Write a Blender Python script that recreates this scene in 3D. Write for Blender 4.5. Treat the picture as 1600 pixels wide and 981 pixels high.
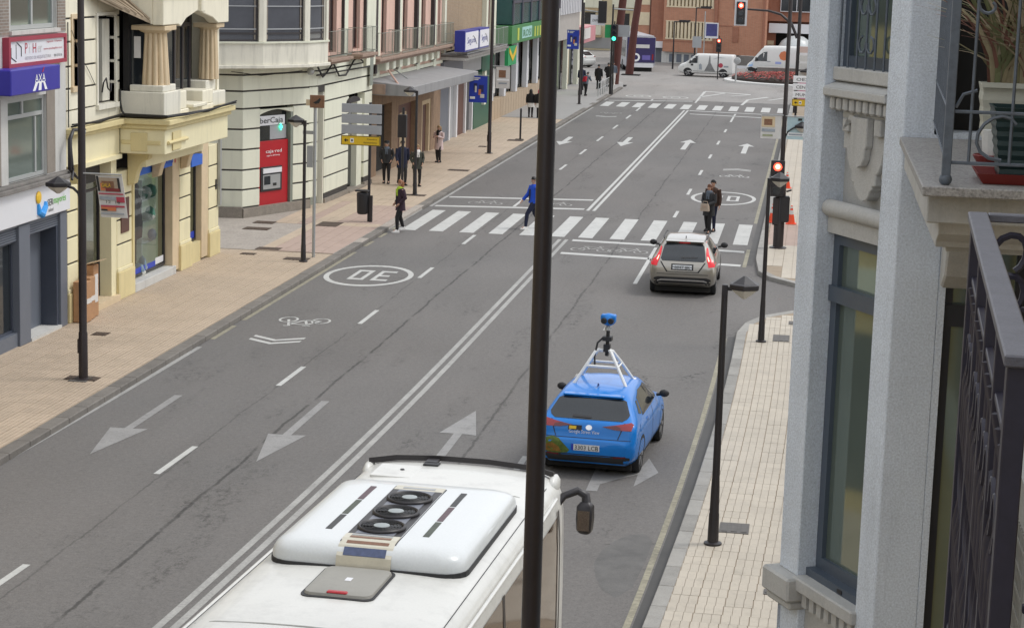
import bpy, bmesh, math, random
from mathutils import Vector, Matrix
from mathutils.bvhtree import BVHTree
random.seed(7)
for o in list(bpy.data.objects): bpy.data.objects.remove(o)
SC = bpy.context.scene
COL = SC.collection
R = math.radians
# ------------------------------------------------------------------ camera
cam = bpy.data.cameras.new("camera"); camo = bpy.data.objects.new("camera", cam); COL.objects.link(camo)
def cam_matrix(pan, pitch, roll, loc):
    f = Vector((-math.sin(pan)*math.cos(pitch), math.cos(pan)*math.cos(pitch), -math.sin(pitch)))
    r0 = Vector((math.cos(pan), math.sin(pan), 0)); u0 = r0.cross(f)
    r = r0*math.cos(roll) + u0*math.sin(roll); u = r.cross(f)
    m = Matrix((r, u, -f)).transposed().to_4x4(); m.translation = loc
    return m
camo.matrix_world = cam_matrix(.14437, .17311, .030, (0, 0, 9.2))
cam.sensor_width = 36; cam.lens = 36*3170/1600; cam.clip_start = .1; cam.clip_end = 3000
SC.camera = camo
# ------------------------------------------------------------------ overcast daylight
SUN_EL, SUN_AZ = R(56), R(72)        # azimuth clockwise from +Y (the far end of the street)
W = bpy.data.worlds.new("World"); SC.world = W; W.use_nodes = True
nt = W.node_tree; bg = nt.nodes["Background"]
sky = nt.nodes.new("ShaderNodeTexSky"); sky.sky_type = 'NISHITA'; sky.sun_disc = False
sky.sun_elevation = SUN_EL; sky.sun_rotation = SUN_AZ; sky.dust_density = 1.5; sky.air_density = 1.2; sky.ozone_density = 1
hs = nt.nodes.new("ShaderNodeHueSaturation"); hs.inputs["Saturation"].default_value = .2
mxs = nt.nodes.new("ShaderNodeMix"); mxs.data_type = 'RGBA'; mxs.inputs[0].default_value = .68; mxs.inputs[7].default_value = (5.2, 5.4, 5.75, 1)   # even overcast veil over the clear sky
nt.links.new(sky.outputs[0], hs.inputs["Color"]); nt.links.new(hs.outputs[0], mxs.inputs[6]); nt.links.new(mxs.outputs[2], bg.inputs["Color"])
bg.inputs["Strength"].default_value = .15
sl = bpy.data.lights.new("sun", 'SUN'); sl.energy = 1.0; sl.angle = R(15); sl.color = (1, .97, .93)
so = bpy.data.objects.new("sun", sl); COL.objects.link(so)
d = Vector((math.sin(SUN_AZ)*math.cos(SUN_EL), math.cos(SUN_AZ)*math.cos(SUN_EL), math.sin(SUN_EL)))
so.rotation_euler = d.to_track_quat('Z', 'Y').to_euler(); so.location = (0, 0, 60)
SC.view_settings.view_transform = 'Standard'; SC.view_settings.look = 'None'
SC.view_settings.exposure = .55; SC.view_settings.gamma = 1
# ------------------------------------------------------------------ helpers
def M(name, col, rough=.7, metal=0., var=.12, vs=2.5, fine=.06, fs=45., bump=0., bs=60., spec=.5, rnd=0., coat=0., stain=0., emit=0., stripe=None):
    m = bpy.data.materials.new(name); m.use_nodes = True
    n = m.node_tree.nodes; l = m.node_tree.links; p = n["Principled BSDF"]
    p.inputs["Roughness"].default_value = rough; p.inputs["Metallic"].default_value = metal
    p.inputs["Specular IOR Level"].default_value = spec; p.inputs["Coat Weight"].default_value = coat
    p.inputs["Coat Roughness"].default_value = .04
    g = n.new("ShaderNodeNewGeometry")
    def noise(sc, det=4, r=.6):
        t = n.new("ShaderNodeTexNoise"); t.inputs["Scale"].default_value = sc; t.inputs["Detail"].default_value = det
        t.inputs["Roughness"].default_value = r; l.new(g.outputs["Position"], t.inputs["Vector"]); return t.outputs["Fac"]
    def math_(op, a, b):
        t = n.new("ShaderNodeMath"); t.operation = op
        for i, x in ((0, a), (1, b)):
            if isinstance(x, (int, float)): t.inputs[i].default_value = x
            else: l.new(x, t.inputs[i])
        return t.outputs[0]
    f = math_('MULTIPLY', math_('SUBTRACT', noise(vs), .5), var*2.6)
    if fine: f = math_('ADD', f, math_('MULTIPLY', math_('SUBTRACT', noise(fs, 2), .5), fine*2.6))
    if rnd:
        oi = n.new("ShaderNodeObjectInfo"); f = math_('ADD', f, math_('MULTIPLY', math_('SUBTRACT', oi.outputs["Random"], .5), rnd*2))
    f = math_('ADD', f, 1.)
    if stain:
        mp = n.new("ShaderNodeMapping"); mp.inputs["Scale"].default_value = (2.2, 2.2, .25)
        l.new(g.outputs["Position"], mp.inputs["Vector"])
        t = n.new("ShaderNodeTexNoise"); t.inputs["Scale"].default_value = 1.6; t.inputs["Detail"].default_value = 6; t.inputs["Roughness"].default_value = .68
        l.new(mp.outputs[0], t.inputs["Vector"])
        rp = n.new("ShaderNodeMapRange"); rp.inputs["From Min"].default_value = .5; rp.inputs["From Max"].default_value = .75
        l.new(t.outputs["Fac"], rp.inputs["Value"])
        f = math_('MULTIPLY', f, math_('SUBTRACT', 1., math_('MULTIPLY', rp.outputs[0], stain)))
    mx = n.new("ShaderNodeMix"); mx.data_type = 'RGBA'; mx.blend_type = 'MULTIPLY'; mx.inputs[0].default_value = 1
    mx.inputs[6].default_value = (*col, 1)
    cc = n.new("ShaderNodeCombineColor")
    for i in range(3): l.new(f, cc.inputs[i])
    l.new(cc.outputs[0], mx.inputs[7]); l.new(mx.outputs[2], p.inputs["Base Color"])
    if bump:
        b = n.new("ShaderNodeBump"); b.inputs["Strength"].default_value = bump; b.inputs["Distance"].default_value = .02
        l.new(noise(bs, 3), b.inputs["Height"]); l.new(b.outputs[0], p.inputs["Normal"])
    if emit:
        p.inputs["Emission Color"].default_value = (*col, 1); p.inputs["Emission Strength"].default_value = emit
    return m
def srgb(r, g, b):
    f = lambda c: (c/255/12.92) if c <= 10 else ((c/255+.055)/1.055)**2.4
    return (f(r), f(g), f(b))
def glass_clear(name, tint=(.75, .8, .8), ior=1.5):
    m = bpy.data.materials.new(name); m.use_nodes = True; n = m.node_tree.nodes; l = m.node_tree.links
    n.remove(n["Principled BSDF"]); o = n["Material Output"]
    t = n.new("ShaderNodeBsdfTransparent"); t.inputs[0].default_value = (*tint, 1)
    g = n.new("ShaderNodeBsdfGlossy"); g.inputs["Roughness"].default_value = .03
    fr = n.new("ShaderNodeFresnel"); fr.inputs[0].default_value = ior+.25
    ge = n.new("ShaderNodeNewGeometry"); ib = n.new("ShaderNodeMath"); ib.operation = 'MULTIPLY_ADD'; ib.inputs[1].default_value = -1; ib.inputs[2].default_value = 1; l.new(ge.outputs["Backfacing"], ib.inputs[0])
    fm = n.new("ShaderNodeMath"); fm.operation = 'MULTIPLY'; l.new(fr.outputs[0], fm.inputs[0]); l.new(ib.outputs[0], fm.inputs[1])   # reflect on the outer face only
    mx = n.new("ShaderNodeMixShader"); l.new(fm.outputs[0], mx.inputs[0]); l.new(t.outputs[0], mx.inputs[1]); l.new(g.outputs[0], mx.inputs[2])
    l.new(mx.outputs[0], o.inputs[0]); return m
class MB:
    def __init__(s): s.v = []; s.f = []; s.m = []
    def add(s, vs, fs, m=0):
        b = len(s.v); s.v += [tuple(v) for v in vs]; s.f += [tuple(b+i for i in f) for f in fs]; s.m += [m]*len(fs); return s
    def box(s, x0, x1, y0, y1, z0, z1, m=0):
        return s.add([(x0,y0,z0),(x1,y0,z0),(x1,y1,z0),(x0,y1,z0),(x0,y0,z1),(x1,y0,z1),(x1,y1,z1),(x0,y1,z1)],
                     [(3,2,1,0),(4,5,6,7),(0,1,5,4),(1,2,6,5),(2,3,7,6),(3,0,4,7)], m)
    def obox(s, o, ux, uy, uz, m=0):      # corner o and three edge vectors
        o, ux, uy, uz = map(Vector, (o, ux, uy, uz))
        return s.add([o, o+ux, o+ux+uy, o+uy, o+uz, o+ux+uz, o+ux+uy+uz, o+uy+uz],
                     [(3,2,1,0),(4,5,6,7),(0,1,5,4),(1,2,6,5),(2,3,7,6),(3,0,4,7)], m)
    def poly(s, pts, m=0): return s.add(pts, [tuple(range(len(pts)))], m)
    def ext(s, pts, vec, m=0):            # closed prism: polygon swept along vec
        vec = Vector(vec); k = len(pts); a = [Vector(p) for p in pts]; b = [p+vec for p in a]
        return s.add(a+b, [tuple(range(k))[::-1], tuple(range(k, 2*k))] + [(i, (i+1) % k, k+(i+1) % k, k+i) for i in range(k)], m)
    def loft(s, rings, m=0, caps=True, closed=True):
        k = len(rings[0]); vs = [p for r in rings for p in r]; fs = []
        for i in range(len(rings)-1):
            for j in range(k if closed else k-1):
                fs.append((i*k+j, i*k+(j+1) % k, (i+1)*k+(j+1) % k, (i+1)*k+j))
        if caps: fs += [tuple(range(k))[::-1], tuple((len(rings)-1)*k+j for j in range(k))]
        return s.add(vs, fs, m)
    def tube(s, path, r, n=8, m=0, caps=True):
        P = [Vector(p) for p in path]; rr = r if isinstance(r, (list, tuple)) else [r]*len(P); rings = []; prev = None
        for i, p in enumerate(P):
            t = (P[min(i+1, len(P)-1)]-P[max(i-1, 0)]).normalized()
            a = prev if prev is not None else (Vector((0,0,1)) if abs(t.z) < .9 else Vector((1,0,0)))
            x = (a-t*a.dot(t)).normalized(); prev = x; y = t.cross(x)
            rings.append([p+(x*math.cos(2*math.pi*j/n)+y*math.sin(2*math.pi*j/n))*rr[i] for j in range(n)])
        return s.loft(rings, m, caps)
    def lathe(s, c, prof, n=16, m=0):     # profile (r, z) around a vertical axis
        return s.loft([[(c[0]+r*math.cos(2*math.pi*j/n), c[1]+r*math.sin(2*math.pi*j/n), c[2]+z) for j in range(n)] for r, z in prof], m)
    def ball(s, c, r, n=10, m=0):
        rx, ry, rz = r if isinstance(r, (tuple, list)) else (r, r, r)
        k = n//2+1; rings = []
        for i in range(k):
            a = math.pi*(i+.02)/(k-1+.04)-math.pi/2
            rings.append([(c[0]+rx*math.cos(a)*math.cos(2*math.pi*j/n), c[1]+ry*math.cos(a)*math.sin(2*math.pi*j/n), c[2]+rz*math.sin(a)) for j in range(n)])
        return s.loft(rings, m)
    def mesh(s, name, mats, smooth=0, bevel=0, off=(0,0,0), normals=True):
        me = bpy.data.meshes.new(name); ox, oy, oz = off
        me.from_pydata([(v[0]-ox, v[1]-oy, v[2]-oz) for v in s.v], [], s.f)
        for mt in (mats if isinstance(mats, (list, tuple)) else [mats]): me.materials.append(mt)
        me.polygons.foreach_set("material_index", s.m)
        if normals or bevel:
            bm = bmesh.new(); bm.from_mesh(me)
            if normals: bmesh.ops.recalc_face_normals(bm, faces=bm.faces)
            if bevel:
                bm.normal_update()
                es = [e for e in bm.edges if len(e.link_faces) == 2 and e.calc_face_angle(0) > .6]
                bmesh.ops.bevel(bm, geom=es, offset=bevel, segments=2 if bevel > .02 else 1, affect='EDGES', clamp_overlap=True)
            bm.to_mesh(me); bm.free()
        if smooth:
            me.polygons.foreach_set("use_smooth", [True]*len(me.polygons)); me.set_sharp_from_angle(angle=R(smooth))
        me.update(); return me
    def build(s, name, mats, parent=None, world=True, smooth=0, bevel=0, label=None, kind=None, normals=True):
        off = root_loc(parent) if (world and parent is not None) else (0, 0, 0)
        o = bpy.data.objects.new(name, s.mesh(name, mats, smooth, bevel, off, normals)); COL.objects.link(o)
        if parent is not None: o.parent = parent
        if label: o["label"] = label
        if kind: o["kind"] = kind
        return o
def root_loc(o):
    while o.parent is not None: o = o.parent
    return tuple(o.location)
def thing(name, label, cat, loc=(0,0,0), rz=0, group=None):
    o = bpy.data.objects.new(name, None); COL.objects.link(o); o.location = loc; o.rotation_euler = (0, 0, rz)
    o.empty_display_size = .3; o["label"] = label; o["category"] = cat
    if group: o["group"] = group
    return o
def tag(o, label, cat, group=None):
    o["label"] = label; o["category"] = cat
    if group: o["group"] = group
    return o
def struct(o): o["kind"] = "structure"; return o
def kids(o): return [c for c in bpy.data.objects if c.parent == o]
def copy_tree(o, loc=None, rz=None, label=None, parent=None, ch=None):
    ch = ch if ch is not None else {}
    if not ch:
        for c in bpy.data.objects:
            if c.parent: ch.setdefault(c.parent.name, []).append(c)
        ch["_"] = []
    c = o.copy(); COL.objects.link(c)
    if parent: c.parent = parent
    if loc: c.location = loc
    if rz is not None: c.rotation_euler = (0, 0, rz)
    if label: c["label"] = label
    for k in ch.get(o.name, []): copy_tree(k, parent=c, ch=ch)
    return c
def inst(name, me, loc, parent, rz=0):
    o = bpy.data.objects.new(name, me); COL.objects.link(o); o.parent = parent; o.location = loc; o.rotation_euler = (0, 0, rz); return o
def text(name, body, mat, parent, o, xd, yd, h, w=None, depth=.004, label=None, world=True):
    """lettering: lower left corner o, reading direction xd, up direction yd, cap height h, optional total width w"""
    cu = bpy.data.curves.new(name, 'FONT'); cu.body = body; cu.size = 1; cu.resolution_u = 2
    ob = bpy.data.objects.new(name, cu); me = bpy.data.meshes.new_from_object(ob)
    bpy.data.objects.remove(ob); bpy.data.curves.remove(cu)
    xs = [v.co.x for v in me.vertices]; x0, x1 = min(xs), max(xs)
    s = h/.7; sx = w/(x1-x0) if w else s
    xd, yd = Vector(xd).normalized(), Vector(yd).normalized(); nd = xd.cross(yd); o = Vector(o)
    if world and parent is not None: o = o-Vector(root_loc(parent))
    for v in me.vertices: v.co = o + xd*((v.co.x-x0)*sx) + yd*(v.co.y*s) + nd*depth
    me.materials.clear(); me.materials.append(mat)
    r = bpy.data.objects.new(name, me); COL.objects.link(r)
    if parent is not None: r.parent = parent
    if label: r["label"] = label
    return r
# projecting flat outlines onto a curved body, so that panes, lamps and plates follow its shape
def patch(bvh, poly, axis, sign, off, mb, m=0, step=.06, start=9., lift=0.):
    """poly = 2D outline in the two axes left after `axis`; rays run along axis with `sign`"""
    bm = bmesh.new(); oth = [i for i in range(3) if i != axis]
    vs = []
    for p in poly:
        c = [0, 0, 0]; c[oth[0]], c[oth[1]] = p; vs.append(bm.verts.new(c))
    bm.faces.new(vs)
    for i in (0, 1):
        lo, hi = min(p[i] for p in poly), max(p[i] for p in poly); k = max(1, int((hi-lo)/step))
        nrm = [0, 0, 0]; nrm[oth[i]] = 1
        for j in range(1, k):
            co = [0, 0, 0]; co[oth[i]] = lo+(hi-lo)*j/k
            bmesh.ops.bisect_plane(bm, geom=bm.verts[:]+bm.edges[:]+bm.faces[:], plane_co=co, plane_no=nrm)
    bmesh.ops.triangulate(bm, faces=bm.faces)
    dr = Vector((0, 0, 0)); dr[axis] = sign; idx = {}; out = []
    for v in bm.verts:
        s0 = Vector(v.co); s0[axis] = -sign*start
        h = bvh.ray_cast(s0, dr)
        idx[v] = len(out)
        if h[0] is None: out.append(None)
        else:
            nn = h[1] if h[1].dot(dr) < 0 else -h[1]
            out.append(h[0]+nn*off-dr*lift)
    mb.add([p if p is not None else (0, 0, 0) for p in out],
           [tuple(idx[v] for v in f.verts) for f in bm.faces if all(out[idx[v]] is not None for v in f.verts)], m)
    bm.free()
def gx(y): return -.0009*max(0., 46-y)**2       # the street bends very slightly near the camera
# ------------------------------------------------------------------ shared materials
m_black = M("black_paint", (.022, .019, .021), .42, var=.2, fine=.1)
m_brownpole = M("brown_black_paint", (.03, .023, .024), .38, var=.25, fine=.1)
m_white = M("white_paint", (.66, .66, .64), .5, var=.05)
m_grey = M("grey_metal", (.36, .37, .38), .45, var=.08)
m_galv = M("galvanised_steel", (.42, .43, .43), .45, metal=.5, var=.1)
m_rubber = M("tyre_rubber", (.02, .02, .021), .85)
m_plastic = M("black_plastic", (.022, .022, .024), .55)
m_chrome = M("chrome", (.7, .7, .7), .15, metal=1, var=.02, fine=0)
m_rim = M("alloy_rim", (.38, .38, .39), .35, metal=.7)
m_dglass = M("dark_glass", (.018, .022, .026), .06, var=.2, fine=0, spec=.7)
m_glass = glass_clear("clear_glass")
m_rglass = M("reflective_glass", (.19, .235, .205), .05, metal=.5, var=.1, fine=0, spec=.9)
m_lamp_glass = M("frosted_lamp_glass", (.55, .52, .46), .35)
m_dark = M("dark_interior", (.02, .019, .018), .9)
m_red_on = M("lit_red_signal", (1, .06, .03), .4, var=0, fine=0, emit=3.5)
m_red_core = M("lit_red_signal_core", (1, .42, .28), .4, var=0, fine=0, emit=3.)
m_green_on = M("lit_green_signal", (.05, .9, .5), .4, var=0, fine=0, emit=2.2)
m_txt_black = M("black_print", (.02, .02, .02), .6)
m_txt_white = M("white_print", (.85, .85, .85), .5, var=.02)
m_txt_red = M("red_print", (.45, .03, .06), .5)
m_blue_sign = M("blue_sign", (.02, .05, .42), .4, var=.08)
m_yellow = M("yellow_sign", (.72, .47, .02), .45, var=.06)
m_red = M("red_panel", (.42, .012, .02), .35, var=.08)
m_orange = M("orange_plastic", (.85, .09, .03), .45, var=.08)
m_cardboard = M("cardboard", (.4, .22, .11), .8, var=.15, vs=6)
m_paper = M("paper", (.62, .6, .57), .7, var=.1, vs=8)
# ------------------------------------------------------------------ asphalt
def asphalt(name, col, seams=()):
    m = bpy.data.materials.new(name); m.use_nodes = True; n = m.node_tree.nodes; l = m.node_tree.links; p = n["Principled BSDF"]
    p.inputs["Roughness"].default_value = .78; p.inputs["Specular IOR Level"].default_value = .35
    g = n.new("ShaderNodeNewGeometry"); sx = n.new("ShaderNodeSeparateXYZ"); l.new(g.outputs["Position"], sx.inputs[0])
    def mt(op, a, b=0., c=None):
        t = n.new("ShaderNodeMath"); t.operation = op
        for i, x in enumerate((a, b, c)):
            if x is None: continue
            if isinstance(x, (int, float)): t.inputs[i].default_value = x
            else: l.new(x, t.inputs[i])
        return t.outputs[0]
    def noise(sc, det=5, r=.6, sy=1.):
        mp = n.new("ShaderNodeMapping"); mp.inputs["Scale"].default_value = (1, sy, 1); l.new(g.outputs["Position"], mp.inputs[0])
        t = n.new("ShaderNodeTexNoise"); t.inputs["Scale"].default_value = sc; t.inputs["Detail"].default_value = det; t.inputs["Roughness"].default_value = r
        l.new(mp.outputs[0], t.inputs["Vector"]); return t.outputs["Fac"]
    def band(v, lo, hi):
        t = n.new("ShaderNodeMapRange"); t.inputs["From Min"].default_value = lo; t.inputs["From Max"].default_value = hi; l.new(v, t.inputs["Value"]); return t.outputs[0]
    f = mt('ADD', 1., mt('MULTIPLY', mt('SUBTRACT', noise(.35, 4, .55, .35), .5), .55))
    f = mt('ADD', f, mt('MULTIPLY', mt('SUBTRACT', noise(30, 3, .8), .5), 1.1))
    f = mt('ADD', f, mt('MULTIPLY', mt('SUBTRACT', noise(13, 3, .8), .5), .75))
    f = mt('ADD', f, mt('MULTIPLY', mt('SUBTRACT', noise(7, 5, .75), .5), .5))
    # worn, ravelled patches stretched along the lanes
    rv = mt('MULTIPLY', band(noise(.9, 3, .6, .22), .56, .68), band(noise(7, 6, .8, .5), .48, .62))
    f = mt('MULTIPLY', f, mt('SUBTRACT', 1., mt('MULTIPLY', rv, .55)))
    # tarred joints along the lanes
    wob = mt('ADD', mt('MULTIPLY', mt('SUBTRACT', noise(.35, 3, .6), .5), .22), mt('MULTIPLY', mt('SUBTRACT', noise(4, 4, .7), .5), .09))
    for x0, wd, st in seams:
        dd = mt('ABSOLUTE', mt('ADD', mt('SUBTRACT', sx.outputs[0], x0), wob))
        gap = band(noise(.8, 4, .7, .6), .38, .5)
        f = mt('MULTIPLY', f, mt('SUBTRACT', 1., mt('MULTIPLY', mt('MULTIPLY', mt('SUBTRACT', 1., band(dd, wd*.4, wd)), gap), st)))
        halo = mt('MULTIPLY', mt('SUBTRACT', 1., band(dd, .1, .42)), band(noise(5, 6, .85, .4), .5, .64))
        f = mt('MULTIPLY', f, mt('SUBTRACT', 1., mt('MULTIPLY', mt('MULTIPLY', halo, band(noise(.25, 2), .46, .6)), .38)))
    # crazed cracks
    vo = n.new("ShaderNodeTexVoronoi"); vo.feature = 'DISTANCE_TO_EDGE'; vo.inputs["Scale"].default_value = .55
    mp = n.new("ShaderNodeVectorMath"); mp.operation = 'ADD'; tn = n.new("ShaderNodeTexNoise"); tn.inputs["Scale"].default_value = 1.8; tn.inputs["Detail"].default_value = 5
    l.new(g.outputs["Position"], tn.inputs["Vector"]); sc = n.new("ShaderNodeVectorMath"); sc.operation = 'SCALE'; sc.inputs["Scale"].default_value = 1.1
    l.new(tn.outputs["Color"], sc.inputs[0]); l.new(g.outputs["Position"], mp.inputs[0]); l.new(sc.outputs[0], mp.inputs[1]); l.new(mp.outputs[0], vo.inputs["Vector"])
    ck = mt('MULTIPLY', mt('SUBTRACT', 1., band(vo.outputs["Distance"], .004, .02)), mt('MULTIPLY', band(noise(.3, 3), .55, .64), band(sx.outputs[0], -5.2, -4.2)))
    f = mt('MULTIPLY', f, mt('SUBTRACT', 1., mt('MULTIPLY', ck, .55)))
    mx = n.new("ShaderNodeMix"); mx.data_type = 'RGBA'; l.new(noise(.12, 3), mx.inputs[0])
    mx.inputs[6].default_value = (*[c*1.0 for c in col], 1); mx.inputs[7].default_value = (col[0]*1.1, col[1]*1.03, col[2]*.98, 1)
    m2 = n.new("ShaderNodeMix"); m2.data_type = 'RGBA'; m2.blend_type = 'MULTIPLY'; m2.inputs[0].default_value = 1
    cc = n.new("ShaderNodeCombineColor"); [l.new(f, cc.inputs[i]) for i in range(3)]
    l.new(mx.outputs[2], m2.inputs[6]); l.new(cc.outputs[0], m2.inputs[7]); l.new(m2.outputs[2], p.inputs["Base Color"])
    b = n.new("ShaderNodeBump"); b.inputs["Strength"].default_value = .35; b.inputs["Distance"].default_value = .01; l.new(noise(60, 2), b.inputs["Height"]); l.new(b.outputs[0], p.inputs["Normal"])
    return m
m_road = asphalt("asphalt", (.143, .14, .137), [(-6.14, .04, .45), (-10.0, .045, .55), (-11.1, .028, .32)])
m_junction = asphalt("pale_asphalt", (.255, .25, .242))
m_gutter = M("wet_gutter", (.045, .042, .038), .6, var=.35, vs=1.5, fine=.2)
m_ground = M("ground_grey", (.12, .12, .115), .9)
m_paint = M("road_paint", (.5, .5, .48), .6, var=.14, vs=1.2, fine=.12, fs=25, stain=.25)
m_paint_old = M("worn_road_paint", (.33, .325, .31), .7, var=.3, vs=1.3, fine=.3, fs=20)
m_ypaint = M("worn_yellow_paint", (.27, .25, .185), .7, var=.35, vs=1.8, fine=.45, fs=12)
m_kerb = M("granite_kerb", (.3, .29, .27), .8, var=.2, vs=3, fine=.2, fs=50, rnd=.14, bump=.3)
m_kerbd = M("weathered_kerb", (.17, .155, .138), .8, var=.25, vs=3, fine=.2, fs=50, rnd=.14, bump=.3)
m_joint = M("pavement_joint", (.31, .25, .185), .9, var=.2)
m_tile = M("beige_paving_tile", (.47, .375, .28), .62, var=.16, vs=.7, fine=.12, fs=20, rnd=.05, stain=.14)
m_tile_r = M("cream_paving_tile", (.48, .43, .355), .65, var=.1, vs=.9, fine=.08, fs=30, rnd=.05, stain=.18)
m_tile_pink = M("pink_paving_tile", (.43, .32, .265), .7, var=.1, vs=.9, fine=.08, rnd=.05, stain=.2)
m_tile_grey = M("grey_paving_tile", (.3, .29, .28), .7, var=.1, vs=.9, fine=.08, rnd=.05)
m_cobble = M("speckled_paving", (.36, .32, .28), .75, var=.2, vs=2, fine=.35, fs=14)
m_iron = M("rusty_iron_cover", (.075, .05, .035), .7, var=.3, vs=9)
m_iron_g = M("grey_iron_cover", (.1, .092, .085), .6, var=.3, vs=9)
ground = struct(MB().poly([(-700,-100,-.04),(700,-100,-.04),(700,900,-.04),(-700,900,-.04)]).build("ground", m_ground, normals=False))
road = MB().poly([(-14.2,-40,0),(60,-40,0),(60,139.6,0),(-14.2,139.6,0)]).build("road", m_road, normals=False); struct(road)
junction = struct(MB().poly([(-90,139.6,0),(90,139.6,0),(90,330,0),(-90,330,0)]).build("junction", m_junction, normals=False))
Z1 = .005
def flat(name, pts, m=m_paint, z=Z1): return MB().poly([(p[0], p[1], z) for p in pts]).build(name, m, road, normals=False)
def strip(name, x, y0, y1, w, m=m_paint, step=3., z=Z1, par=None):     # a line along the street that follows its bend
    k = max(1, int(abs(y1-y0)/step)); mb = MB(); pts = [(y0+(y1-y0)*i/k) for i in range(k+1)]
    mb.add([(x+gx(y)+sgn*w/2, y, z) for y in pts for sgn in (-1, 1)], [(2*i, 2*i+1, 2*i+3, 2*i+2) for i in range(k)])
    return mb.build(name, m, par or road, normals=False)
strip("gutter", -14.17, 20, 139, .26, m_gutter, z=.003); strip("gutter", -1.72, 8, 50.5, .2, m_gutter, z=.003); strip("gutter", -1.72, 63, 139, .18, m_gutter, z=.003)
for a, b in ((20, 45.3), (46.3, 48.2), (49., 61.6)): strip("edge_line", -13.98, a, b, .12, m_ypaint if a > 30 else m_paint_old)
for a, b in ((63, 64.2), (65.2, 66.3), (67.3, 68.4)): strip("edge_line", -13.98, a, b, .12, m_ypaint)
strip("edge_line", -13.98, 74.2, 129.5, .12, m_paint_old); strip("edge_line", -13.98, 136.5, 139, .1, m_paint_old)
strip("edge_line", -1.9, 8, 50.2, .1, m_ypaint); strip("edge_line", -1.88, 62.6, 66.6, .12, m_ypaint); strip("edge_line", -1.88, 73.6, 125.6, .12, m_ypaint)
for x in (-8.18, -7.95):
    strip("centre_line", x, 8, 66.9, .12, m_paint_old); strip("centre_line", x, 75.1, 130, .12, m_paint)
for a, b in ((18.3,20.4),(26,28.1),(33.75,35.9),(41.6,43.75),(49.4,51.5),(57.2,59.3),(64.6,66.9),(81.8,84),(89.6,92),(97.3,100),(105,107.9),(113.3,116),(121.1,124.1),(127.8,130.8)):
    strip("lane_dash", -11.07, a, b, .12)
strip("lane_dash", -11.0, 75.3, 79, .12); strip("lane_dash", -10.97, 138.1, 139.5, .12)
for a, b in ((20.4,22.5),(28.3,30.4),(34.7,36.8),(42.6,44.75),(50.4,52.2)): strip("lane_dash", -4.93, a, b, .12, m_paint_old)
strip("lane_dash", -4.88, 58.2, 66, .12)
for a, b in ((74.3,76.3),(82,84.2),(90,92.2),(98,100.1),(105.9,108.2),(114,116.1),(121.7,128.5)): strip("lane_dash", -4.88, a, b, .12)
for xa, xb, ya, yb in ((-13.85,-8.35,77.2,78.35),(-13.85,-8.35,74.2,75.3),(-7.75,-4.95,66.6,66.4),(-4.8,-2.0,66.1,65.8),(-7.75,-4.9,63.5,63.2),(-4.86,-2.0,63.0,62.7),(-7.85,-2.2,129.6,128.8),(-7.65,-2.2,126.8,125.8),(-13.7,-8.2,136.4,138.7)):
    flat("stop_line", [(xa,ya),(xb,yb),(xb,yb+.42),(xa,ya+.42)])
for x in (-13.45,-12.5,-11.45,-10.45,-9.4,-8.35,-7.4,-6.33,-5.28,-4.2,-3.2,-2.2):
    flat("zebra_stripe", [(x-.25,67.75+.03*x-.0),(x+.24,67.75+.03*x),(x+.24,73.15),(x-.25,73.15)])
for i in range(12):
    x = -13.45+i*1.035; flat("zebra_stripe", [(x-.28,131),(x+.28,131),(x+.28,135.3),(x-.28,135.3)])
m_arrow = M('greyed_road_paint', (.27, .265, .26), .65, var=.16, vs=1.5, fine=.2, fs=25, stain=.3)
def arrow(x, tip, neck, tail, hw=.37, sw=.085, m=m_arrow):
    flat("arrow_marking", [(x-sw,tail),(x+sw,tail),(x+sw,neck),(x+hw,neck+(neck-tip)*.03),(x,tip),(x-hw,neck),(x-sw,neck)], m)
arrow(-12.83, 34.8, 36.95, 40.1); arrow(-9.75, 35.08, 37.25, 40.4); arrow(-6.56, 40.37, 38.25, 35.3)
for x, t, k, e in ((-12.65,101.8,103.9,106.8),(-9.6,102.6,104.9,108.1),(-6.43,108.2,106.3,102.2),(-3.37,107.2,105.6,101.4)): arrow(x, t, k, e, .42, .13, m_paint)
flat("arrow_marking", [(-3.62,34.6),(-3.42,34.6),(-3.42,35.1),(-3.1,35.6),(-2.82,35.95),(-2.82,35.08),(-2.46,36.2),(-2.72,37.25),(-2.8,36.5),(-3.3,36.1),(-3.42,36.0),(-3.42,37.6),(-3.1,37.6),(-3.52,39.6),(-3.94,37.6),(-3.62,37.6)], m_arrow)
def ring(name, cx, cy, rx, ry, t, ty, m=m_paint, n=40):
    mb = MB(); a = [2*math.pi*i/n for i in range(n)]
    mb.add([(cx+(rx-k*t)*math.cos(q), cy+(ry-k*ty)*math.sin(q), Z1) for k in (0, 1) for q in a], [(i, (i+1) % n, n+(i+1) % n, n+i) for i in range(n)])
    return mb.build(name, m, road, normals=False)
def strokes(name, segs, m=m_paint):       # flat painted strokes: (x0,y0,x1,y1,wx,wy)
    mb = MB()
    for i, (x0, y0, x1, y1) in enumerate(segs): mb.poly([(min(x0,x1),min(y0,y1),Z1+.001*(i % 3)),(max(x0,x1),min(y0,y1),Z1+.001*(i % 3)),(max(x0,x1),max(y0,y1),Z1+.001*(i % 3)),(min(x0,x1),max(y0,y1),Z1+.001*(i % 3))])
    return mb.build(name, m, road, normals=False)
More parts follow.
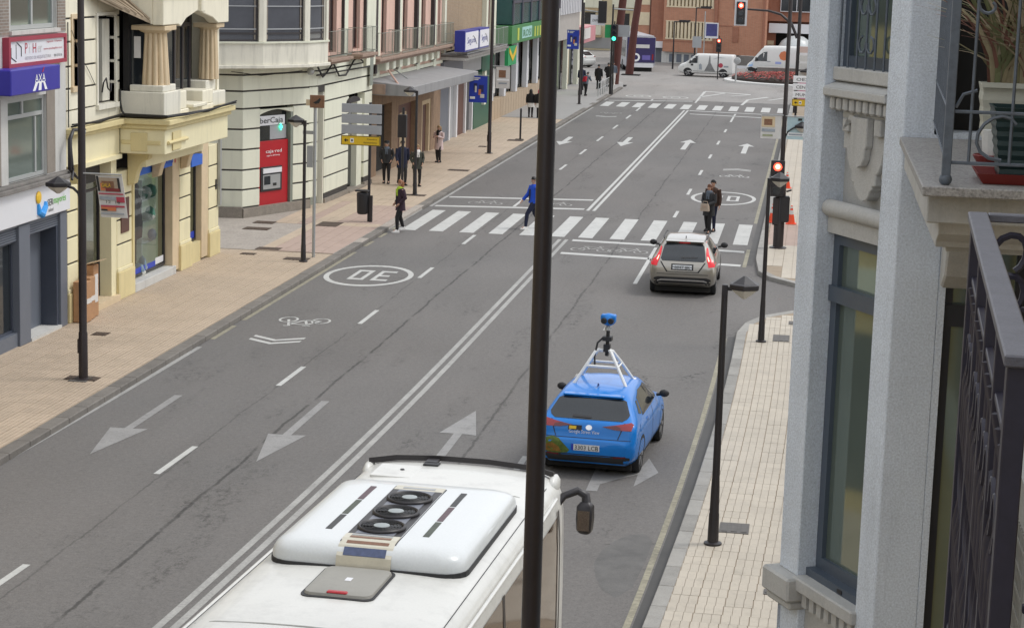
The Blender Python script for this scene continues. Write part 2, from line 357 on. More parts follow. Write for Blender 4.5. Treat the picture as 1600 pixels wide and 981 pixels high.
def thirty(cx, cy, s):                    # s = 1 reads along +Y, -1 reads from the far end
    w, h, t, ty = .48, 1.8, .12, .26
    def q(x0, y0, x1, y1): return (cx+s*x0, cy+s*y0, cx+s*x1, cy+s*y1)
    a = -.58; strokes("speed_number", [q(a,h/2-ty,a+w,h/2), q(a+.08,-ty/2,a+w-t,ty/2), q(a,-h/2,a+w,-h/2+ty), q(a+w-t,-h/2+ty,a+w,h/2-ty)])
    a = .1; strokes("speed_number", [q(a,h/2-ty,a+w,h/2), q(a,-h/2,a+w,-h/2+ty), q(a,-h/2+ty,a+t,h/2-ty), q(a+w-t,-h/2+ty,a+w,h/2-ty)])
ring("speed_ring", -12.55, 57.15, 1.27, 2.0, .15, .26); thirty(-12.45, 57.2, -1)
ring("speed_ring", -3.4, 81.3, 1.3, 2.35, .15, .28); thirty(-3.35, 81.3, 1)
def bike(cx, cy, s, m=m_paint):
    mb = MB()
    def ln(x0, y0, x1, y1, w=.07):
        a, b = Vector((cx+s*x0, cy+s*y0, Z1+.001)), Vector((cx+s*x1, cy+s*y1, Z1+.001)); nn = Vector((-(b-a).y, (b-a).x, 0)).normalized()*w/2
        mb.poly([a+nn, a-nn, b-nn, b+nn])
    for ox in (-.42, .42):
        for i in range(14):
            a, b = 2*math.pi*i/14, 2*math.pi*(i+1)/14; ln(ox+.22*math.cos(a), -.25+.36*math.sin(a), ox+.22*math.cos(b), -.25+.36*math.sin(b), .06)
    for q in ((-.42,-.25,-.2,.35),(-.2,.35,.24,.35),(.24,.35,-.02,-.25),(-.02,-.25,-.42,-.25),(-.02,-.25,-.24,.5),(.42,-.25,.2,.62),(.2,.62,.34,.62),(-.32,.5,-.12,.5)): ln(*q)
    mb.build("bicycle_marking", m, road, normals=False)
def chev(cx, cy, s, m=m_paint):
    mb = MB()
    for d in (0, .42): mb.poly([(cx-.63*s, cy+s*(.45+d), Z1), (cx, cy+s*d, Z1), (cx+.63*s, cy+s*(.45+d), Z1), (cx+.63*s, cy+s*(.65+d), Z1), (cx, cy+s*(.2+d), Z1), (cx-.63*s, cy+s*(.65+d), Z1)])
    mb.build("chevron_marking", m, road, normals=False)
bike(-12.5, 49.2, -1); chev(-12.52, 46.1, 1); bike(-3.33, 90.2, 1); chev(-3.33, 93.6, -1); bike(-12.4, 125.0, -1, m_paint_old); chev(-12.4, 121.6, 1)
for cx, cy in ((-6.9, 65), (-5.7, 65), (-3.9, 64.5), (-12.2, 76.2), (-9.6, 76.8)): bike(cx, cy, 1, m_paint_old)
for x in (-12.2, -9.6): ring("speed_ring", x, 142.2, .9, 1.3, .12, .2); ring("speed_ring", x, 142.2, .35, .7, .1, .2)
for pts in ([(-8.0,137.4),(-7.88,137.4),(-7.9,150),(-8.1,150)],[(-8.0,150),(-4.6,148.2),(-4.6,148.9),(-8,150.7)],[(-7.9,143.6),(-6.3,149.3),(-6.5,149.5),(-8,144.2)],[(-4.9,136.9),(-4.72,136.9),(-4.5,142.5),(-4.7,142.8)],[(-4.7,142.8),(-4.5,142.5),(-3.2,146.1),(-3.4,146.6)],[(-3.3,142.9),(-3.1,142.9),(-2.0,146.2),(-2.2,146.4)],[(-6.0,146),(-5.8,146),(-4.6,148.2),(-4.9,148.3)]):
    flat("channel_line", pts, z=.009)
flat("tar_patch", [(-2.75,29.0),(-2.5,28.6),(-2.3,29.2),(-2.22,30.5),(-2.2,31.7),(-2.35,32.1),(-2.6,32.0),(-2.8,31.6),(-2.95,31.0),(-3.0,30.3),(-2.9,29.6)], M("tar_patch", (.118,.114,.109), .75, var=.35, vs=3, fine=.3), z=.002)
# ------------------------------------------------------------------ pavements, tiles and kerbs
pav_l = MB().box(-60, -14.07, -40, 60.2, -.03, .118).build("left_pavement", m_joint); struct(pav_l)
MB().box(-60, -14.07, 60.2, 73.4, -.03, .1279).build("paving_zone", m_cobble, pav_l)
MB().box(-60, -14.07, 73.4, 117, -.03, .118).build("paving_zone", m_joint, pav_l)
MB().ext([(-60,117,-.03),(-14.07,117,-.03),(-14.07,150.4,-.03),(-14.6,156,-.03),(-17,161,-.03),(-60,170,-.03)], (0,0,.158)).build("paving_zone", m_tile_grey, pav_l)
def tile_mb(w, l, x, y, z, mb, strips=3, g=.008, gy=.004):
    k = (w-g)/strips
    for i in range(strips): mb.box(x+i*k+g/2, x+(i+1)*k-g/2*.7, y+gy/2, y+l-gy/2, z-.012, z)
tmb = MB(); tile_mb(.4, .4, 0, 0, 0, tmb, 4, .016, .003); tile_l = tmb.mesh("paving_tile", m_tile); tmb = MB(); tile_mb(.4, .4, 0, 0, 0, tmb); tile_r = tmb.mesh("paving_tile", m_tile_r)
for j in range(33):
    for i in range(9): inst("paving_tile", tile_l, (-14.36-.4*(i+1), 33.2+.4*j, .13+random.uniform(-.0015, .0015)), pav_l)
mb = MB()
for j in range(34):
    for i in range(9): tile_mb(.4, .4, -14.36-.4*(i+1), 46.4+.4*j, .13, mb, 4, .016, .003)
for j in range(33):
    for i in range(10): tile_mb(.4, .4, -14.36-.4*(i+1), 19.6+.4*j, .13, mb, 1)
mb.build("paving_tiles", m_tile, pav_l, kind="stuff", normals=False)
mb = MB(); mp = MB()
for j in range(33):
    for i in range(9):
        y = 60.2+.4*j; x = -14.36-.4*(i+1)
        if i < 6 or y > 66.5: tile_mb(.4, .4, x, y, .1385, mp if ((y < 66.4 and i < 5) or (67 < y < 72.6 and i < 4) or i == 6) else mb, 1)
mp.build("pink_tiles", m_tile_pink, pav_l, kind="stuff", normals=False)
for j in range(108):
    for i in range(11): tile_mb(.4, .4, -14.36-.4*(i+1), 73.5+.4*j, .13, mb, 1)
mb.build("paving_tiles", m_tile, pav_l, kind="stuff", normals=False)
kmb = MB().box(-.15, .15, 0, .988, -.02, .13); kmesh = kmb.mesh("kerbstone", m_kerbd, bevel=.018)
for i in range(130):
    if 67 <= i+20 < 73: continue
    inst("kerbstone", kmesh, (-14.2, 20+i, random.uniform(-.004, .006)), pav_l)
kdrop = MB().box(-.15, .15, 0, .988, -.02, .05).mesh("kerbstone", m_kerb, bevel=.015)
for i in range(6): inst("kerbstone", kdrop, (-14.2, 67+i, random.uniform(-.004, .006)), pav_l)
# right-hand pavement
def xk(y): return -1.6+1.15*gx(y)
edge = [(xk(y), y) for y in range(-10, 50, 3)] + [(-1.62, 50.6), (-1.46, 52.0), (-1.07, 53.2), (-.25, 54.3), (2., 55.2), (12, 56.2)]
pav_r = MB().ext([(x+.12, y, -.03) for x, y in edge]+[(12, -10, -.03)], (0, 0, .148)).build("right_pavement", m_joint); struct(pav_r)
def curb_path(pts, w, h, step, parent, m, off=0.):
    P = [Vector((x, y, 0)) for x, y in pts]; seg = []
    for a, b in zip(P, P[1:]):
        k = max(1, round((b-a).length/step)); seg += [(a.lerp(b, i/k), a.lerp(b, (i+1)/k)) for i in range(k)]
    for a, b in seg:
        t = (b-a).normalized(); nn = Vector((t.y, -t.x, 0)); c = a.copy(); g = t*.008
        mb = MB().ext([a+g, b-g, b-g+nn*w, a+g+nn*w], (0, 0, h+.02)); o = mb.build("kerbstone", m, None, bevel=.012, world=False)
        for v in o.data.vertices: v.co -= c
        o.location = c+Vector((0, 0, -.02+random.uniform(-.004, .005))); o.parent = parent
curb_path([p for p in edge if p[1] > 22], .24, .13, 1.05, pav_r, m_kerb)
for j in range(66):
    y = 27+.4*j
    for i in range(5):
        x = xk(y)+.25+.4*i
        if y > 51.5 and i < 1 or y > 52.6 and i < 2: continue
        if i < 4 or j < 36: inst("paving_tile", tile_r, (x, y, .13+random.uniform(-.002, .002)), pav_r)
mb = MB()
for j in range(90):
    for i in range(4, 14):
        y = 17+.4*j; k = (y-27)/.4; x = xk(y)+.25+.4*i
        if y > 53.0 or x > 3.6 or (i == 4 and 27 <= y < 41.4-.01): continue
        tile_mb(.4, .4, x, y, .13, mb)
mb.build("paving_tiles", m_tile_r, pav_r, kind="stuff", normals=False)
edge2 = [(12, 57.6), (2, 58.4), (-.22, 59.05), (-1.08, 60.2), (-1.4, 61.15), (-1.56, 63.8)] + [(-1.58, y) for y in range(66, 142, 3)] + [(-1.2, 144), (1, 149), (12, 153)]
pav_f = MB().ext([(x+.1, y, -.03) for x, y in edge2], (0, 0, .148)).build("far_right_pavement", m_joint); struct(pav_f)
curb_path(edge2, .24, .13, 1.1, pav_f, m_kerb)
mb = MB(); mp = MB()
for j in range(70):
    for i in range(9):
        x, y = -1.3+.6*i, 60.0+.8*j
        if y < 62 and i < 1: continue
        tile_mb(.6, .8, x, y, .13, mp if 67 <= y < 72.6 else mb, 2)
mb.build("paving_slabs", m_tile_r, pav_f, kind="stuff", normals=False); mp.build("pink_slabs", m_tile_pink, pav_f, kind="stuff", normals=False)
def cover(name, x0, x1, y0, y1, par, m=m_iron, z=.142):
    mb = MB().box(x0, x1, y0, y1, z-.03, z, 0)
    k = max(2, int((x1-x0)/.12))
    for i in range(k): mb.box(x0+(i+.2)*(x1-x0)/k, x0+(i+.8)*(x1-x0)/k, y0+.06, y1-.06, z, z+.006, 0)
    mb.build(name, m, par)
for q in ((-16.66,-16.3,45.3,45.7),(-15.45,-14.75,40.35,40.75),(-16.85,-16.1,60.25,60.8),(-17.0,-16.55,59.1,59.45),(-18.5,-17.65,64.6,65.2),(-18.6,-17.9,66.2,66.8),(-16.45,-15.7,66.2,67.4),(-15.5,-14.75,58.5,59.0),(-15.4,-14.6,76.1,76.6),(-15.3,-14.5,101.5,102.3),(-16.1,-15.7,97.5,98),(-15.5,-14.6,85.9,86.5)): cover("manhole_cover", *q, pav_l)
for q in ((-1.16,-.68,32.05,32.65),(-.35,-.15,28.9,29.15),(-.7,-.3,49.5,50.4),(-.35,-.1,52,52.5)): cover("manhole_cover", *q, pav_r, m_iron_g)
MB().box(-15.3,-14.9,40.2,40.8,.12,.141).build("base_patch", m_iron_g, pav_l)
# ------------------------------------------------------------------ facade helpers (u runs along the wall, n points out of it)
class Face:
    def __init__(s, par, o, u, n): s.p = par; s.o = Vector((o[0], o[1], 0)); s.u = Vector((u[0], u[1], 0)).normalized(); s.n = Vector((n[0], n[1], 0)).normalized()
    def pt(s, a, d, z): q = s.o+s.u*a+s.n*d; return Vector((q.x, q.y, z))
    def box(s, mb, a0, a1, d0, d1, z0, z1, m=0): return mb.obox(s.pt(a0, d0, z0), s.u*(a1-a0), s.n*(d1-d0), (0, 0, z1-z0), m)
    def part(s, name, mat, boxes, par=None, bevel=0, label=None, smooth=0):
        left = list(boxes); groups = []
        while left:                       # pieces that do not touch become objects of their own
            g = [left.pop()]; k = 0
            while k < len(g):
                b = g[k]; k += 1
                for c in left[:]:
                    if all(b[2*i] <= c[2*i+1]+.012 and c[2*i] <= b[2*i+1]+.012 for i in range(3)): g.append(c); left.remove(c)
            groups.append(g)
        for g in groups[::-1]:
            mb = MB(); [s.box(mb, *b) for b in g]; o = mb.build(name, mat, par or s.p, bevel=bevel, label=label, smooth=smooth)
        return o
    def wall(s, name, mat, a0, a1, z0, z1, holes=(), th=.3, d=0., par=None, bevel=0):
        A = sorted({a0, a1, *[h[0] for h in holes], *[h[1] for h in holes]}); Z = sorted({z0, z1, *[h[2] for h in holes], *[h[3] for h in holes]})
        A = [a for a in A if a0 <= a <= a1]; Z = [z for z in Z if z0 <= z <= z1]; mb = MB()
        for a, b in zip(A, A[1:]):
            run = None
            for z, w in zip(Z, Z[1:]):
                open_ = any(h[0] <= a and b <= h[1] and h[2] <= z and w <= h[3] for h in holes)
                if open_:
                    if run is not None: s.box(mb, a, b, d-th, d, run, z); run = None
                elif run is None: run = z
            if run is not None: s.box(mb, a, b, d-th, d, run, z1)
        return mb.build(name, mat, par or s.p, bevel=bevel)
    def win(s, a0, a1, z0, z1, fm, gm, cols=1, trans=None, d=-.14, fw=.06, fd=.07, name="window", par=None, panes=True):
        bx = [(a0, a1, d, d+fd, z0, z0+fw), (a0, a1, d, d+fd, z1-fw, z1), (a0, a0+fw, d, d+fd, z0+fw, z1-fw), (a1-fw, a1, d, d+fd, z0+fw, z1-fw)]
        for i in range(1, cols):
            c = a0+(a1-a0)*i/cols; bx.append((c-fw/2, c+fw/2, d, d+fd, z0+fw, z1-fw))
        for t in (trans or ()): bx.append((a0+fw, a1-fw, d+.004, d+fd-.004, t-fw/2, t+fw/2))
        w = s.part(name, fm, bx, par)
        if panes:
            for i in range(cols):
                g0 = a0+(a1-a0)*i/cols; g1 = a0+(a1-a0)*(i+1)/cols
                s.part("pane", gm, [(g0+fw/2, g1-fw/2, d+fd*.35, d+fd*.5, z0+fw/2, z1-fw/2)], w)
        return w
def face_x(par, y0, x): return Face(par, (x, y0), (0, 1), (1, 0))
def railing(F, a0, a1, d0, d1, z0, z1, mat, par, sides=True, step=.15, name="railing", r=.007):
    mb = MB()
    def run(p, q):
        L = (q-p).length; k = max(2, int(L/step))
        for z in (z0+.06, z1): mb.tube([p+Vector((0,0,z)), q+Vector((0,0,z))], r*1.6, 5)
        for i in range(k+1):
            c = p.lerp(q, i/k); mb.tube([c+Vector((0,0,z0)), c+Vector((0,0,z1))], r, 4, caps=False)
    A, B, Cc, D = F.pt(a0, d0, 0), F.pt(a0, d1, 0), F.pt(a1, d1, 0), F.pt(a1, d0, 0)
    run(B, Cc)
    if sides: run(A, B); run(Cc, D)
    return mb.build(name, mat, par)
def wire(path, r, par, m, name="cable", n=5): return MB().tube(path, r, n).build(name, m, par)
def brick_mat(name, c1, c2, mortar, sc=1., stain=.2):
    m = M(name, (1, 1, 1), .85, var=.12, fine=.1, stain=stain); n = m.node_tree.nodes; l = m.node_tree.links
    g = n["Geometry"]; sx = n.new("ShaderNodeSeparateXYZ"); l.new(g.outputs["Position"], sx.inputs[0])
    ad = n.new("ShaderNodeMath"); l.new(sx.outputs[0], ad.inputs[0]); l.new(sx.outputs[1], ad.inputs[1])
    cb = n.new("ShaderNodeCombineXYZ"); l.new(ad.outputs[0], cb.inputs[0]); l.new(sx.outputs[2], cb.inputs[1])
    b = n.new("ShaderNodeTexBrick"); b.inputs["Scale"].default_value = sc; b.inputs["Color1"].default_value = (*c1, 1); b.inputs["Color2"].default_value = (*c2, 1); b.inputs["Mortar"].default_value = (*mortar, 1)
    b.inputs["Brick Width"].default_value = .25; b.inputs["Row Height"].default_value = .07; b.inputs["Mortar Size"].default_value = .012
    l.new(cb.outputs[0], b.inputs["Vector"])
    for x in n:
        if x.type == 'MIX' and x.blend_type == 'MULTIPLY': l.new(b.outputs["Color"], x.inputs[6])
    return m
m_con = M("pale_grey_render", (.54, .53, .5), .85, var=.12, vs=1.5, fine=.1, stain=.22)
m_con_d = M("dark_grey_stone", (.2, .185, .17), .85, var=.25, vs=3, fine=.2, stain=.3)
m_brown_stone = M("brown_grey_stone", (.25, .215, .18), .85, var=.15, vs=5, fine=.2)
m_cream = M("cream_render", (.78, .73, .58), .8, var=.07, vs=1.3, fine=.05, stain=.18)
m_cream_y = M("pale_yellow_render", (.76, .69, .45), .75, var=.07, vs=1.3, fine=.05, stain=.12)
m_yel_trim = M("yellow_moulding", (.66, .56, .3), .75, var=.1, vs=2, stain=.15)
m_tan = M("tan_sandstone", (.62, .49, .32), .8, var=.12, vs=3, fine=.1, stain=.15)
m_groove = M("dark_joint", (.05, .045, .04), .9)
m_slate = M("slate_grey_metal", (.13, .145, .175), .45, var=.06)
m_slate_d = M("dark_slate_metal", (.055, .065, .09), .4, var=.08)
m_alu = M("aluminium_frame", (.42, .43, .42), .4, metal=.2, var=.06)
m_signw = M("white_sign_face", (.72, .72, .74), .4, var=.03, fine=0)
m_navy = M("navy_sign_face", (.025, .02, .3), .4, var=.06, fine=0)
m_bronze = M("dark_bronze_frame", (.035, .03, .033), .4)
m_wire = M("black_cable", (.015, .014, .013), .6)
m_bank = M("ivory_render", (.7, .7, .57), .8, var=.05, vs=.9, fine=.04, stain=.14)
m_ivory2 = M("ivory_stone", (.7, .67, .57), .8, var=.08, vs=1.5, fine=.06, stain=.3)
m_gran = M("grey_granite_plinth", (.24, .21, .175), .75, var=.25, vs=4, fine=.3, fs=30)
m_pink = M("salmon_render", (.66, .44, .36), .85, var=.08, vs=1.5, stain=.22)
m_terr = M("terracotta_slab", (.3, .21, .16), .8, var=.2, vs=4, stain=.3)
m_brownw = M("brown_wood", (.12, .055, .04), .6, var=.2, vs=4)
m_greenish = M("grey_green_frame", (.22, .24, .2), .55, var=.1)
m_brick_a = brick_mat("grey_brown_brick", (.2,.16,.13), (.26,.2,.16), (.3,.28,.25))
m_brick_tan = brick_mat("tan_brick", (.3,.2,.12), (.36,.25,.15), (.33,.27,.2))
def masonry(F, a0, a1, zs, mat, th=.3, d=0., par=None, g=.045, bevel=.012, holes=()):
    """one stone_course object per course, with a recessed joint left above each"""
    for z0, z1 in zip(zs, zs[1:]):
        hs = [h for h in holes if h[2] < z1 and h[3] > z0]
        cuts = sorted({a0, a1, *[min(max(h[0], a0), a1) for h in hs], *[min(max(h[1], a0), a1) for h in hs]})
        bx = [(p, q, d-th, d, z0, z1-g) for p, q in zip(cuts, cuts[1:]) if q-p > .01 and not any(h[0]-.001 <= p and q <= h[1]+.001 for h in hs)]
        if bx: F.part("stone_course", mat, bx, par, bevel=bevel)
# ================================================================== grey corner-left building with the insurance sign
A = thing("grey_building", "pale grey building with blue letter sign above a slate shopfront", "building", (-17.7, 46.5, 0))
F = face_x(A, 0, -17.7)
F.wall("wall", m_con, 36, 46.55, 3.78, 13, [(43.0,45.3,3.9,5.78),(37,42.6,3.9,5.78),(43.2,46.0,7.28,9.2),(37,42.4,7.28,9.2)])
F.part("back_wall", m_con, [(8, 46.5, -9, -.6, .13, 13)])
F.part("brick_pier", m_brick_a, [(46.02,46.53,0,.02,7.2,9.4),(42.55,43.1,0,.02,7.2,9.4)])
F.part("stone_pier", m_brown_stone, [(45.3,45.82,0,.012,3.92,5.85),(42.1,42.55,0,.02,3.92,5.8)])
F.part("ledge", m_con_d, [(36,46.5,-.05,.26,3.74,3.84),(36,46.5,-.05,.18,3.84,3.9)], bevel=.01)
w = F.win(43.0, 45.3, 3.92, 5.78, m_alu, m_rglass, 1, (5.36,), fw=.09); F.part("mullion", m_alu, [(43.95,44.05,-.14,-.06,5.4,5.69),(44.75,44.83,-.14,-.07,4.0,5.3)], w)
F.win(37.2, 42.1, 3.92, 5.78, m_alu, m_dglass, 3, (5.36,)); F.win(43.3, 46.0, 7.3, 9.2, m_alu, m_rglass, 2, fw=.1); F.win(37.2, 42.3, 7.3, 9.2, m_alu, m_dglass, 3)
F.part("sill", m_con, [(43.1,46.05,-.1,.08,7.2,7.29)])
F.part("roof", m_con_d, [(30,46.6,-9,.3,13,13.2)])
F.part("pilaster", m_slate, [(43.47,44.12,-.25,.04,.13,2.9),(46.03,46.46,-.25,.04,.13,2.9),(36,36.4,-.25,.04,.13,2.9)], bevel=.01)
F.part("lintel", m_slate, [(36,46.5,-.25,.0,2.88,2.94)])
sh = F.part("roller_box", m_slate_d, [(44.13,46.02,-.3,-.04,2.6,2.88)]); F.part("slat", m_slate, [(44.13,46.02,-.04,-.02,2.62+.055*i,2.65+.055*i) for i in range(5)], sh)
sh = F.part("roller_box", m_slate_d, [(36.4,43.46,-.3,-.04,2.55,2.88)]); F.part("slat", m_slate, [(36.4,43.46,-.04,-.02,2.58+.055*i,2.61+.055*i) for i in range(5)], sh)
F.part("recess_wall", m_slate_d, [(45.9,46.02,-.75,-.02,.15,2.6),(44.13,46.02,-1.,-.75,.15,2.6)])
F.part("side_panel", m_slate, [(44.98,46.0,-.5,-.42,.2,2.6)])
dr = F.part("door", m_slate_d, [(44.3,44.98,-.5,-.44,.2,2.58)]); F.part("door_pane", m_dglass, [(44.72,44.94,-.44,-.43,.35,2.5)], dr); F.part("door_stile", m_alu, [(44.28,44.33,-.44,-.4,.2,2.58),(44.6,44.66,-.44,-.4,.2,2.58)], dr)
F.part("notice", m_paper, [(44.82,44.92,-.43,-.425,1.55,1.72)], dr); F.part("handle", m_alu, [(44.38,44.41,-.4,-.34,.95,1.55)], dr)
F.part("threshold", m_con, [(44.12,46.03,-.5,.06,.13,.2)])
F.win(36.4, 43.46, .45, 2.56, m_slate_d, m_dglass, 3, d=-.2, name="shop_window"); F.part("stall_riser", m_slate, [(36.4,43.46,-.25,-.02,.13,.45)])
fa = thing("shop_sign", "long white shop fascia with yellow and blue figure and green lettering", "sign", (-17.5, 42, 3.3))
G = face_x(fa, 0, -17.7); G.part("panel", m_signw, [(36,46.47,-.02,.12,2.96,3.72)], bevel=.01)
MB().ball((-17.56,44.42,3.46), (.04,.16,.15)).build("figure_head", M("sun_yellow", (.8,.5,.03), .4), fa); MB().tube([(-17.57,44.4,3.3),(-17.57,44.42,3.12),(-17.57,44.62,3.05),(-17.57,44.82,3.2),(-17.57,44.85,3.32)], [.05,.08,.1,.08,.05], 8).build("figure_body", M("sky_blue", (.03,.3,.75), .4), fa)
text("lettering", "SER", m_txt_black, fa, (-17.575,45.0,3.19), (0,1,0), (0,0,1), .16, .35); text("lettering", "mayor\u00e9s", M("lime_print", (.12,.5,.03), .4), fa, (-17.575,45.37,3.21), (0,1,0), (0,0,1), .17, .8)
text("lettering", "salud", m_txt_black, fa, (-17.575,45.05,3.05), (0,1,0), (0,0,1), .09, .3)
s1 = thing("office_sign", "white sign with red border and hexagon outline above the blue sign", "sign", (-17.5, 44.5, 6.8))
G = face_x(s1, 0, -17.7); G.part("frame", M("crimson_frame", (.33,.03,.06), .4), [(42.74,46.24,0,.16,6.49,6.58),(42.74,46.24,0,.16,7.07,7.16),(42.74,42.84,0,.16,6.58,7.07),(46.14,46.24,0,.16,6.58,7.07)]); G.part("panel", m_signw, [(42.84,46.14,.0,.12,6.58,7.07)])
hx = [(43.22+.34*math.sin(q), 6.83+.21*math.cos(q)) for q in [i*math.pi/3 for i in range(6)]]
MB().tube([(-17.575, *p) for p in hx[1:3]], .012, 4).tube([(-17.575, *p) for p in (hx[3], hx[4], hx[5])], .012, 4).tube([(-17.575, hx[0][0]+.04, hx[0][1]), (-17.575, *hx[1])], .012, 4).tube([(-17.575, hx[0][0], 6.68), (-17.575, hx[0][0], 7.0)], .008, 4).build("hexagon_logo", m_txt_black, s1)
text("lettering", "P", m_txt_red, s1, (-17.578,43.74,6.78), (0,1,0), (0,0,1), .24); text("lettering", "i", m_paper, s1, (-17.578,44.0,6.78), (0,1,0), (0,0,1), .24); text("lettering", "H", m_txt_red, s1, (-17.578,44.2,6.78), (0,1,0), (0,0,1), .22, .2); text("lettering", "er", m_paper, s1, (-17.578,44.5,6.78), (0,1,0), (0,0,1), .22)
text("lettering", "ESTUDIO DE ARQUITECTURA", M("grey_print", (.4,.38,.4), .5), s1, (-17.578,43.75,6.64), (0,1,0), (0,0,1), .07, 1.55); text("lettering", "980 53 01 06", m_txt_black, s1, (-17.578,45.5,6.64), (0,1,0), (0,0,1), .06, .5)
text("lettering", "Ingenier\u00eda  Urbanismo", m_txt_red, s1, (-17.578,45.05,6.98), (0,1,0), (0,0,1), .05, .95); text("lettering", "www.estudiopiher.com", m_txt_red, s1, (-17.578,44.85,6.82), (0,1,0), (0,0,1), .05, 1.15)
s2 = thing("insurance_sign", "deep blue box sign with white letters and a red slash", "sign", (-17.4, 43.5, 6.2))
G = face_x(s2, 0, -17.7); G.part("box", m_navy, [(42.0,44.9,.02,.5,5.94,6.5)], bevel=.02)
text("lettering", "AXA", m_txt_white, s2, (-17.195,43.35,6.17), (0,1,0), (0,0,1), .18, .62)
MB().ext([(-17.198,43.22,5.985),(-17.198,43.36,5.985),(-17.198,43.52,6.15),(-17.198,43.6,6.15),(-17.198,43.55,5.985),(-17.198,43.72,5.985),(-17.198,43.74,6.15),(-17.198,43.84,6.15),(-17.198,43.94,5.985),(-17.198,44.08,5.985),(-17.198,43.92,6.18),(-17.198,43.4,6.18)], (.006,0,0)).build("logo", m_txt_white, s2)
MB().ext([(-17.198,43.78,6.38),(-17.198,43.83,6.38),(-17.198,43.93,6.49),(-17.198,43.88,6.49)], (.006,0,0)).build("slash", m_red, s2)
# ================================================================== cream building with the fluted columns
B = thing("cream_building", "cream corner building with fluted columns over a pale yellow shop", "building", (-17.7, 53, 0))
F = face_x(B, 0, -17.7)
zs = [5.3, 5.83, 6.36, 6.95, 7.5, 8.05, 8.6, 9.2]
hol = [(47.0,47.42,5.83,7.5),(48.72,50.0,5.28,7.5)]
masonry(F, 46.56, 50.36, zs, m_cream, holes=hol); F.part("stone_course", m_cream, [(46.56,50.36,-.3,0,4.85,5.27)])
F.part("core_wall", m_groove, [(46.56,59.2,-8,-.32,3.3,13.0)]); F.part("joint_backing", m_groove, [(46.57,46.94,-.31,-.03,4.9,9.2),(47.48,48.64,-.31,-.03,4.9,9.2),(50.08,50.34,-.31,-.03,4.9,9.2)])
F.wall("upper_wall", m_cream, 46.56, 59.2, 9.2, 13, [(48.5,50.2,9.8,12),(52,55,9.8,12),(57,58.4,9.8,12)])
F.part("roof", m_con_d, [(46.56,59.4,-8,.35,13,13.2)])
F.part("slot_frame", m_tan, [(46.92,47.0,-.2,.03,5.8,7.58),(47.42,47.5,-.2,.03,5.8,7.58),(47.0,47.42,-.2,.03,7.47,7.58),(46.9,47.52,-.2,.06,5.72,5.84)]); F.part("slot_window", m_tan, [(47.0,47.42,-.16,-.1,5.8,7.5)])
F.part("window_surround", m_ivory2, [(48.62,48.72,-.3,.04,5.28,7.58),(50.0,50.1,-.3,.04,5.28,7.58),(48.72,50.0,-.3,.04,7.5,7.58),(48.6,50.12,-.3,.09,5.18,5.3)])
w_ = F.win(48.72, 50.0, 5.3, 7.5, m_bronze, m_dglass, 2, (6.9,), d=-.28); F.part("inner_shutter", m_ivory2, [(49.42,49.95,-.22,-.12,5.35,7.4)], w_)
wire([(-17.66,48.95,5.6),(-17.6,48.9,5.85),(-17.6,49.1,5.95),(-17.6,49.2,5.7),(-17.6,49.4,5.6),(-17.62,49.5,5.8)], .02, B, m_black, "window_grille")
# ground floor piers
def pier(y0, y1, zt=3.3, d=0., m=m_cream_y, zb=.95):
    masonry(F, y0, y1, [zb+.64*i for i in range(int((zt-zb)/.64)+2) if zb+.64*i < zt+.3], m, d=d, th=.35); F.part("joint_backing", m_groove, [(y0+.01,y1-.01,-.34,d-.03,.3,zt)])
    F.part("pier_base", m_yel_trim, [(y0-.03,y1+.03,-.35,d+.06,.13,zb-.1)], bevel=.012); F.part("pier_base_cap", m_cream_y, [(y0-.015,y1+.015,-.35,d+.03,zb-.1,zb)], bevel=.012)
pier(46.6, 47.3); pier(50.15, 51.36); pier(55.4, 56.4); pier(58.2, 59.2)
F.part("trim_strip", m_yel_trim, [(47.3,47.42,-.3,.03,.3,3.95),(51.28,51.4,-.3,.04,.13,3.2)])
F.part("door_reveal", m_cream_y, [(49.75,50.15,-.5,-.02,.13,3.9)]); F.part("window_reveal", m_tan, [(54.8,55.4,-.45,-.02,.2,3.6),(57.55,58.2,-.4,-.02,.2,3.6)])
F.part("apron", m_yel_trim, [(56.4,57.55,-.35,-.05,.13,.72)])
F.part("frieze", m_cream_y, [(46.56,50.34,-.35,.0,3.95,4.7)]); F.part("cornice", m_yel_trim, [(46.56,50.3,-.1,.1,4.62,4.72),(46.56,50.3,-.1,.2,4.72,4.86)], bevel=.015)
F.part("awning_box", m_cream_y, [(47.45,50.2,-.1,.12,3.84,3.95)])
F.part("threshold", m_tan, [(47.3,50.1,-.45,.1,.13,.3)]); F.part("step", m_con, [(51.4,54.9,-.35,.06,.13,.36)], bevel=.01)
F.part("shop_interior", M("glowing_shop_wall", (.5,.56,.45), .9, var=.25, vs=2, emit=.2), [(51.4,57.6,-.9,-.8,.2,3.7),(51.4,57.6,-.8,-.35,.15,.3)]); F.part("dark_backing", M("dim_shop_wall", (.09,.1,.075), .9, var=.2), [(47.42,49.76,-1.4,-1.3,.2,4.0)])  # back wall glows in place of the shop's indoor lamps
ww = F.win(47.45, 49.75, .3, 3.92, m_bronze, m_glass, 2, (3.1,), d=-.4, name="shop_door")
F.part("poster", m_paper, [(48.35,48.62,-.325,-.32,1.2,2.3),(48.4,48.65,-.325,-.32,.75,1.05),(47.5,47.7,-.325,-.32,1.2,2.2)], ww)
sw = F.win(51.4, 54.78, .4, 3.35, m_bronze, m_glass, 1, d=-.3, fw=.07, name="shop_window"); F.part("blue_band", m_blue_sign, [(51.5,54.0,-.262,-.258,.47,.62)], sw); F.part("white_band", m_signw, [(54.0,54.7,-.262,-.258,.5,.68)], sw)
